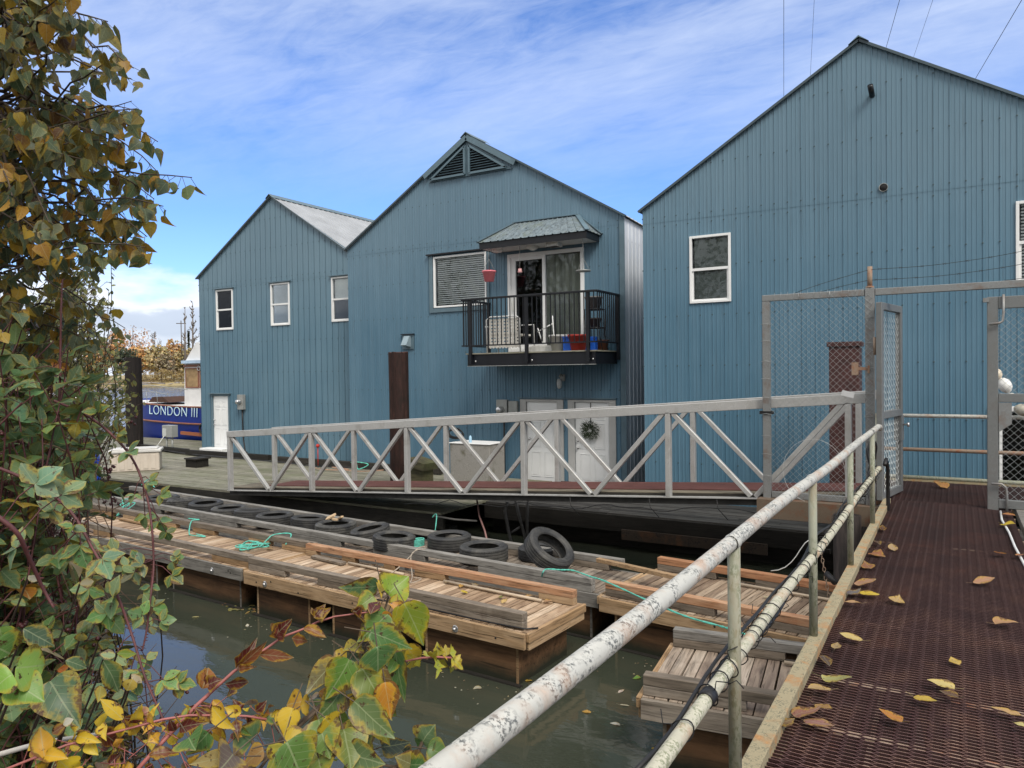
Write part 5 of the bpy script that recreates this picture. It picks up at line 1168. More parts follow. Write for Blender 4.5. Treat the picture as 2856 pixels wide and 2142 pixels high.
ps = thing('plant_stand', 'black wire plant stand at the right corner of the balcony', 'plant stand', (-6.7, 15.0, BZ2))
for dx, dy in ((-.18, -.15), (.18, -.15), (-.18, .15), (.18, .15)): MB().tube([(-6.75 + dx * 1.3, 15.0 + dy, BZ2), (-6.75 + dx * .9, 15 + dy * .9, BZ2 + .35), (-6.75 + dx, 15.0 + dy, BZ2 + .9)], .010, 6).build('leg', BLACK, ps)
b = MB()
for z in (.48, .88):
    b.lathe([(.20, z), (.21, z), (.21, z + .02), (.20, z + .02)], 20, (-6.75, 15, BZ2), closed=True)
    for i in range(5): b.box((-6.93, 14.86 + i * .065, BZ2 + z), (-6.57, 14.87 + i * .065, BZ2 + z + .012))
b.build('shelf', BLACK, ps)
pot(-6.78, 15.0, BZ2 + .91, .14, .19, .26, mat_plain('grey_pot', (.12, .12, .12), .7), 'grey pot on top of the black plant stand')
pot(-6.75, 15.0, BZ2 + .505, .10, .14, .20, mat_plain('dark_pot', (.04, .035, .035), .7), 'dark pot on the lower shelf of the plant stand')
def hang(x, y, ztop, zbot, w, parent):
    b = MB(); b.tube([(x, y, ztop), (x, y, zbot + .28)], .006, 5)
    for a in (0, 2.1, 4.2): b.tube([(x, y, zbot + .28), (x + w * math.cos(a), y + w * math.sin(a), zbot)], .004, 4)
    return b.build('hanger', GREYBOX, parent)
hp_ = pot(-9.43, 14.95, 3.82, .11, .16, .25, mat_plain('pink_pot', (.75, .20, .24), .5), 'pink plastic pot hanging at the left end of the canopy', 'hanging_pot')
hang(-9.43, 14.95, cz0, 4.07, .16, hp_)
fb = MB(); fb.lathe([(0, 0), (.05, 0), (.055, .03), (.04, .05), (.045, .09), (0, .09)], 12, (-8.62, 15.0, 3.97)); fb_ = fb.build('hanging_feeder', mat_plain('feeder_pink', (.55, .30, .30), .5)); tag(fb_, 'tiny pink and white feeder hanging in front of the sliding door', 'bird feeder')
MB().tube([(-8.62, 15.0, 4.06), (-8.62, 15.0, cz0)], .005, 5).build('hanger', GREYBOX, fb_)
ft = MB(); ft.lathe([(0, 0), (.16, .01), (.17, .035), (.14, .03), (0, .02)], 14, (-7.02, 15.0, 3.86)); ft_ = ft.build('hanging_tray', GREYBOX); tag(ft_, 'grey hanging tray feeder at the right end of the canopy', 'bird feeder')
hang(-7.02, 15.0, cz0, 3.89, .15, ft_)
# ------------------------------------------------------------------ blue boat
bo_ = thing('fishing_boat', 'blue-hulled boat with white wheelhouse moored beyond the left floating house', 'boat', (-24, 20.4, -1.5))
HULL = mat_plain('navy_hull', (.004, .026, .23), .45, 0, .1, .5, 0, .4)
Yc, HB = 20.6, 1.7
xb = onY(387, 1120, 20.4).x; zt0 = onY(387, 1116, 19.2).z; zt1 = onY(575, 1136, 18.9).z
def hbw(f): return HB * min(1, (f * 4.0) ** .42) if f > 0 else .02
nst = 16; vs = []; fs = []; Ln = 11.0
sheer = lambda f: zt0 + (zt1 - zt0) * min(1, f * 2.2) - (.0 if f < .6 else (f - .6) * .3)
for i in range(nst + 1):
    f = (i / nst) ** 1.5; x = xb + Ln * f
    for s_ in (-1, 1):
        for (k, zf) in ((1.0, 1.0), (.97, .68), (.90, .40), (.74, .12), (.35, -.25)):
            z = -1.5 + (sheer(f) + 1.5) * zf; vs.append((x + (1 - zf) * .35 * (1 - f), Yc + s_ * hbw(f) * k, z))
for i in range(nst):
    for h_ in (0, 5):
        for k in range(4):
            a = i * 10 + h_ + k; q = (a, a + 10, a + 11, a + 1); fs.append(q if h_ == 0 else q[::-1])
fs += [(0, 1, 6, 5), (1, 2, 7, 6), (2, 3, 8, 7), (3, 4, 9, 8)]
b = MB(); b.add(vs, fs, (.5, .5, .5), True); hull = b.build('hull', HULL, bo_)
b = MB(); b.add([(vs[i * 10][0], vs[i * 10][1] + .02, vs[i * 10][2] - .06) for i in range(nst + 1)] + [(vs[i * 10 + 5][0], vs[i * 10 + 5][1] - .02, vs[i * 10][2] - .06) for i in range(nst + 1)], [(i, i + 1, nst + 2 + i, nst + 1 + i) for i in range(nst)]); b.build('deck', DIRTYW, bo_)
RWD = mat_plain('varnished_rail', (.22, .085, .05), .5, 0, .2)
for zf, kk, r in ((1.0, 1.005, .035), (.66, .975, .04)):
    b = MB(); pts = []
    for i in range(nst + 1):
        f = (i / nst) ** 1.5; pts.append((xb + Ln * f + (1 - zf) * .35 * (1 - f) - .01, Yc - hbw(f) * kk, -1.5 + (sheer(f) + 1.5) * zf))
    b.tube(pts, r, 6); b.build('rub_rail', RWD, bo_)
b = MB(); f0 = lambda x: max(0, (x - xb) / Ln)
q0 = onY(505, 1207, 18.9); q1 = onY(600, 1216, 18.85); b.beam(q0, q1, .06, .13); b.build('bumper_plank', mat_plain('bumper_wood', (.28, .09, .035), .6), bo_)
# painted name
fc = bpy.data.curves.new('name', 'FONT'); fc.body = 'LONDON III'; fc.size = .40; fc.shear = .15; fc.extrude = .006; fc.space_character = 1.08; fc.space_word = 1.0; fc.offset = -.004
to = bpy.data.objects.new('name_tmp', fc); COL.objects.link(to); bpy.context.view_layer.update()
me = bpy.data.meshes.new_from_object(to.evaluated_get(bpy.context.evaluated_depsgraph_get())); bpy.data.objects.remove(to)
pa = onY(449, 1151, Yc - hbw(f0(xb + 1.0)) * .985 - .05); pb2 = onY(551, 1163, Yc - hbw(f0(xb + 4.4)) * .985 - .05)
wtxt = max(v.co.x for v in me.vertices); dvec = pb2 - pa; ang = math.atan2(dvec.y, dvec.x); scx = dvec.length / wtxt
# serifs on the upright strokes
no = bpy.data.objects.new('painted_name', me); COL.objects.link(no); me.materials.append(mat_plain('name_paint', (.55, .75, .85), .5)); 
vv = []
for v in me.vertices:
    lx, ly, lz = v.co.x * scx, v.co.y * scx * 1.0, v.co.z
    fx = lx / dvec.length; wx = pa.x + dvec.x * fx; wz = pa.z + dvec.z * fx + ly - .02
    ff_ = f0(wx); zf = (wz + 1.5) / (sheer(ff_) + 1.5); kk = .97 + .03 * (zf - .68) / .32 if zf > .68 else .90 + .07 * (zf - .4) / .28
    v.co = Vector((wx, Yc - hbw(ff_) * kk - .03 - lz, wz)) - org(bo_)
no.parent = bo_
# wheelhouse
Yw_ = 19.35
wl0 = onY(516, 1100, Yw_); zb0 = zt1 - .1
zwin0, zwin1 = onY(530, 1079, Yw_).z, onY(530, 1029, Yw_).z; zr0 = onY(515, 1010, Yw_).z; zr1 = onY(545, 955, Yw_).z; xw = wl0.x
WB = mat_plain('boat_white', (.70, .70, .70), .4, 0, .08)
b = MB(); b.prism([(xw - .05, zb0 - .3), (xw + 3.6, zb0 - .3), (xw + 3.6, zr0), (xw + .05, zr0), (xw + .0, zwin1)], 'y', Yw_, Yw_ + 2.4); wh = b.build('wheelhouse', WB, bo_)
b = MB(); xo = onY(508, 1015, Yw_ - .15).x; b.prism([(xo, zr0 - .06), (xw + 3.8, zr0 - .06), (xw + 3.8, zr0 + .06), (xo, zr0 + .06)], 'y', Yw_ - .2, Yw_ + 2.6); b.build('roof_visor', mat_plain('visor_blue', (.38, .50, .65), .4), wh)
MB().prism([(xo + .02, zr0 + .062), (xw + 3.6, zr0 + .062), (xw + 3.2, zr1), (xw + .75, zr1)], 'y', Yw_ + .0, Yw_ + 2.3).build('flybridge', WB, wh)
MB().prism([(xw + .62, zr1 + .35), (xw + .80, zr1 + .005), (xw + 3.0, zr1 + .005), (xw + 3.0, zr1 + .35)], 'y', Yw_ + .3, Yw_ + 2.0).build('blue_screen', mat_plain('screen_blue', (.01, .09, .55), .25), wh)
MB().box((xw - .03, Yw_ - .03, zr0 - .20), (xw + 3.4, Yw_ - .003, zr0 - .10)).build('trim_strip', RWD, wh)
CURT = mat_plain('amber_curtain', (.30, .20, .10), .7, 0, .3, 5)
for i in range(4):
    a = xw + .12 + i * .88; w_ = MB(); w_.box((a, Yw_ - .02, zwin0), (a + .74, Yw_ - .004, zwin1)); wn = w_.build('window', CURT, wh)
    fm = MB(); e = .04
    fm.box((a - e, Yw_ - .035, zwin0 - e), (a, Yw_, zwin1 + e)).box((a + .74, Yw_ - .035, zwin0 - e), (a + .74 + e, Yw_, zwin1 + e)).box((a, Yw_ - .035, zwin1), (a + .74, Yw_, zwin1 + e)).box((a, Yw_ - .035, zwin0 - e), (a + .74, Yw_, zwin0)); fm.build('frame', RWD, wn)
MB().lathe([(.09, -.01), (.11, 0), (.09, .01), (.07, 0)], 14, (xw + .95, Yw_ - .05, zr0 - .26), Matrix.Rotation(R_(90), 3, 'X'), closed=True).build('horn', BOLT, wh)
b = MB(); g0 = onY(420, 1112, 19.2); g1 = onY(470, 1090, 19.0)
for zz__, x0_ in ((.42, .6),): b.tube([(xb + .2, Yc - .7, zt0 + .05), (xb + .5, Yc - 1.0, zt0 + .40), (xb + 1.6, Yc - 1.45, zt0 + .42), (xb + 2.8, Yc - 1.6, zt0 + .38), (xb + 4.2, Yc - 1.6, zt0 + .25)], .014, 6)
b.tube([(xb + 1.3, Yc - 1.3, zt0), (xb + 1.9, Yc - 1.4, zt0 + .62), (xb + 2.3, Yc - 1.4, zt0 + .66), (xb + 5.2, Yc - 1.5, zt0 + .45)], .016, 6)
for x in (.5, 1.4, 2.3, 3.2): b.tube([(xb + x, Yc - 1.0 - .15 * x, zt0 + .38), (xb + x + .05, Yc - 1.0 - .15 * x, zt0 - .15)], .012, 5)
b.build('bow_railing', GREYBOX, bo_)
MB().prism([(xb + 1.9, zt0 - .1), (xb + 2.2, zt0 + .12), (xb + 2.9, zt0 + .13), (xb + 3.3, zt0 - .1)], 'y', Yc - 1.0, Yc + .4).build('winch_cover', mat_plain('brown_canvas', (.06, .03, .02), .9), bo_)
MB().lathe([(.17, -.05), (.22, 0), (.17, .05), (.12, 0)], 16, (onY(566, 1196, 18.8).x, 18.78, onY(566, 1196, 18.8).z), Matrix.Rotation(R_(90), 3, 'X'), closed=True).build('fender_ring', CABLE, bo_)
rope([(xb + 1.1, Yc - 1.2, zt0), (xb + 1.5, Yc - 2.6, -.1), (xb + 1.9, 16.6, -.75)], .022, 'mooring line from the blue boat down to the dock', ROPEW)
# pale cruiser half hidden by the shrubs
cr_ = thing('motor_cruiser', 'white motor cruiser half hidden behind the shrubs at the far left', 'boat', (-36, 23, -1.5))
b = MB(); cxl = onY(150, 1160, 23).x
b.prism([(cxl - 5, -1.6), (cxl + 2.6, -1.6), (cxl + 3.6, -.35), (cxl - 5, -.45)], 'y', 21.8, 24.2); b.build('hull', WB, cr_)
b = MB(); b.prism([(cxl - 4, -.44), (cxl + 1.8, -.40), (cxl + .8, .75), (cxl - 3.6, .80)], 'y', 22.1, 23.9); cb2 = b.build('cabin', WB, cr_)
MB().prism([(cxl - 3.4, .0), (cxl + 1.2, .0), (cxl + .7, .55), (cxl - 3.2, .58)], 'y', 22.05, 22.095).build('window', mat_plain('green_glass', (.10, .16, .15), .15), cb2)
b = MB(); b.tube([(cxl + 3.4, 21.9, -.35), (cxl + 3.2, 21.9, .15), (cxl + .5, 21.9, .2), (cxl - 4, 21.9, .2)], .015, 6); b.build('railing', BOLT, cr_)

# ------------------------------------------------------------------ power lines
for i, (x0, y0, x1, y1, d0, d1, lb) in enumerate(((2186, -60, 2186, 700, 70, 170, 'leftmost overhead wire, dropping straight behind the right roof'), (2274, -60, 2240, 600, 90, 190, 'thin overhead wire just right of the leftmost one'),
        (2526, -60, 2390, 420, 70, 170, 'overhead wire passing just right of the roof peak'), (2622, -60, 2460, 420, 90, 190, 'faint overhead wire second right of the roof peak'), (2885, -60, 2520, 560, 60, 150, 'overhead wire at the far upper right'))):
    a = onD(x0, y0, d0); c = onD(x1, y1, d1)
    a = a + (a - c) * .5
    tag(MB().tube([a, c], .022 if i in (0, 2, 4) else .018, 5).build('power_line', CABLE), lb, 'power line', 'overhead power lines')

# ------------------------------------------------------------------ foliage materials
def mat_leaf(name, transl=.35, mott=.5, rough=.5, sc=1.0, veins=.5):
    m, t, p = newmat(name); out = [n for n in t.nodes if n.type == 'OUTPUT_MATERIAL'][0]
    ts, tc_ = tintn(t); oc = objc(t)
    n1 = noise(t, oc, 70 * sc, 4, .7); n2 = noise(t, oc, 22 * sc, 4, .65)
    at = t.nodes.new('ShaderNodeAttribute'); at.attribute_name = 'lc'; sx = t.nodes.new('ShaderNodeSeparateXYZ'); t.links.new(at.outputs['Vector'], sx.inputs[0])
    au = mth(t, 'ABSOLUTE', sx.outputs[0]); v = sx.outputs[1]; dw = mth(t, 'MULTIPLY', au, sx.outputs[2])
    edge = mth(t, 'ADD', mth(t, 'MULTIPLY', au, .30), mth(t, 'MULTIPLY', n2, .9))
    yel = mixc(t, .62, tc_, (.50, .34, .02)); brn = mixc(t, .85, tc_, (.11, .045, .018))
    col = mixc(t, mth(t, 'MULTIPLY', ramp(t, edge, [(.60, 0), (.74, 1)]), mott), tc_, yel)
    col = mixc(t, mth(t, 'MULTIPLY', ramp(t, mth(t, 'ADD', edge, mth(t, 'MULTIPLY', n1, .3)), [(.86, 0), (.93, 1)]), mott), col, brn)
    col = mixc(t, mth(t, 'MULTIPLY', ramp(t, n1, [(.60, 0), (.66, 1)]), mott), col, (.055, .022, .01))
    mid = mth(t, 'LESS_THAN', dw, .016)
    sv = mth(t, 'ABSOLUTE', mth(t, 'SUBTRACT', mth(t, 'FRACT', mth(t, 'MULTIPLY', mth(t, 'SUBTRACT', v, mth(t, 'MULTIPLY', dw, .75)), 5.5)), .5))
    sid = mth(t, 'MULTIPLY', mth(t, 'LESS_THAN', sv, .045), .55)
    vein = mth(t, 'MAXIMUM', mid, sid)
    col = mixc(t, mth(t, 'MULTIPLY', vein, veins), col, mixc(t, .6, col, (.42, .46, .26)))
    bump(t, p, mth(t, 'SUBTRACT', 1, mth(t, 'MULTIPLY', vein, .8)), .35, .002)
    setv(t, p.inputs['Base Color'], col); p.inputs['Roughness'].default_value = rough; p.inputs['Specular IOR Level'].default_value = .35
    tr = t.nodes.new('ShaderNodeBsdfTranslucent'); t.links.new(col, tr.inputs[0]); mx = t.nodes.new('ShaderNodeMixShader'); mx.inputs[0].default_value = transl
    t.links.new(p.outputs[0], mx.inputs[1]); t.links.new(tr.outputs[0], mx.inputs[2]); t.links.new(mx.outputs[0], out.inputs[0]); return m
LEAF = mat_leaf('leaf', .42, .6, .45, 1.6); LEAFN = mat_leaf('near_leaf', .3, .95, .40, 1.0, .55); LEAFF = mat_plain('x', (1, 1, 1))
m, t, p = newmat('far_leaf'); ts, tc_ = tintn(t); setv(t, p.inputs['Base Color'], tc_); p.inputs['Roughness'].default_value = .9; LEAFF = m
STEM = mat_plain('twig_bark', (.075, .055, .04), .8, 0, .3, 20)
CANE = mat_plain('bramble_cane', (.10, .035, .035), .6, 0, .3, 15)
REDST = mat_plain('red_stem', (.30, .10, .09), .5, 0, .2, 15)
HEART = [(0, .0), (.04, .30), (.16, .46), (.36, .47), (.58, .34), (.80, .15), (1, 0)]
OVAL = [(0, .03), (.12, .20), (.32, .33), (.55, .34), (.78, .20), (1, 0)]
LOBED = [(0, .02), (.15, .30), (.28, .52), (.36, .30), (.52, .36), (.64, .17), (.80, .12), (1, 0)]
def leaf(b, base, d, nrm, ln, wd, col, shape=OVAL, droop=.25, fold=.25, crk=0, rr=rnd, smooth=True):
    d = d.normalized(); s_ = d.cross(nrm)
    if s_.length < .05: s_ = d.cross(Vector((.3, .5, .8)))
    s_.normalize(); n_ = s_.cross(d)
    vs = []; fs = []; m = len(shape)
    for (t_, w_) in shape:
        c = base + d * ln * (t_ - droop * .25 * t_ * t_) - n_ * ln * droop * t_ * t_
        if crk: c = c + n_ * rr.uniform(-crk, crk) * ln
        lw = w_ * wd * (1 + (rr.uniform(-.12, .12) if crk else 0)); rw = w_ * wd * (1 + (rr.uniform(-.12, .12) if crk else 0))
        back = -d * ln * (.06 if (shape is HEART and 0 < t_ < .1) else 0)
        e = [rr.uniform(-crk, crk) * ln if crk else 0 for _ in (0, 1)]
        k0 = len(b.v) + len(vs); b.uv[k0] = (-1.0, t_, w_); b.uv[k0 + 1] = (0.0, t_, w_); b.uv[k0 + 2] = (1.0, t_, w_)
        vs += [c - s_ * lw + n_ * (fold * lw + e[0]) + back, c, c + s_ * rw + n_ * (fold * rw + e[1]) + back]
    for i in range(m - 1):
        a = i * 3; fs += [(a, a + 1, a + 4, a + 3), (a + 1, a + 2, a + 5, a + 4)]
    b.add(vs, fs, col, smooth)
def inpoly(x, y, poly):
    c = False; n = len(poly); j = n - 1
    for i in range(n):
        xi, yi = poly[i]; xj, yj = poly[j]
        if (yi > y) != (yj > y) and x < (xj - xi) * (y - yi) / (yj - yi) + xi: c = not c
        j = i
    return c
def pick(rr, pal):
    tot = sum(w for w, _ in pal); q = rr.uniform(0, tot)
    for w, c in pal:
        q -= w
        if q <= 0: break
    k = rr.uniform(.75, 1.25); return (c[0] * k * rr.uniform(.9, 1.1), c[1] * k, c[2] * k * rr.uniform(.8, 1.2))
def rvec(rr): return Vector((rr.gauss(0, 1), rr.gauss(0, 1), rr.gauss(0, 1))).normalized()
def quad_curve(a, c, b_, n=8): return [a.lerp(c, i / n).lerp(c.lerp(b_, i / n), i / n) for i in range(n + 1)]

# ------------------------------------------------------------------ far shore trees
def far_tree(px_, wpx, ytop, kind, pal, d, lb, grp, dens=1.0):
    rr = random.Random(int(px_ * 13 + ytop)); dr = ray(px_, 1050); dr.z = 0; dr.normalize(); base = Vector((dr.x * d, dr.y * d, -.3 + (d - 275) * .012))
    sidev = Vector((dr.y, -dr.x, 0)); k = d / F_PX * 1.15; topz = onD(px_, ytop, d / .85 * .85).z
    dep = (base - EYE).dot(FWD); topz = EYE.z + ((1036 + .0125 * (1428 - px_)) - ytop) * dep / F_PX
    Wd = wpx * dep / F_PX / 2; H = topz - base.z
    t_ = thing(kind[1], lb, 'tree', tuple(base), grp)
    tb_ = MB(); lf = MB()
    tb_.tube([base, base + Vector((0, 0, H * .5)), base + Vector((.2, .1, H * .96))], [H * .018, H * .012, H * .004], 5)
    if kind[0] == 'bare':
        for i in range(26):
            z = H * rr.uniform(.25, .97); a = rr.uniform(0, 6.28); L_ = Wd * rr.uniform(.5, 1.2) * (1.25 - z / H); c = base + Vector((0, 0, z)); e = c + (sidev * math.cos(a) + dr * math.sin(a)) * L_ + Vector((0, 0, L_ * rr.uniform(.5, 1.2)))
            tb_.tube([c, c.lerp(e, .5) + Vector((0, 0, -.1)), e], [H * .010, H * .007, H * .003], 4)
            for q in range(5):
                f_ = rr.uniform(.4, 1); g_ = c.lerp(e, f_); tb_.tube([g_, g_ + rvec(rr) * L_ * .35 + Vector((0, 0, L_ * .25))], H * .0028, 3)
    elif kind[0] == 'conifer':
        for i in range(int(520 * dens)):
            f_ = rr.random() ** .8; z = H * (1 - f_ * .95); a = rr.uniform(0, 6.28); r_ = Wd * f_ * rr.uniform(.2, 1); c = base + (sidev * math.cos(a) + dr * math.sin(a)) * r_ + Vector((0, 0, z - r_ * .25))
            u = (sidev * math.cos(a) + dr * math.sin(a) + Vector((0, 0, -.35))) * H * .035; w_ = Vector((0, 0, 1)).cross(u) * .5; col = pick(rr, pal)
            lf.add([c - u - w_, c - u + w_, c + u * 1.3], [(0, 1, 2)], col)
    else:
        cl_ = [(rr.uniform(-.75, .75), rr.uniform(-.7, .7), rr.uniform(.30 if kind[0] == 'round' else .05, .92), rr.uniform(.22, .40)) for _ in range(22)]
        for (a, c_, z, r0) in cl_:
            lim = math.sqrt(max(.05, 1 - ((z - .5) / .58) ** 2)); cc = base + sidev * a * Wd * lim + dr * c_ * Wd * lim + Vector((0, 0, z * H)); tb_.tube([base + Vector((0, 0, H * z * .5)), cc], [H * .006, H * .002], 4)
            for q in range(int(42 * dens)):
                v = rvec(rr) * rr.uniform(.3, 1) ** .6; p_ = cc + Vector((v.x * Wd * r0 * 1.5, v.y * Wd * r0 * 1.5, v.z * H * .17)); s0 = H * rr.uniform(.018, .045) if kind[1] != 'bare_orange_tree' else H * rr.uniform(.008, .02); n1 = rvec(rr); u = n1.cross(rvec(rr)).normalized() * s0; w_ = n1.cross(u)
                lf.add([p_ - u, p_ - w_, p_ + u * 1.2, p_ + w_], [(0, 1, 2, 3)], pick(rr, pal))
    tb_.build('trunk', STEM if kind[0] != 'bare' else mat_plain_cached('bare_bark', (.16, .14, .125)), t_)
    if lf.v: lf.build('crown', LEAFF, t_)
    return t_
_mc = {}
def mat_plain_cached(n, c):
    if n not in _mc: _mc[n] = mat_plain(n, c, .9)
    return _mc[n]
OR = [(3, (.56, .30, .11)), (2, (.48, .33, .16)), (1, (.32, .24, .13))]; YO = [(3, (.46, .35, .16)), (2, (.36, .30, .15)), (1, (.24, .21, .12))]
PK = [(3, (.48, .30, .20)), (1, (.36, .22, .15))]; DG = [(3, (.045, .06, .035)), (1, (.08, .09, .05))]; BR = [(3, (.30, .25, .16)), (2, (.22, .19, .13)), (1, (.40, .28, .16))]
ft_list = [
 (372, 105, 905, ('round', 'bare_orange_tree'), PK, 300, 'tall thin pinkish-orange tree on the far shore right above the left pile', .8),
 (320, 70, 930, ('round', 'autumn_tree'), OR, 310, 'orange tree on the far shore just left of the tall pinkish one', 1),
 (433, 60, 925, ('bare', 'bare_tree'), PK, 330, 'small bare tree showing above the middle of the far orange wood', 1),
 (395, 80, 965, ('round', 'autumn_tree'), OR, 296, 'broad orange tree in the far wood under the tall pinkish one', 1.3),
 (440, 70, 968, ('round', 'autumn_tree'), YO, 292, 'yellow-brown tree in the middle of the far wood', 1.3),
 (485, 60, 952, ('round', 'autumn_tree'), OR, 296, 'bright orange tree left of the bare dead trees', 1.5),
 (462, 60, 985, ('round', 'autumn_tree'), BR, 288, 'brown leafless-looking tree low in the gap of the far wood', 1),
 (520, 64, 975, ('round', 'autumn_tree'), YO, 290, 'dull yellow tree below the dead trees beside the wheelhouse', 1.3),
 (518, 26, 850, ('bare', 'dead_tree'), PK, 284, 'left one of the two tall dead trees beside the left house', 1),
 (540, 40, 835, ('bare', 'dead_tree'), PK, 286, 'right and taller one of the two dead trees beside the left house', 1),
 (528, 34, 918, ('conifer', 'conifer'), DG, 292, 'dark conifer between the dead trees', 1),
 (563, 30, 915, ('conifer', 'conifer'), DG, 292, 'dark conifer tip against the left house corner', .8),
 (350, 60, 970, ('round', 'dark_tree'), DG, 285, 'dark green tree on the far shore beside the left pile', 1.2),
 (300, 80, 930, ('bare', 'bare_tree'), PK, 300, 'bare tree on the far shore seen through the left shrubs', 1),
 (250, 90, 950, ('round', 'autumn_tree'), OR, 300, 'orange tree far left behind the shrubs', 1),
 (180, 100, 960, ('round', 'autumn_tree'), YO, 300, 'yellow tree far left behind the shrubs', 1),
 (100, 110, 955, ('round', 'autumn_tree'), BR, 300, 'brown tree far left behind the big bush', 1),
 (20, 110, 960, ('round', 'dark_tree'), DG, 300, 'dark tree at the far left edge of the far shore', 1),
 (600, 100, 965, ('round', 'autumn_tree'), OR, 300, 'orange far tree hidden mostly by the left house corner', 1)]
for (a, w_, yt, kd, pal, d, lb, dn) in ft_list: far_tree(a, w_, yt, kd, pal, d, lb, 'trees on the far shore', dn)
for i in range(12):
    far_tree(-60 - i * 130, 120, (950, 965, 940, 958)[i % 4], ('round', 'autumn_tree'), (OR, YO, DG, BR)[i % 4], 300, 'far shore tree beyond the left edge of the view, %s to the left' % ('first', 'second', 'third', 'fourth', 'fifth', 'sixth', 'seventh', 'eighth', 'ninth', 'tenth', 'eleventh', 'twelfth')[i], 'trees on the far shore', 1.0)
for i, (a, w_, yt) in enumerate(((425, 34, 1035), (450, 40, 1027), (478, 36, 1032), (395, 30, 1038), (505, 34, 1034), (372, 30, 1036), (532, 30, 1036))):
    far_tree(a, w_, yt, ('bush', 'waterside_bush'), [(3, (.30, .22, .09)), (1, (.22, .15, .07))], 277, ('tawny bush at the far waterline below the middle of the wood', 'largest tawny bush at the far waterline', 'tawny bush at the far waterline right of the largest', 'small tawny bush at the far waterline near the pile', 'tawny bush left of the boat wheelhouse', 'tawny bush touching the left pile top', 'tawny bush hidden partly by the boat wheelhouse')[i], 'bushes at the far waterline', 1.0)
dr = ray(508, 1050); dr.z = 0; dr.normalize(); pb3 = dr * 288; up_ = MB(); up_.tube([pb3 + Vector((0, 0, -1)), pb3 + Vector((0, 0, 21))], .16, 5); sv = Vector((dr.y, -dr.x, 0)); up_.beam(pb3 + Vector((0, 0, 20)) - sv * 1.6, pb3 + Vector((0, 0, 20)) + sv * 1.6, .2, .25)
tag(up_.build('utility_pole', STEM), 'utility pole with crossarm on the far shore left of the dead trees', 'pole')
b = MB(); rr = random.Random(3)
for i in range(60):
    a = R_(rr.uniform(-62, -50)); d = 272 + rr.uniform(-3, 3); c = Vector((math.sin(a) * d, math.cos(a) * d, -1.0 + rr.uniform(0, .5))); e = c + Vector((rr.uniform(-3, 3), rr.uniform(-3, 3), rr.uniform(-.1, .2))); b.tube([c, e], rr.uniform(.1, .25), 5)
tag(b.build('driftwood', mat_plain('driftwood_grey', (.28, .25, .23), .9)), 'grey driftwood strewn along the far waterline', 'driftwood', kind='stuff')
b = MB()
for i in range(5200):
    a = R_(rr.uniform(-70, -48)); d = rr.uniform(272, 286); c = Vector((math.sin(a) * d, math.cos(a) * d, -.9 + (d - 272) * .08)); s0 = rr.uniform(.3, .8); k = rr.uniform(.7, 1.2)
    b.add([c + Vector((-.12, .1, 0)), c + Vector((.12, -.1, 0)), c + Vector((rr.uniform(-.2, .2), rr.uniform(-.2, .2), s0 * 1.6))], [(0, 1, 2)], (.40 * k, .31 * k, .15 * k))
tag(b.build('dry_grass', LEAFF), 'tawny dry grass along the far shore', 'grass', kind='stuff')

# ------------------------------------------------------------------ big poplar tree, upper left
TREEP = [(-260, -160), (290, -160), (285, 20), (262, 110), (340, 175), (395, 240), (375, 320), (432, 375), (440, 440), (395, 480), (400, 560), (425, 590), (395, 690), (330, 700), (300, 800), (335, 840), (372, 880), (330, 960), (250, 940), (200, 1010), (60, 1040), (-260, 1040)]
GR = [(5, (.095, .130, .070)), (3, (.13, .155, .08)), (3, (.16, .13, .035)), (1.6, (.32, .17, .025)), (.8, (.42, .28, .04)), (.5, (.14, .07, .03))]
tr_ = thing('poplar_tree', 'large poplar tree with green and yellowing leaves filling the upper left', 'tree', (-4.6, 1.6, -1.0))
rr = random.Random(21)
T0 = Vector((-4.6, 1.6, -1.0)); limb = [T0, Vector((-4.4, 1.6, .8)), Vector((-4.1, 1.65, 2.2)), Vector((-3.8, 1.6, 3.6)), Vector((-3.5, 1.6, 5.2))]
wood = MB(); wood.tube(limb, [.11, .09, .065, .045, .02], 10)
limb2 = [limb[1], Vector((-4.0, 1.65, 1.8)), Vector((-3.5, 1.6, 2.9)), Vector((-3.1, 1.5, 4.0))]; wood.tube(limb2, [.05, .035, .025, .012], 8)
limb3 = [limb[1], Vector((-4.5, 1.9, 1.6)), Vector((-4.6, 2.1, 2.4)), Vector((-4.3, 2.05, 3.4))]; wood.tube(limb3, [.05, .035, .02, .01], 8)
allp = [l[i].lerp(l[i + 1], k / 8) for l in (limb, limb2, limb3) for i in range(len(l) - 1) for k in range(8)]
lf = MB(); nl = 0; ntw = 0
tips = [(440, 395, 3.0), (535, 495, 2.9), (455, 575, 2.8), (405, 690, 2.7), (410, 660, 2.9), (440, 480, 3.1), (300, 60, 2.8), (372, 190, 3.0), (335, 145, 3.2), (400, 620, 3.0), (430, 555, 3.0)]
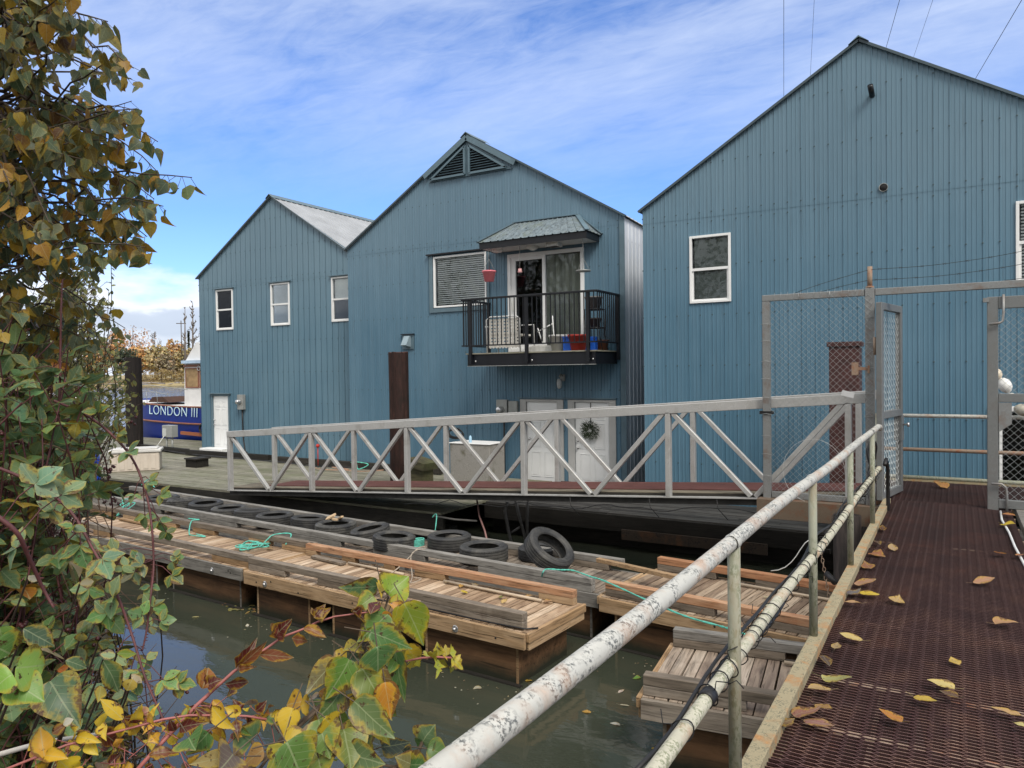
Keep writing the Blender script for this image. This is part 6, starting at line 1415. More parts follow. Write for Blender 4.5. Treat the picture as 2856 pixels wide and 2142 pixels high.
while ntw < 305:
    if ntw < len(tips): x, y, d = tips[ntw]
    elif ntw >= 200: x, y, d = rr.uniform(-1500, -60), rr.uniform(-600, 1100), rr.uniform(3.2, 5.6)
    else:
        x = rr.uniform(-250, 450); y = rr.uniform(-150, 1040)
        if not inpoly(x, y, TREEP): continue
        if x < 60 and rr.random() < .35: continue
        d = rr.uniform(2.8, 4.6)
    end = onD(x, y, d)
    cand = sorted(allp, key=lambda q: (q - end).length + rr.uniform(0, .8))[:6]; st = rr.choice(cand)
    if st.z > end.z + .6: st = min(allp, key=lambda q: abs(q.z - end.z) + rr.uniform(0, .5))
    mid = st.lerp(end, .6) + Vector((0, 0, .10 * (end - st).length)); pts = quad_curve(st, mid, end, 10); pts = [q_ + rvec(rr) * .045 * math.sin(math.pi * min(1, i_ / 9)) for i_, q_ in enumerate(pts)]; wood.tube(pts, [.007 * (1 - i / 11) + .0010 for i in range(11)], 5, False)
    ln_ = (end - st).length; n = max(5, int(ln_ * 17)); ntw += 1
    for i in range(n):
        f_ = .25 + .75 * ((i + rr.random()) / n) ** .7
        if f_ > 1: f_ = 1
        k = f_ * 10; k0 = min(9, int(k)); q = pts[k0].lerp(pts[k0 + 1], k - k0)
        pet = rvec(rr) * .5 + Vector((0, 0, -.5)) + (end - st).normalized() * .25; q2 = q + pet.normalized() * rr.uniform(.025, .055)
        lf_d = Vector((0, 0, -1)) + rvec(rr) * .75; sz = rr.uniform(.038, .068)
        wood.tube([q, q2], .0010, 3, False)
        leaf(lf, q2, lf_d, rvec(rr), sz, sz * rr.uniform(.80, 1.0), pick(rr, GR), HEART, rr.uniform(.05, .35), rr.uniform(.05, .5), .012, rr); nl += 1
lf.build('crown', LEAF, tr_); wood.build('trunk', STEM, tr_)
print('poplar leaves', nl)

# ------------------------------------------------------------------ rough grass on the near bank
b = MB(); rr = random.Random(61)
while len(b.f) < 9000:
    x, y = rr.uniform(-24, 6), rr.uniform(-14, 12); z = hgt_bank(x, y)
    if z < -1.4 or (-1.1 < x < 1.0 and y > -3) or (x > -2.2 and y > -1): continue
    k = rr.uniform(.6, 1.3); s0 = rr.uniform(.12, .42); c = Vector((x, y, z - .01)); w_ = Vector((rr.uniform(-1, 1), rr.uniform(-1, 1), 0)).normalized() * .012
    b.add([c - w_, c + w_, c + Vector((rr.uniform(-.15, .15), rr.uniform(-.15, .15), s0))], [(0, 1, 2)], rr.choice(((.09 * k, .11 * k, .04 * k), (.22 * k, .18 * k, .08 * k), (.13 * k, .10 * k, .06 * k))))
tag(b.build('bank_grass', LEAFF), 'rough grass and weeds on the near bank at the lower left', 'grass', kind='stuff')
# ------------------------------------------------------------------ shrubs behind the brambles
def shrub(lb, name, poly, dr_, nt_, pal, lsz, roots, seed, shape=OVAL, lpt=9, cat='shrub', straight=.1, mat=None, stem=None, trif=False):
    rr = random.Random(seed); root = roots[0]; t_ = thing(name, lb, cat, tuple(root)); lf = MB(); wd_ = MB(); n = 0
    xs = [q[0] for q in poly]; ys = [q[1] for q in poly]; tries = 0
    while n < nt_ and tries < nt_ * 60:
        tries += 1; x = rr.uniform(min(xs), max(xs)); y = rr.uniform(min(ys), max(ys))
        if not inpoly(x, y, poly): continue
        end = onD(x, y, rr.uniform(*dr_))
        if end.z < -1.35: continue
        n += 1; st = min(roots, key=lambda q: (q - end).length + rr.uniform(0, 1.2)) + Vector((rr.uniform(-.3, .3), rr.uniform(-.3, .3), 0))
        L_ = (end - st).length; mid = st.lerp(end, .5) + Vector((rr.uniform(-.2, .2), rr.uniform(-.2, .2), .25)) * L_; pts = quad_curve(st, mid, end, 10)
        wd_.tube(pts, [.0055 * (1 - i / 12) + .0012 for i in range(11)], 4, False)
        for i in range(lpt):
            f_ = 1 - (i + rr.random()) / lpt * min(.7, 1.1 / max(.6, L_)); k = max(0, f_) * 10; k0 = min(9, int(k)); q = pts[k0].lerp(pts[k0 + 1], k - k0)
            dd = rvec(rr) + Vector((0, 0, -.15)) + (EYE - q).normalized() * .2; up_n = Vector((0, 0, 1)) + rvec(rr) * .7
            if trif:
                q2 = q + dd.normalized() * rr.uniform(.03, .06); wd_.tube([q, q2], .0012, 3, False); col = pick(rr, pal)
                sd_ = dd.cross(up_n).normalized(); s0 = rr.uniform(*lsz)
                for (e, k_) in ((dd.normalized(), 1.0), (dd.normalized() * .35 + sd_, .82), (dd.normalized() * .35 - sd_, .82)):
                    c2 = tuple(v * rr.uniform(.88, 1.12) for v in col); leaf(lf, q2, e, up_n, s0 * k_, s0 * k_ * 1.02, c2, OVAL, rr.uniform(.0, .25), rr.uniform(0, .3), .010, rr)
            else:
                s0 = rr.uniform(*lsz); leaf(lf, q, dd, up_n, s0, s0 * rr.uniform(.75, 1), pick(rr, pal), shape, rr.uniform(0, .3), rr.uniform(0, .4), 0, rr)
    lf.build('foliage', mat or LEAF, t_); wd_.build('stems', stem or STEM, t_); return t_
SG = [(4, (.15, .18, .085)), (3, (.21, .235, .105)), (1, (.26, .24, .08)), (1, (.07, .09, .045))]
BG = [(5, (.13, .215, .095)), (3, (.18, .27, .12)), (2, (.085, .145, .065)), (.5, (.30, .22, .04)), (.25, (.35, .15, .03)), (.25, (.42, .36, .20))]
R1 = [Vector((-9.6, 4.0, -1.4)), Vector((-9.0, 3.7, -1.4)), Vector((-10.4, 4.3, -1.3))]
shrub('olive small-leaved shrub standing behind the brambles at the water edge', 'small_leaved_shrub', [(130, 880), (230, 700), (300, 780), (330, 870), (375, 1040), (385, 1090), (430, 1150), (330, 1200), (290, 1230), (130, 1420), (-80, 1400), (-80, 900)], (6.3, 9.5), 560, SG, (.045, .075), R1, 31, lpt=13)
shrub('distant fine-leaved branch hanging left of the dead trees', 'small_leaved_shrub', [(150, 640), (290, 650), (330, 720), (280, 760), (300, 850), (200, 900), (130, 800)], (6, 8), 60, SG, (.03, .05), [Vector((-8.4, 3.9, -1.2))], 37, lpt=14)
R2 = [Vector((-4.6, 1.5, -.9)), Vector((-4.2, 1.5, -1.0)), Vector((-5.2, 1.9, -1.2)), Vector((-3.6, 1.3, -.9)), Vector((-3.0, 1.0, -.8))]
shrub('bramble thicket with green three-part leaves filling the left edge', 'bramble', [(-120, 850), (90, 880), (200, 960), (290, 1100), (250, 1230), (285, 1330), (250, 1480), (290, 1600), (300, 1700), (250, 1800), (290, 1900), (280, 2000), (330, 2180), (-120, 2200)], (2.5, 4.0), 330, BG, (.050, .085), R2, 41, lpt=8, trif=True, stem=CANE)
shrub('leafy bramble bank continuing beyond the left edge', 'bramble', [(-900, 800), (-60, 900), (-60, 2100), (-900, 2300)], (3.0, 6.0), 150, BG, (.055, .09), R2, 47, lpt=8, trif=True, stem=CANE)
shrub('low tangle of dark brambles and dead leaves at the lower left', 'bramble', [(-120, 1500), (250, 1500), (380, 1800), (430, 2010), (420, 2180), (-120, 2200)], (3.4, 5.0), 260, [(3, (.045, .065, .03)), (2, (.10, .085, .045)), (2, (.16, .12, .06)), (1, (.28, .22, .05))], (.05, .085), [Vector((-4.9, 2.6, -1.4)), Vector((-4.2, 2.2, -1.2)), Vector((-5.8, 2.8, -1.4))], 43, lpt=7, stem=STEM)
# dead twig tangle
t_ = thing('dead_brush', 'tangle of dry brown stalks and berries at the lower left', 'brush', (-3.6, 1.8, -1.0)); rr = random.Random(9); b = MB(); be = MB()
for i in range(620):
    x = rr.uniform(-80, 420); y = rr.uniform(1250, 2150); d = rr.uniform(2.8, 4.6)
    if x > 300 and y < 1900: continue
    a = onD(x, y, d); e = a + rvec(rr) * rr.uniform(.08, .35); b.tube([a, a.lerp(e, .5) + rvec(rr) * .03, e], [.0028, .002, .0012], 3, False)
    if i % 4 == 0:
        for q in range(5): c = e + rvec(rr) * .02; be.lathe([(0, -.007), (.006, -.004), (.007, 0), (.005, .005), (0, .007)], 6, c)
b.build('stalks', mat_plain('dry_stalk', (.13, .085, .055), .9, 0, .4, 8), t_); be.build('berries', mat_plain('berry', (.07, .02, .02), .4, 0, .6, 40), t_)['kind'] = 'stuff'

# long bramble canes arching over the water
def cane(lb, pts, ds, leaves, seed, col=BG, r=.0046, sz=(.042, .068)):
    rr = random.Random(seed); P_ = [onD(0 + x * .749, 900 + y * .749, d) for (x, y), d in zip(pts, ds)]; C_ = []
    for i in range(len(P_) - 1):
        p0, p1, p2, p3 = P_[max(i - 1, 0)], P_[i], P_[i + 1], P_[min(i + 2, len(P_) - 1)]
        for k in range(8):
            t_ = k / 8; C_.append(.5 * ((2 * p1) + (-p0 + p2) * t_ + (2 * p0 - 5 * p1 + 4 * p2 - p3) * t_ ** 2 + (-p0 + 3 * p1 - 3 * p2 + p3) * t_ ** 3))
    C_.append(P_[-1]); t_ = thing('bramble_cane', lb, 'bramble cane', tuple(P_[0])); b = MB(); n = len(C_); b.tube(C_, [r * (1 - .45 * i / n) for i in range(n)], 7, False)
    for i in range(n * 2):
        c = C_[int(i / 2) % n]; v = rvec(rr); b.add([c + v * r * .7 + Vector((0, 0, .002)), c + v * r * .7 - Vector((0, 0, .002)), c + v * (r + .007)], [(0, 1, 2)])
    lf = MB(); st = b
    for (x, y, s_) in leaves:
        e = onD(x * .749, 900 + y * .749, ds[0] + rr.uniform(-.15, .15)); near = min(C_, key=lambda q: (q - e).length); e = onD(x * .749, 900 + y * .749, (near - EYE).length + rr.uniform(-.06, .06))
        st.tube([near, near.lerp(e, .5) + Vector((0, 0, .01)), e], .0014, 4, False); colr = pick(rr, col[:3]); dd = (e - near).normalized() if (e - near).length > .01 else rvec(rr)
        sd_ = dd.cross(-ray(x * .749, 900 + y * .749)).normalized(); s0 = rr.uniform(*sz) * s_; up_n = (-FWD) + Vector((0, 0, 1.0)) + rvec(rr) * .45
        for (v, k_) in ((dd, 1.0), (dd * .3 + sd_, .85), (dd * .3 - sd_, .85)):
            leaf(lf, e, v + rvec(rr) * .2, up_n, s0 * k_, s0 * k_ * 1.05, tuple(q * rr.uniform(.85, 1.2) for q in colr), OVAL, rr.uniform(0, .25), rr.uniform(.05, .3), .012, rr)
    b.build('stem', CANE, t_); lf.build('foliage', LEAFN, t_); return t_
cane('long dark bramble cane arching down over the sky reflection in the water', [(-60, 520), (130, 600), (260, 700), (350, 850), (430, 1000), (490, 1160), (540, 1320), (600, 1460), (650, 1590)], [2.4, 2.4, 2.4, 2.35, 2.3, 2.3, 2.25, 2.2, 2.2],
     [(150, 590, 1), (195, 700, 1), (270, 760, 1), (300, 830, 1.1), (380, 880, 1.1), (330, 990, 1.2), (420, 1020, 1), (400, 1080, 1), (430, 1240, .9), (545, 1255, .9), (500, 1330, .9), (660, 1345, .9), (610, 1330, .8), (550, 1440, .9), (470, 1380, 1), (520, 1300, .9)], 3)
cane('bramble cane curving past the beige box with leaves in front of the floats', [(200, 290), (330, 350), (430, 430), (500, 520), (545, 640), (565, 760), (572, 900), (562, 1010), (545, 1150), (530, 1220)], [2.9, 2.9, 2.85, 2.8, 2.75, 2.7, 2.7, 2.65, 2.65, 2.6],
     [(360, 330, 1), (440, 410, .9), (480, 480, 1), (560, 590, .9), (500, 640, .8), (600, 640, .8), (590, 740, .9), (620, 780, .9), (540, 720, .8), (640, 890, 1), (530, 900, 1), (470, 910, 1), (510, 880, .8), (640, 940, 1), (560, 980, .8), (430, 850, 1), (570, 1060, 1.1), (530, 1090, 1), (600, 1110, .8), (560, 1130, .9), (650, 870, .8), (500, 930, .8)], 5)
cane('thick purple cane running down the lower left', [(-40, 700), (60, 780), (110, 880), (160, 990), (200, 1060)], [1.9, 1.9, 1.95, 2.0, 2.0], [(60, 840, 1), (130, 600, 1), (230, 640, 1)], 7, r=.0055)
cane('thin cane rising through the left shrub with leaves', [(215, 420), (222, 250), (225, 100), (228, -60), (232, -160)], [3.0, 3.0, 3.0, 3.0, 3.1], [(130, 170, 1), (170, 250, 1), (280, 370, 1)], 8)

# ------------------------------------------------------------------ near sprays at the bottom
def leafpx(b, x0, y0, x1, y1, wpx, d, col, shape=HEART, rr=rnd, droop=.12, fold=.25, crk=.03, tilt=.5):
    a = onD(x0, y0, d); e = onD(x1, y1, d + rr.uniform(-.05, .05)); ln = (e - a).length; wd = wpx * d / F_PX
    nrm = -ray(x0, y0).normalized() + rvec(rr) * tilt; leaf(b, a, e - a, nrm, ln, wd, col, shape, droop, fold, crk, rr)
def subdiv(o, lv=1):
    s_ = o.modifiers.new('subdiv', 'SUBSURF'); s_.levels = lv; s_.render_levels = lv
def q6(x, y): return (500 + x * .452, 1550 + y * .452)     # measured on an enlargement
G1, G2, YG, YL_, OC, BRN = (.055, .13, .035), (.08, .17, .045), (.22, .26, .03), (.55, .38, .03), (.50, .22, .03), (.10, .04, .02)
rr = random.Random(77)
sp_ = thing('poplar_sapling', 'near sprig of large heart-shaped green and yellow spotted leaves at the bottom', 'sapling', tuple(onD(690, 2200, 1.6)))
wd_ = MB(); wd_.tube([onD(*q6(*c), 1.55) for c in ((380, 1400), (470, 1270), (560, 1220), (650, 1120), (740, 1040), (830, 960), (905, 905), (990, 850), (1060, 780), (1110, 700), (1150, 560), (1240, 420), (1290, 260), (1260, 160))], [.0065, .0065, .006, .006, .0055, .005, .0045, .0038, .0034, .003, .0027, .0024, .002, .0016], 9)
wd_.tube([onD(*q6(*c), 1.5) for c in ((430, 1400), (600, 1180), (670, 1120), (700, 1090), (900, 910))], .0026, 7)
lf = MB()
LP = [((1220, 185), (985, 215), 150, 1.55, (.075, .14, .06)), ((1290, 240), (1420, 120), 230, 1.52, (.20, .30, .03)), ((1240, 150), (1260, 250), 60, 1.56, YL_), ((1310, 300), (1350, 230), 60, 1.5, (.4, .35, .05)),
      ((1390, 290), (1510, 560), 230, 1.48, (.19, .25, .03)), ((1290, 360), (1085, 540), 210, 1.5, (.10, .19, .04)), ((1200, 250), (1090, 330), 130, 1.53, (.15, .22, .03)), ((1380, 320), (1290, 290), 70, 1.5, OC), ((1250, 360), (1330, 390), 60, 1.5, OC),
      ((1180, 470), (1460, 580), 170, 1.42, G2), ((1150, 450), (1190, 540), 110, 1.5, YG), ((1230, 440), (1320, 500), 130, 1.56, (.22, .20, .05)), ((1110, 560), (1020, 570), 120, 1.55, (.25, .22, .03)), ((1060, 600), (1115, 650), 150, 1.55, (.06, .10, .055)),
      ((1220, 560), (1240, 740), 260, 1.4, (.075, .16, .05)), ((1050, 640), (900, 900), 230, 1.45, (.11, .21, .04)), ((970, 640), (770, 860), 150, 1.52, (.13, .11, .04)), ((1130, 690), (1320, 1030), 240, 1.44, (.13, .18, .03)), ((1270, 780), (1310, 1030), 150, 1.43, OC),
      ((1330, 560), (1385, 950), 110, 1.5, (.08, .16, .05)), ((1090, 780), (1200, 830), 110, 1.5, (.4, .24, .03)), ((1000, 830), (870, 1010), 200, 1.5, (.09, .15, .05)), ((1080, 900), (1335, 1135), 190, 1.42, (.10, .15, .05)), ((1000, 900), (960, 930), 80, 1.5, OC),
      ((860, 1010), (930, 1260), 230, 1.4, (.12, .20, .04)), ((900, 1000), (970, 1080), 150, 1.38, (.50, .36, .03)), ((1010, 1070), (1060, 1330), 260, 1.42, (.13, .17, .035)), ((960, 1080), (930, 1300), 100, 1.4, (.14, .10, .08)), ((1060, 1000), (1130, 1150), 180, 1.5, (.24, .22, .03)),
      ((660, 1150), (780, 1400), 330, 1.35, (.09, .17, .035)), ((650, 1140), (830, 1130), 150, 1.38, (.48, .34, .03)), ((640, 1160), (600, 1330), 170, 1.4, (.30, .29, .03)), ((700, 940), (640, 1130), 140, 1.45, YL_), ((760, 900), (650, 920), 150, 1.48, (.40, .22, .03)), ((745, 930), (830, 890), 110, 1.46, (.55, .36, .05)),
      ((1060, 1210), (1250, 1300), 200, 1.42, (.10, .15, .06)), ((450, 1140), (330, 1080), 230, 1.5, (.085, .16, .07)), ((300, 1240), (60, 1290), 100, 1.4, (.32, .25, .10)), ((180, 1090), (30, 1250), 130, 1.4, (.06, .14, .04)), ((330, 1230), (240, 1330), 220, 1.38, (.12, .09, .075)), ((60, 1120), (100, 1200), 190, 1.38, (.07, .15, .04)),
      ((1250, 1180), (1420, 1160), 120, 1.7, (.055, .075, .065)), ((1500, 1150), (1580, 1040), 180, 1.7, (.075, .13, .055)), ((1500, 1150), (1440, 1150), 70, 1.7, G2), ((1530, 1190), (1680, 1240), 140, 1.68, (.10, .18, .05)), ((1440, 1290), (1330, 1240), 140, 1.65, (.16, .15, .05)), ((1420, 1290), (1550, 1290), 150, 1.65, G1), ((1380, 1200), (1440, 1240), 90, 1.7, (.03, .045, .035)),
      ((1080, 1150), (1180, 1260), 180, 1.45, (.12, .17, .07)), ((860, 1250), (890, 1400), 200, 1.42, (.14, .20, .04)), ((520, 1200), (380, 1300), 120, 1.45, (.30, .17, .06)), ((850, 870), (770, 880), 70, 1.6, (.32, .24, .18))]
for (a, c, w_, d, col) in LP:
    (xa, ya), (xc, yc) = q6(*a), q6(*c); leafpx(lf, xa, ya, xc, yc, w_ * .452 * 1.05, d, col, HEART, rr, rr.uniform(.0, .22), rr.uniform(.1, .45), .028, .45)
    st0 = onD(xa, ya, d); 
SPP = [(620, 1120), (760, 880), (840, 700), (980, 560), (1080, 480), (1090, 280), (1180, 200), (1330, 240), (1400, 400), (1400, 700), (1340, 900), (1250, 1050), (1180, 1200), (1250, 1400), (560, 1400)]
k_ = 0
while k_ < 70:
    x, y = rr.uniform(560, 1400), rr.uniform(200, 1400)
    if not inpoly(x, y, SPP): continue
    k_ += 1; an = rr.uniform(-.9, .9) + math.pi / 2; L0 = rr.uniform(70, 170); col = pick(rr, [(4, (.10, .19, .04)), (3, (.16, .24, .04)), (2, (.28, .28, .04)), (2, (.50, .34, .03)), (1, (.42, .20, .03)), (1, (.14, .07, .03))])
    (xa, ya), (xc, yc) = q6(x, y), q6(x + math.cos(an) * L0, y + math.sin(an) * L0); leafpx(lf, xa, ya, xc, yc, L0 * .452 * rr.uniform(.6, .95), rr.uniform(1.5, 1.75), col, HEART, rr, rr.uniform(.05, .4), rr.uniform(.1, .7), .035, .8)
o = lf.build('foliage', LEAFN, sp_); subdiv(o)
# pale midribs and veins
vn = MB()
for (a, c, w_, d, col) in LP:
    (xa, ya), (xc, yc) = q6(*a), q6(*c)
    p0, p1 = onD(xa, ya, d), onD(xc, yc, d)
    wd_.tube([p0 + (p0 - p1).normalized() * .05 + Vector((0, 0, -.01)), p0], .0012, 4, False)
wd_.tube([onD(*q6(1250, 1400), 1.68), onD(*q6(1250, 1290), 1.68), onD(*q6(1330, 1305), 1.68), onD(*q6(1460, 1240), 1.68), onD(*q6(1500, 1150), 1.7)], .004, 6)
wd_.tube([onD(*q6(480, 1270), 1.5), onD(*q6(470, 1190), 1.5), onD(*q6(448, 1140), 1.5)], .003, 5)
wd_.build('stem', mat_plain('sapling_bark', (.085, .06, .04), .7, 0, .3, 20), sp_)
sp2 = thing('red_leaf_spray', 'arching red stem with curled maroon and yellow leaves over the water', 'sapling', tuple(onD(300, 2200, 1.5)))
wd_ = MB(); wd_.tube([onD(*q6(*c), 1.5) for c in ((-330, 1400), (-160, 1210), (0, 1040), (110, 920), (230, 810), (330, 720), (440, 640), (540, 570), (640, 500), (760, 455), (850, 410), (960, 375), (1150, 350), (1240, 335))], [.0036, .0035, .0034, .0032, .003, .0028, .0026, .0024, .0022, .002, .0018, .0016, .0014, .0012], 8)
wd_.tube([onD(*q6(*c), 1.48) for c in ((-1100, 1330), (-700, 1170), (-400, 1090), (-250, 1050), (-100, 1010), (60, 985), (280, 985), (420, 990), (540, 1010))], .0020, 6)
lf = MB(); MR = (.085, .016, .013); MR2 = (.16, .05, .02)
for (a, c, w_, col) in (((140, 820), (190, 680), 130, (.24, .09, .02)), ((170, 800), (270, 760), 90, MR), ((150, 810), (140, 680), 60, MR), ((280, 790), (440, 780), 80, MR), ((350, 695), (500, 510), 90, MR), ((350, 690), (540, 560), 80, MR2), ((360, 695), (460, 690), 50, MR2), ((590, 500), (690, 390), 110, MR), ((600, 505), (620, 420), 80, (.14, .03, .02)), ((500, 610), (690, 620), 80, MR2),
      ((690, 510), (835, 530), 70, MR2), ((765, 450), (915, 490), 80, (.22, .08, .03)), ((830, 380), (950, 320), 80, (.18, .06, .03)), ((830, 385), (910, 290), 70, MR), ((830, 380), (820, 300), 50, MR), ((1070, 340), (1160, 400), 130, (.09, .02, .02)), ((1180, 360), (1240, 240), 90, (.09, .02, .02)), ((1120, 320), (1060, 360), 90, MR),
      ((0, 1060), (150, 1030), 80, MR), ((100, 940), (270, 1040), 80, MR), ((200, 930), (290, 1080), 110, YL_), ((30, 1010), (90, 900), 70, YL_), ((230, 1040), (240, 1150), 60, (.5, .26, .03)), ((-30, 1080), (-60, 1010), 60, MR), ((20, 1060), (0, 1120), 70, YL_), ((100, 1060), (120, 1150), 40, (.42, .2, .04)),
      ((380, 970), (280, 940), 80, YL_), ((380, 960), (330, 880), 60, MR), ((350, 1010), (365, 1130), 60, MR), ((420, 980), (470, 1090), 45, MR), ((470, 960), (550, 900), 70, MR), ((470, 960), (560, 940), 40, YL_), ((590, 955), (700, 1060), 90, YL_), ((620, 960), (560, 1000), 60, (.5, .4, .05)),
      ((-190, 1230), (20, 1190), 70, MR2), ((-350, 1010), (-470, 870), 100, YL_), ((-340, 1000), (-190, 1010), 90, MR), ((-300, 1030), (-260, 1110), 80, (.5, .33, .03)), ((-300, 1020), (-220, 930), 80, YL_), ((-340, 1030), (-390, 1130), 70, YL_),
      ((-500, 1080), (-370, 1160), 120, (.11, .025, .015)), ((-640, 1110), (-640, 1060), 90, YL_), ((-640, 1110), (-520, 1140), 70, YL_), ((-830, 1250), (-860, 1050), 120, (.6, .32, .03)), ((-820, 1240), (-700, 1240), 90, (.6, .36, .03)), ((-740, 1260), (-600, 1400), 130, (.6, .45, .03)), ((-900, 1290), (-840, 1400), 150, (.55, .33, .03)), ((-560, 1140), (-520, 1230), 80, (.55, .42, .04)), ((-390, 1130), (-370, 1200), 50, (.5, .25, .03))):
    (xa, ya), (xc, yc) = q6(*a), q6(*c); leafpx(lf, xa, ya, xc, yc, w_ * .452 * 1.25, 1.48, col, LOBED if rr.random() < .5 else OVAL, rr, rr.uniform(.05, .4), rr.uniform(.2, .8), .05, .5)
SQ = [(-950, 1180), (-500, 1060), (-200, 900), (100, 880), (350, 860), (560, 930), (560, 1080), (250, 1200), (150, 1400), (-950, 1400)]
k_ = 0
while k_ < 95:
    x, y = rr.uniform(-950, 560), rr.uniform(860, 1400)
    if not inpoly(x, y, SQ): continue
    k_ += 1; an = rr.uniform(-1.2, 1.2) + (math.pi / 2 if rr.random() < .7 else -math.pi / 2); L0 = rr.uniform(50, 125); col = pick(rr, [(5, YL_), (2, (.55, .30, .03)), (3, MR), (2, MR2), (2, (.10, .18, .05)), (1, (.20, .14, .10))])
    (xa, ya), (xc, yc) = q6(x, y), q6(x + math.cos(an) * L0, y + math.sin(an) * L0); leafpx(lf, xa, ya, xc, yc, L0 * .452 * rr.uniform(.5, .9), rr.uniform(1.46, 1.75), col, rr.choice((LOBED, OVAL, HEART)), rr, rr.uniform(.05, .5), rr.uniform(.2, .9), .055, .9)
    aa = onD(xa, ya, 1.5); wd_.tube([aa, aa + rvec(rr) * .03 + Vector((0, 0, -.02))], .0009, 3, False)
o = lf.build('foliage', LEAFN, sp2); subdiv(o); wd_.build('stem', REDST, sp2)
sp3 = thing('yellow_twig', 'small twig of pointed yellow lobed leaves in front of the float corner', 'twig', tuple(onD(*q6(1350, 660), 1.6)))
wd_ = MB(); wd_.tube([onD(*q6(*c), 1.6) for c in ((1300, 690), (1350, 660), (1500, 630), (1600, 625), (1680, 630))], .002, 6); lf = MB()
for (a, c, w_) in (((1440, 640), (1435, 730), 50), ((1460, 640), (1490, 695), 30), ((1440, 635), (1400, 610), 40), ((1540, 630), (1505, 570), 50), ((1560, 620), (1580, 600), 50), ((1600, 620), (1590, 530), 50), ((1620, 610), (1650, 600), 60), ((1600, 640), (1600, 750), 50), ((1650, 620), (1640, 530), 40), ((1670, 600), (1715, 590), 50), ((1680, 630), (1765, 710), 60), ((1690, 640), (1690, 750), 45), ((1640, 640), (1620, 700), 50)):
    (xa, ya), (xc, yc) = q6(*a), q6(*c); leafpx(lf, xa, ya, xc, yc, w_ * .452 * 1.7, 1.6, (.36 * rr.uniform(.8, 1.1), .32 * rr.uniform(.8, 1.1), .03), LOBED, rr, .15, .3, .04, .5)
lf.build('foliage', LEAFN, sp3); wd_.build('stem', REDST, sp3)
def q7(x, y): return (x * .3266, 1600 + y * .3266)
sp4 = thing('broad_leaf_plant', 'group of large bright green toothed leaves at the lower left edge', 'plant', tuple(onD(0, 2250, 1.5)))
lf = MB(); wd_ = MB()
for (a, c, w_, d, col) in (((-60, 600), (90, 700), 330, 1.5, (.10, .20, .05)), ((130, 800), (460, 780), 300, 1.35, (.26, .42, .09)), ((110, 860), (-90, 1000), 260, 1.35, (.20, .36, .06)), ((120, 940), (380, 1080), 260, 1.38, (.14, .27, .045)), ((0, 450), (60, 780), 260, 1.5, (.16, .27, .06)),
      ((430, 920), (680, 1320), 300, 1.7, (.06, .115, .055)), ((200, 470), (490, 620), 210, 1.8, (.055, .095, .05)), ((560, 740), (760, 800), 140, 1.8, (.07, .12, .05)), ((880, 740), (1060, 1040), 210, 1.8, (.08, .14, .055)), ((840, 590), (960, 620), 100, 1.9, (.10, .14, .06)), ((1000, 680), (1170, 690), 90, 1.9, (.18, .26, .05)),
      ((480, 830), (620, 790), 70, 1.7, (.50, .14, .03)), ((1130, 900), (1080, 1010), 150, 1.85, (.40, .30, .06)), ((1120, 860), (1220, 940), 80, 1.85, (.5, .42, .28)), ((860, 960), (850, 1080), 120, 1.85, (.32, .27, .05)), ((700, 500), (680, 600), 120, 2, (.28, .26, .08)), ((560, 1290), (420, 1380), 110, 1.6, (.25, .11, .06)), ((540, 1290), (620, 1240), 80, 1.6, (.5, .48, .40)), ((680, 90), (830, 60), 110, 2.2, (.42, .36, .22)), ((240, 20), (340, 70), 80, 2.2, (.5, .47, .36))):
    (xa, ya), (xc, yc) = q7(*a), q7(*c); leafpx(lf, xa, ya, xc, yc, w_ * .3266 * 1.1, d, col, HEART if w_ > 250 else OVAL, rr, .2, .25, .03, .45)
    wd_.tube([onD(xa, ya, d), onD(xa - 20, ya + 60, d + .1), onD(xa - 60, ya + 160, d + .3)], .0025, 4, False)
o = lf.build('foliage', LEAFN, sp4); subdiv(o); wd_.build('stem', STEM, sp4)
tag(MB().tube([onD(-60, 2120, 1.9), onD(120, 2070, 2.0), onD(260, 2050, 2.2), onD(330, 2035, 2.4)], .005, 6).build('pale_stalk', mat_plain('pale_stalk', (.42, .40, .36), .7)), 'pale straight dead stalk crossing the lower left corner', 'stalk')

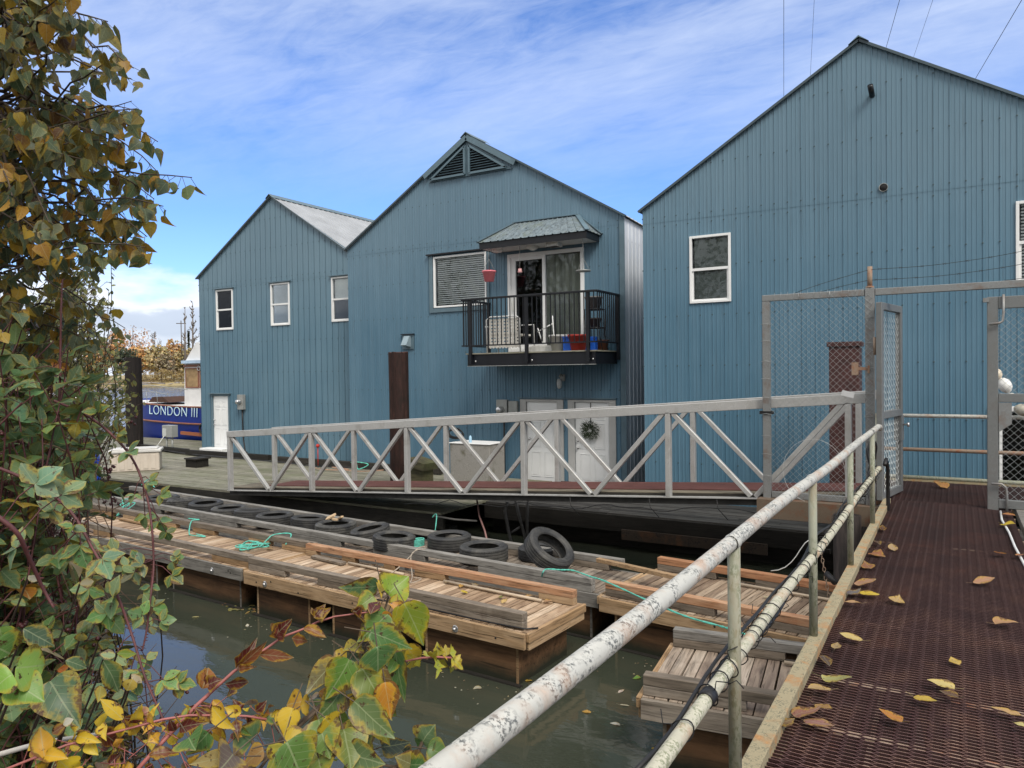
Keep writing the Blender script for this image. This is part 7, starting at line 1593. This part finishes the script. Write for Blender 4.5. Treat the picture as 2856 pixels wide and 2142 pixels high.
# ------------------------------------------------------------------ fallen leaves
def fallen(p, size, col, lb, cat='leaf', grp=None, seed=0, shape=None, z=.012, name='fallen_leaf', curl=None):
    r2 = random.Random(seed); b = MB(); a = r2.uniform(0, 6.28); d_ = Vector((math.cos(a), math.sin(a), r2.uniform(-.05, .15))); base = Vector(p) - d_ * size / 2 + Vector((0, 0, z))
    leaf(b, base, d_, Vector((r2.uniform(-.15, .15), r2.uniform(-.3, .05), 1)), size, size * r2.uniform(.7, 1.0), col, shape or r2.choice((HEART, OVAL)), curl if curl is not None else r2.uniform(-.3, .05), r2.uniform(.05, .5), .045, r2)
    b.tube([base, base - d_ * size * .35 + Vector((0, 0, .01))], .0012, 3, False, col); o = b.build(name, LEAFN); subdiv(o); return tag(o, lb, cat, grp)
TANc, YELc = (.42, .28, .13), (.55, .40, .04)
WLV = [(630, 960, .11, (.52, .40, .16), 'pale yellow leaf near the kerb, beside a folded tan one'), (545, 1000, .10, (.36, .25, .13), 'folded tan leaf touching the kerb side, left of a pale yellow one'), (540, 1190, .13, (.36, .34, .13), 'largest olive-yellow leaf on the grating near the kerb'), (450, 1240, .12, TANc, 'tan oval leaf lying against the large olive-yellow leaf'),
       (475, 1345, .09, (.36, .20, .08), 'small brown-orange leaf below the tan oval leaf'), (385, 1375, .12, (.28, .13, .09), 'reddish-brown curled leaf by the kerb'), (450, 1430, .13, (.30, .15, .13), 'dusty pink crumpled leaf nearest the kerb at the bottom'), (725, 710, .13, YELc, 'bright yellow leaf left of the middle of the grating'),
       (635, 765, .11, (.40, .24, .13), 'tan leaf just below the bright yellow leaf'), (880, 740, .11, (.45, .30, .13), 'small tan leaf right of the bright yellow leaf'), (1195, 1080, .10, (.55, .38, .10), 'narrow yellow leaf right of the middle'), (1120, 1215, .11, (.55, .44, .17), 'pale yellow broad leaf in the lower middle of the grating'), (1030, 1300, .10, (.52, .36, .06), 'ragged yellow leaf below the pale broad one'),
       (845, 1395, .09, (.40, .16, .03), 'orange-brown curled leaf at the bottom middle'), (1480, 1365, .11, (.45, .28, .12), 'tan pointed leaf at the lower right'), (1560, 1435, .07, (.55, .48, .20), 'yellow leaf cut by the right edge'), (1480, 875, .13, (.40, .22, .11), 'tan ragged leaf at the right, level with the third post'), (1355, 645, .14, (.42, .22, .13), 'pinkish tan leaf right of centre, farther up'),
       (1445, 490, .15, (.42, .17, .07), 'orange leaf beside the white hose'), (1550, 500, .12, (.36, .15, .08), 'rust-coloured leaf beyond the white hose at the right edge'), (775, 495, .15, (.30, .12, .06), 'brown leaf near the kerb level with the second post'), (715, 555, .13, (.25, .11, .06), 'brown leaf just below the one level with the second post'), (700, 655, .14, (.33, .18, .11), 'tan leaf above the bright yellow leaf by the kerb'),
       (855, 460, .15, (.38, .26, .15), 'pale brown leaf left of centre far up the walkway'), (1495, 332, .18, YELc, 'yellow leaf under the foot of the right gate panel'), (1485, 275, .16, (.36, .14, .07), 'red-brown leaf just inside the right gate panel'), (1120, 114, .22, (.42, .20, .07), 'orange leaf on the landing beyond the gate'), (775, 430, .15, (.10, .05, .035), 'dark brown leaf near the kerb close to the gate'),
       (490, 1085, .12, (.09, .055, .05), 'dark grey-brown leaf between the tan and olive leaves'), (645, 705, .10, (.14, .12, .13), 'greyish leaf touching the bright yellow leaf'), (800, 350, .15, (.09, .03, .025), 'dark maroon leaf by the kerb beneath the open gate leaf'), (1165, 1275, .07, (.10, .05, .03), 'tiny dark leaf fragment below the pale broad leaf'), (265, 1420, .10, (.20, .12, .06), 'brown leaf caught against the kerb at the lower left')]
for i, (x, y, s_, col, lb) in enumerate(WLV):
    p_ = onZ(2056 + x * .5076, 1300 + y * .5076, .02); fallen(p_, s_ * (1.12 if y > 600 else .95), col, lb, grp='fallen leaves on the grating', seed=i + 50)
rr = random.Random(99)
for i in range(16):
    p_ = onZ(rr.uniform(620, 710), rr.uniform(1685, 1725), -1.497); o = fallen(p_, rr.uniform(.05, .09), (.30 * rr.uniform(.6, 1.2), .24 * rr.uniform(.6, 1.2), .10), 'yellowish leaf in the raft of leaves afloat by the joint of the two floats', 'leaf', 'raft of floating leaves by the floats', 200 + i, z=.002, name='floating_leaf', curl=0)
for i, (x, y, col, lb) in enumerate(((545, 1722, (.35, .32, .14), 'pale leaf afloat left of the leaf raft'), (690, 1745, (.6, .58, .5), 'tiny white scrap afloat below the leaf raft'), (900, 1778, (.45, .36, .25), 'tan leaf afloat behind the red leaves'), (1475, 1900, (.45, .30, .06), 'yellow leaves afloat at the corner of the middle float'), (1495, 1908, (.5, .25, .05), 'orange leaf afloat right of the float corner'), (1785, 1815, (.55, .5, .3), 'pale leaf afloat under the top rail'), (1812, 1818, (.3, .26, .06), 'olive leaf afloat beside the pale one under the top rail'), (1775, 1892, (.12, .25, .04), 'green leaf afloat left of the lowest float'), (1733, 1928, (.5, .42, .38), 'pinkish leaf afloat left of the lowest float'), (1742, 1968, (.55, .52, .4), 'white and orange leaf afloat farther down'), (1635, 1986, (.45, .25, .05), 'small orange leaf afloat lower down'), (1832, 2092, (.55, .38, .04), 'bright yellow leaves afloat at the foot of the lowest float'), (1330, 1920, (.4, .38, .3), 'tiny pale leaf afloat in front of the middle float'), (1715, 2020, (.5, .5, .45), 'tiny white leaf afloat near the bottom'))):
    fallen(onZ(x, y, -1.497), .09, col, lb, 'leaf', 'leaves afloat on the water', 300 + i, z=.003, name='floating_leaf', curl=0)
for i, (x, y, col, lb) in enumerate(((1068, 935, (.45, .25, .06), 'orange-yellow leaf standing on the deck of the middle float'), (1090, 980, (.55, .42, .04), 'bright yellow leaf on the deck of the middle float'), (1375, 1020, (.12, .18, .04), 'green leaf on the deck of the middle float'), (1400, 1055, (.55, .38, .15), 'pale yellow leaf near the front rail of the middle float'), (1580, 1020, (.42, .26, .14), 'tan leaf on the deck near the orange rail'), (1740, 1055, (.40, .24, .14), 'tan leaf by the right end of the orange rail'), (1170, 930, (.30, .24, .18), 'dark curled leaf right of the standing orange one'), (1270, 960, (.38, .26, .16), 'small tan leaf in the middle of the float deck'), (960, 905, (.45, .38, .25), 'pale dry leaf near the beige rope'), (1340, 800, (.28, .08, .06), 'red leaf on the tyre float deck'), (800, 850, (.30, .14, .08), 'brown leaf under the orange rail'), (400, 770, (.35, .2, .1), 'tan curled leaf at the foot of the orange rail'), (450, 805, (.34, .16, .12), 'reddish leaf near the pale pipe'), (50, 740, (.5, .36, .1), 'yellow sprig leaf at the left end of the middle float'))):
    fallen(crp(x, y, DZ + .01), .10, col, lb, 'leaf', 'fallen leaves on the floats', 400 + i, z=.012)
for i, (x, y, t2) in enumerate(((500, 780, 'a'), (1350, 860, 'b'), (1520, 920, 'c'), (760, 640, 'd'))):
    fallen(crp1(x, y, DZ + .01), .11, (.30, .19, .10), ('brown leaf on the far left float near the first teal knot', 'tan leaf beside the tangled teal rope', 'brown leaf right of the tangled teal rope', 'small brown leaf on the far left float deck')[i], 'leaf', 'fallen leaves on the floats', 500 + i, z=.012)
b = MB(); rr = random.Random(17)
for i in range(150):
    t_, y0_ = rr.choice(((A1, -.06), (A2, -.06), (A2, -.06), (C1, -.06), (D1, -.06))); q = to_w(t_, rr.uniform(0, 4.6 if t_ in (A1, A2) else 1.9), y0_ - abs(rr.gauss(0, .22)), -1.496); k = rr.uniform(.6, 1.3)
    leaf(b, q, Vector((rr.uniform(-1, 1), rr.uniform(-1, 1), 0)), Vector((0, 0, 1)), rr.uniform(.012, .04), rr.uniform(.008, .03), rr.choice(((.22 * k, .18 * k, .10 * k), (.10 * k, .07 * k, .04 * k), (.35 * k, .33 * k, .25 * k))), OVAL, 0, 0, 0, rr)
tag(b.build('floating_debris', LEAFF), 'bits of twig, leaf and scum drifting along the edges of the floats', 'debris', kind='stuff')
for i, (x, y) in enumerate(((1205, 602), (1225, 652))): fallen(onZ(1600 + x * .4472, 1400 + y * .4472, DZ + .01), .09, (.5, .46, .32), ('pale leaf on the right float between its rails', 'smaller pale leaf on the right float between its rails')[i], 'leaf', 'fallen leaves on the floats', 520 + i)
# ------------------------------------------------------------------ trees on the shore behind the viewer (seen in the window glass)
def shore_tree(x, y, H, Wd, seed, lb):
    rr = random.Random(seed); base = Vector((x, y, -.4)); t_ = thing('shore_tree', lb, 'tree', tuple(base), 'trees on the shore behind the walkway'); tb_ = MB(); lf = MB()
    tb_.tube([base, base + Vector((.2, 0, H * .5)), base + Vector((0, .2, H * .95))], [H * .022, H * .014, H * .003], 8)
    for i in range(26):
        z = rr.uniform(.22, .92); lim = math.sqrt(max(.05, 1 - ((z - .52) / .55) ** 2)); a = rr.uniform(0, 6.28); q = rr.uniform(.2, .8); cc = base + Vector((math.cos(a) * Wd * lim * q, math.sin(a) * Wd * lim * q, z * H)); st = base + Vector((0, 0, H * z * .6)); tb_.tube([st, st.lerp(cc, .5) + Vector((0, 0, .2)), cc], [H * .007, H * .004, H * .001], 5)
        for k in range(95):
            v = rvec(rr) * rr.uniform(.2, 1) ** .5; p_ = cc + Vector((v.x * Wd * .36, v.y * Wd * .36, v.z * H * .12)); s0 = rr.uniform(.10, .22); n1 = rvec(rr); u = n1.cross(rvec(rr)).normalized() * s0; w_ = n1.cross(u) * .6
            lf.add([p_ - u, p_ - w_, p_ + u * 1.1, p_ + w_], [(0, 1, 2, 3)], pick(rr, [(5, (.05, .07, .03)), (2, (.09, .08, .03)), (1, (.25, .14, .03))]))
    tb_.build('trunk', STEM, t_); lf.build('crown', LEAFF, t_)
for i, (x, y, H, W_) in enumerate(((-34, -14, 15, 4.5), (-27, -16, 13, 4), (-21, -13, 16, 4.5), (-14, -15, 14, 4), (-8, -17, 16, 4.5), (-1, -18, 14, 4), (6, -16, 16, 4.5), (13, -18, 15, 4), (20, -15, 14, 4))):
    shore_tree(x, y, H, W_, 700 + i, 'broad-leaved tree behind the walkway, %s along the bank from the west' % ('first', 'second', 'third', 'fourth', 'fifth', 'sixth', 'seventh', 'eighth', 'ninth')[i])
bpy.context.view_layer.update()
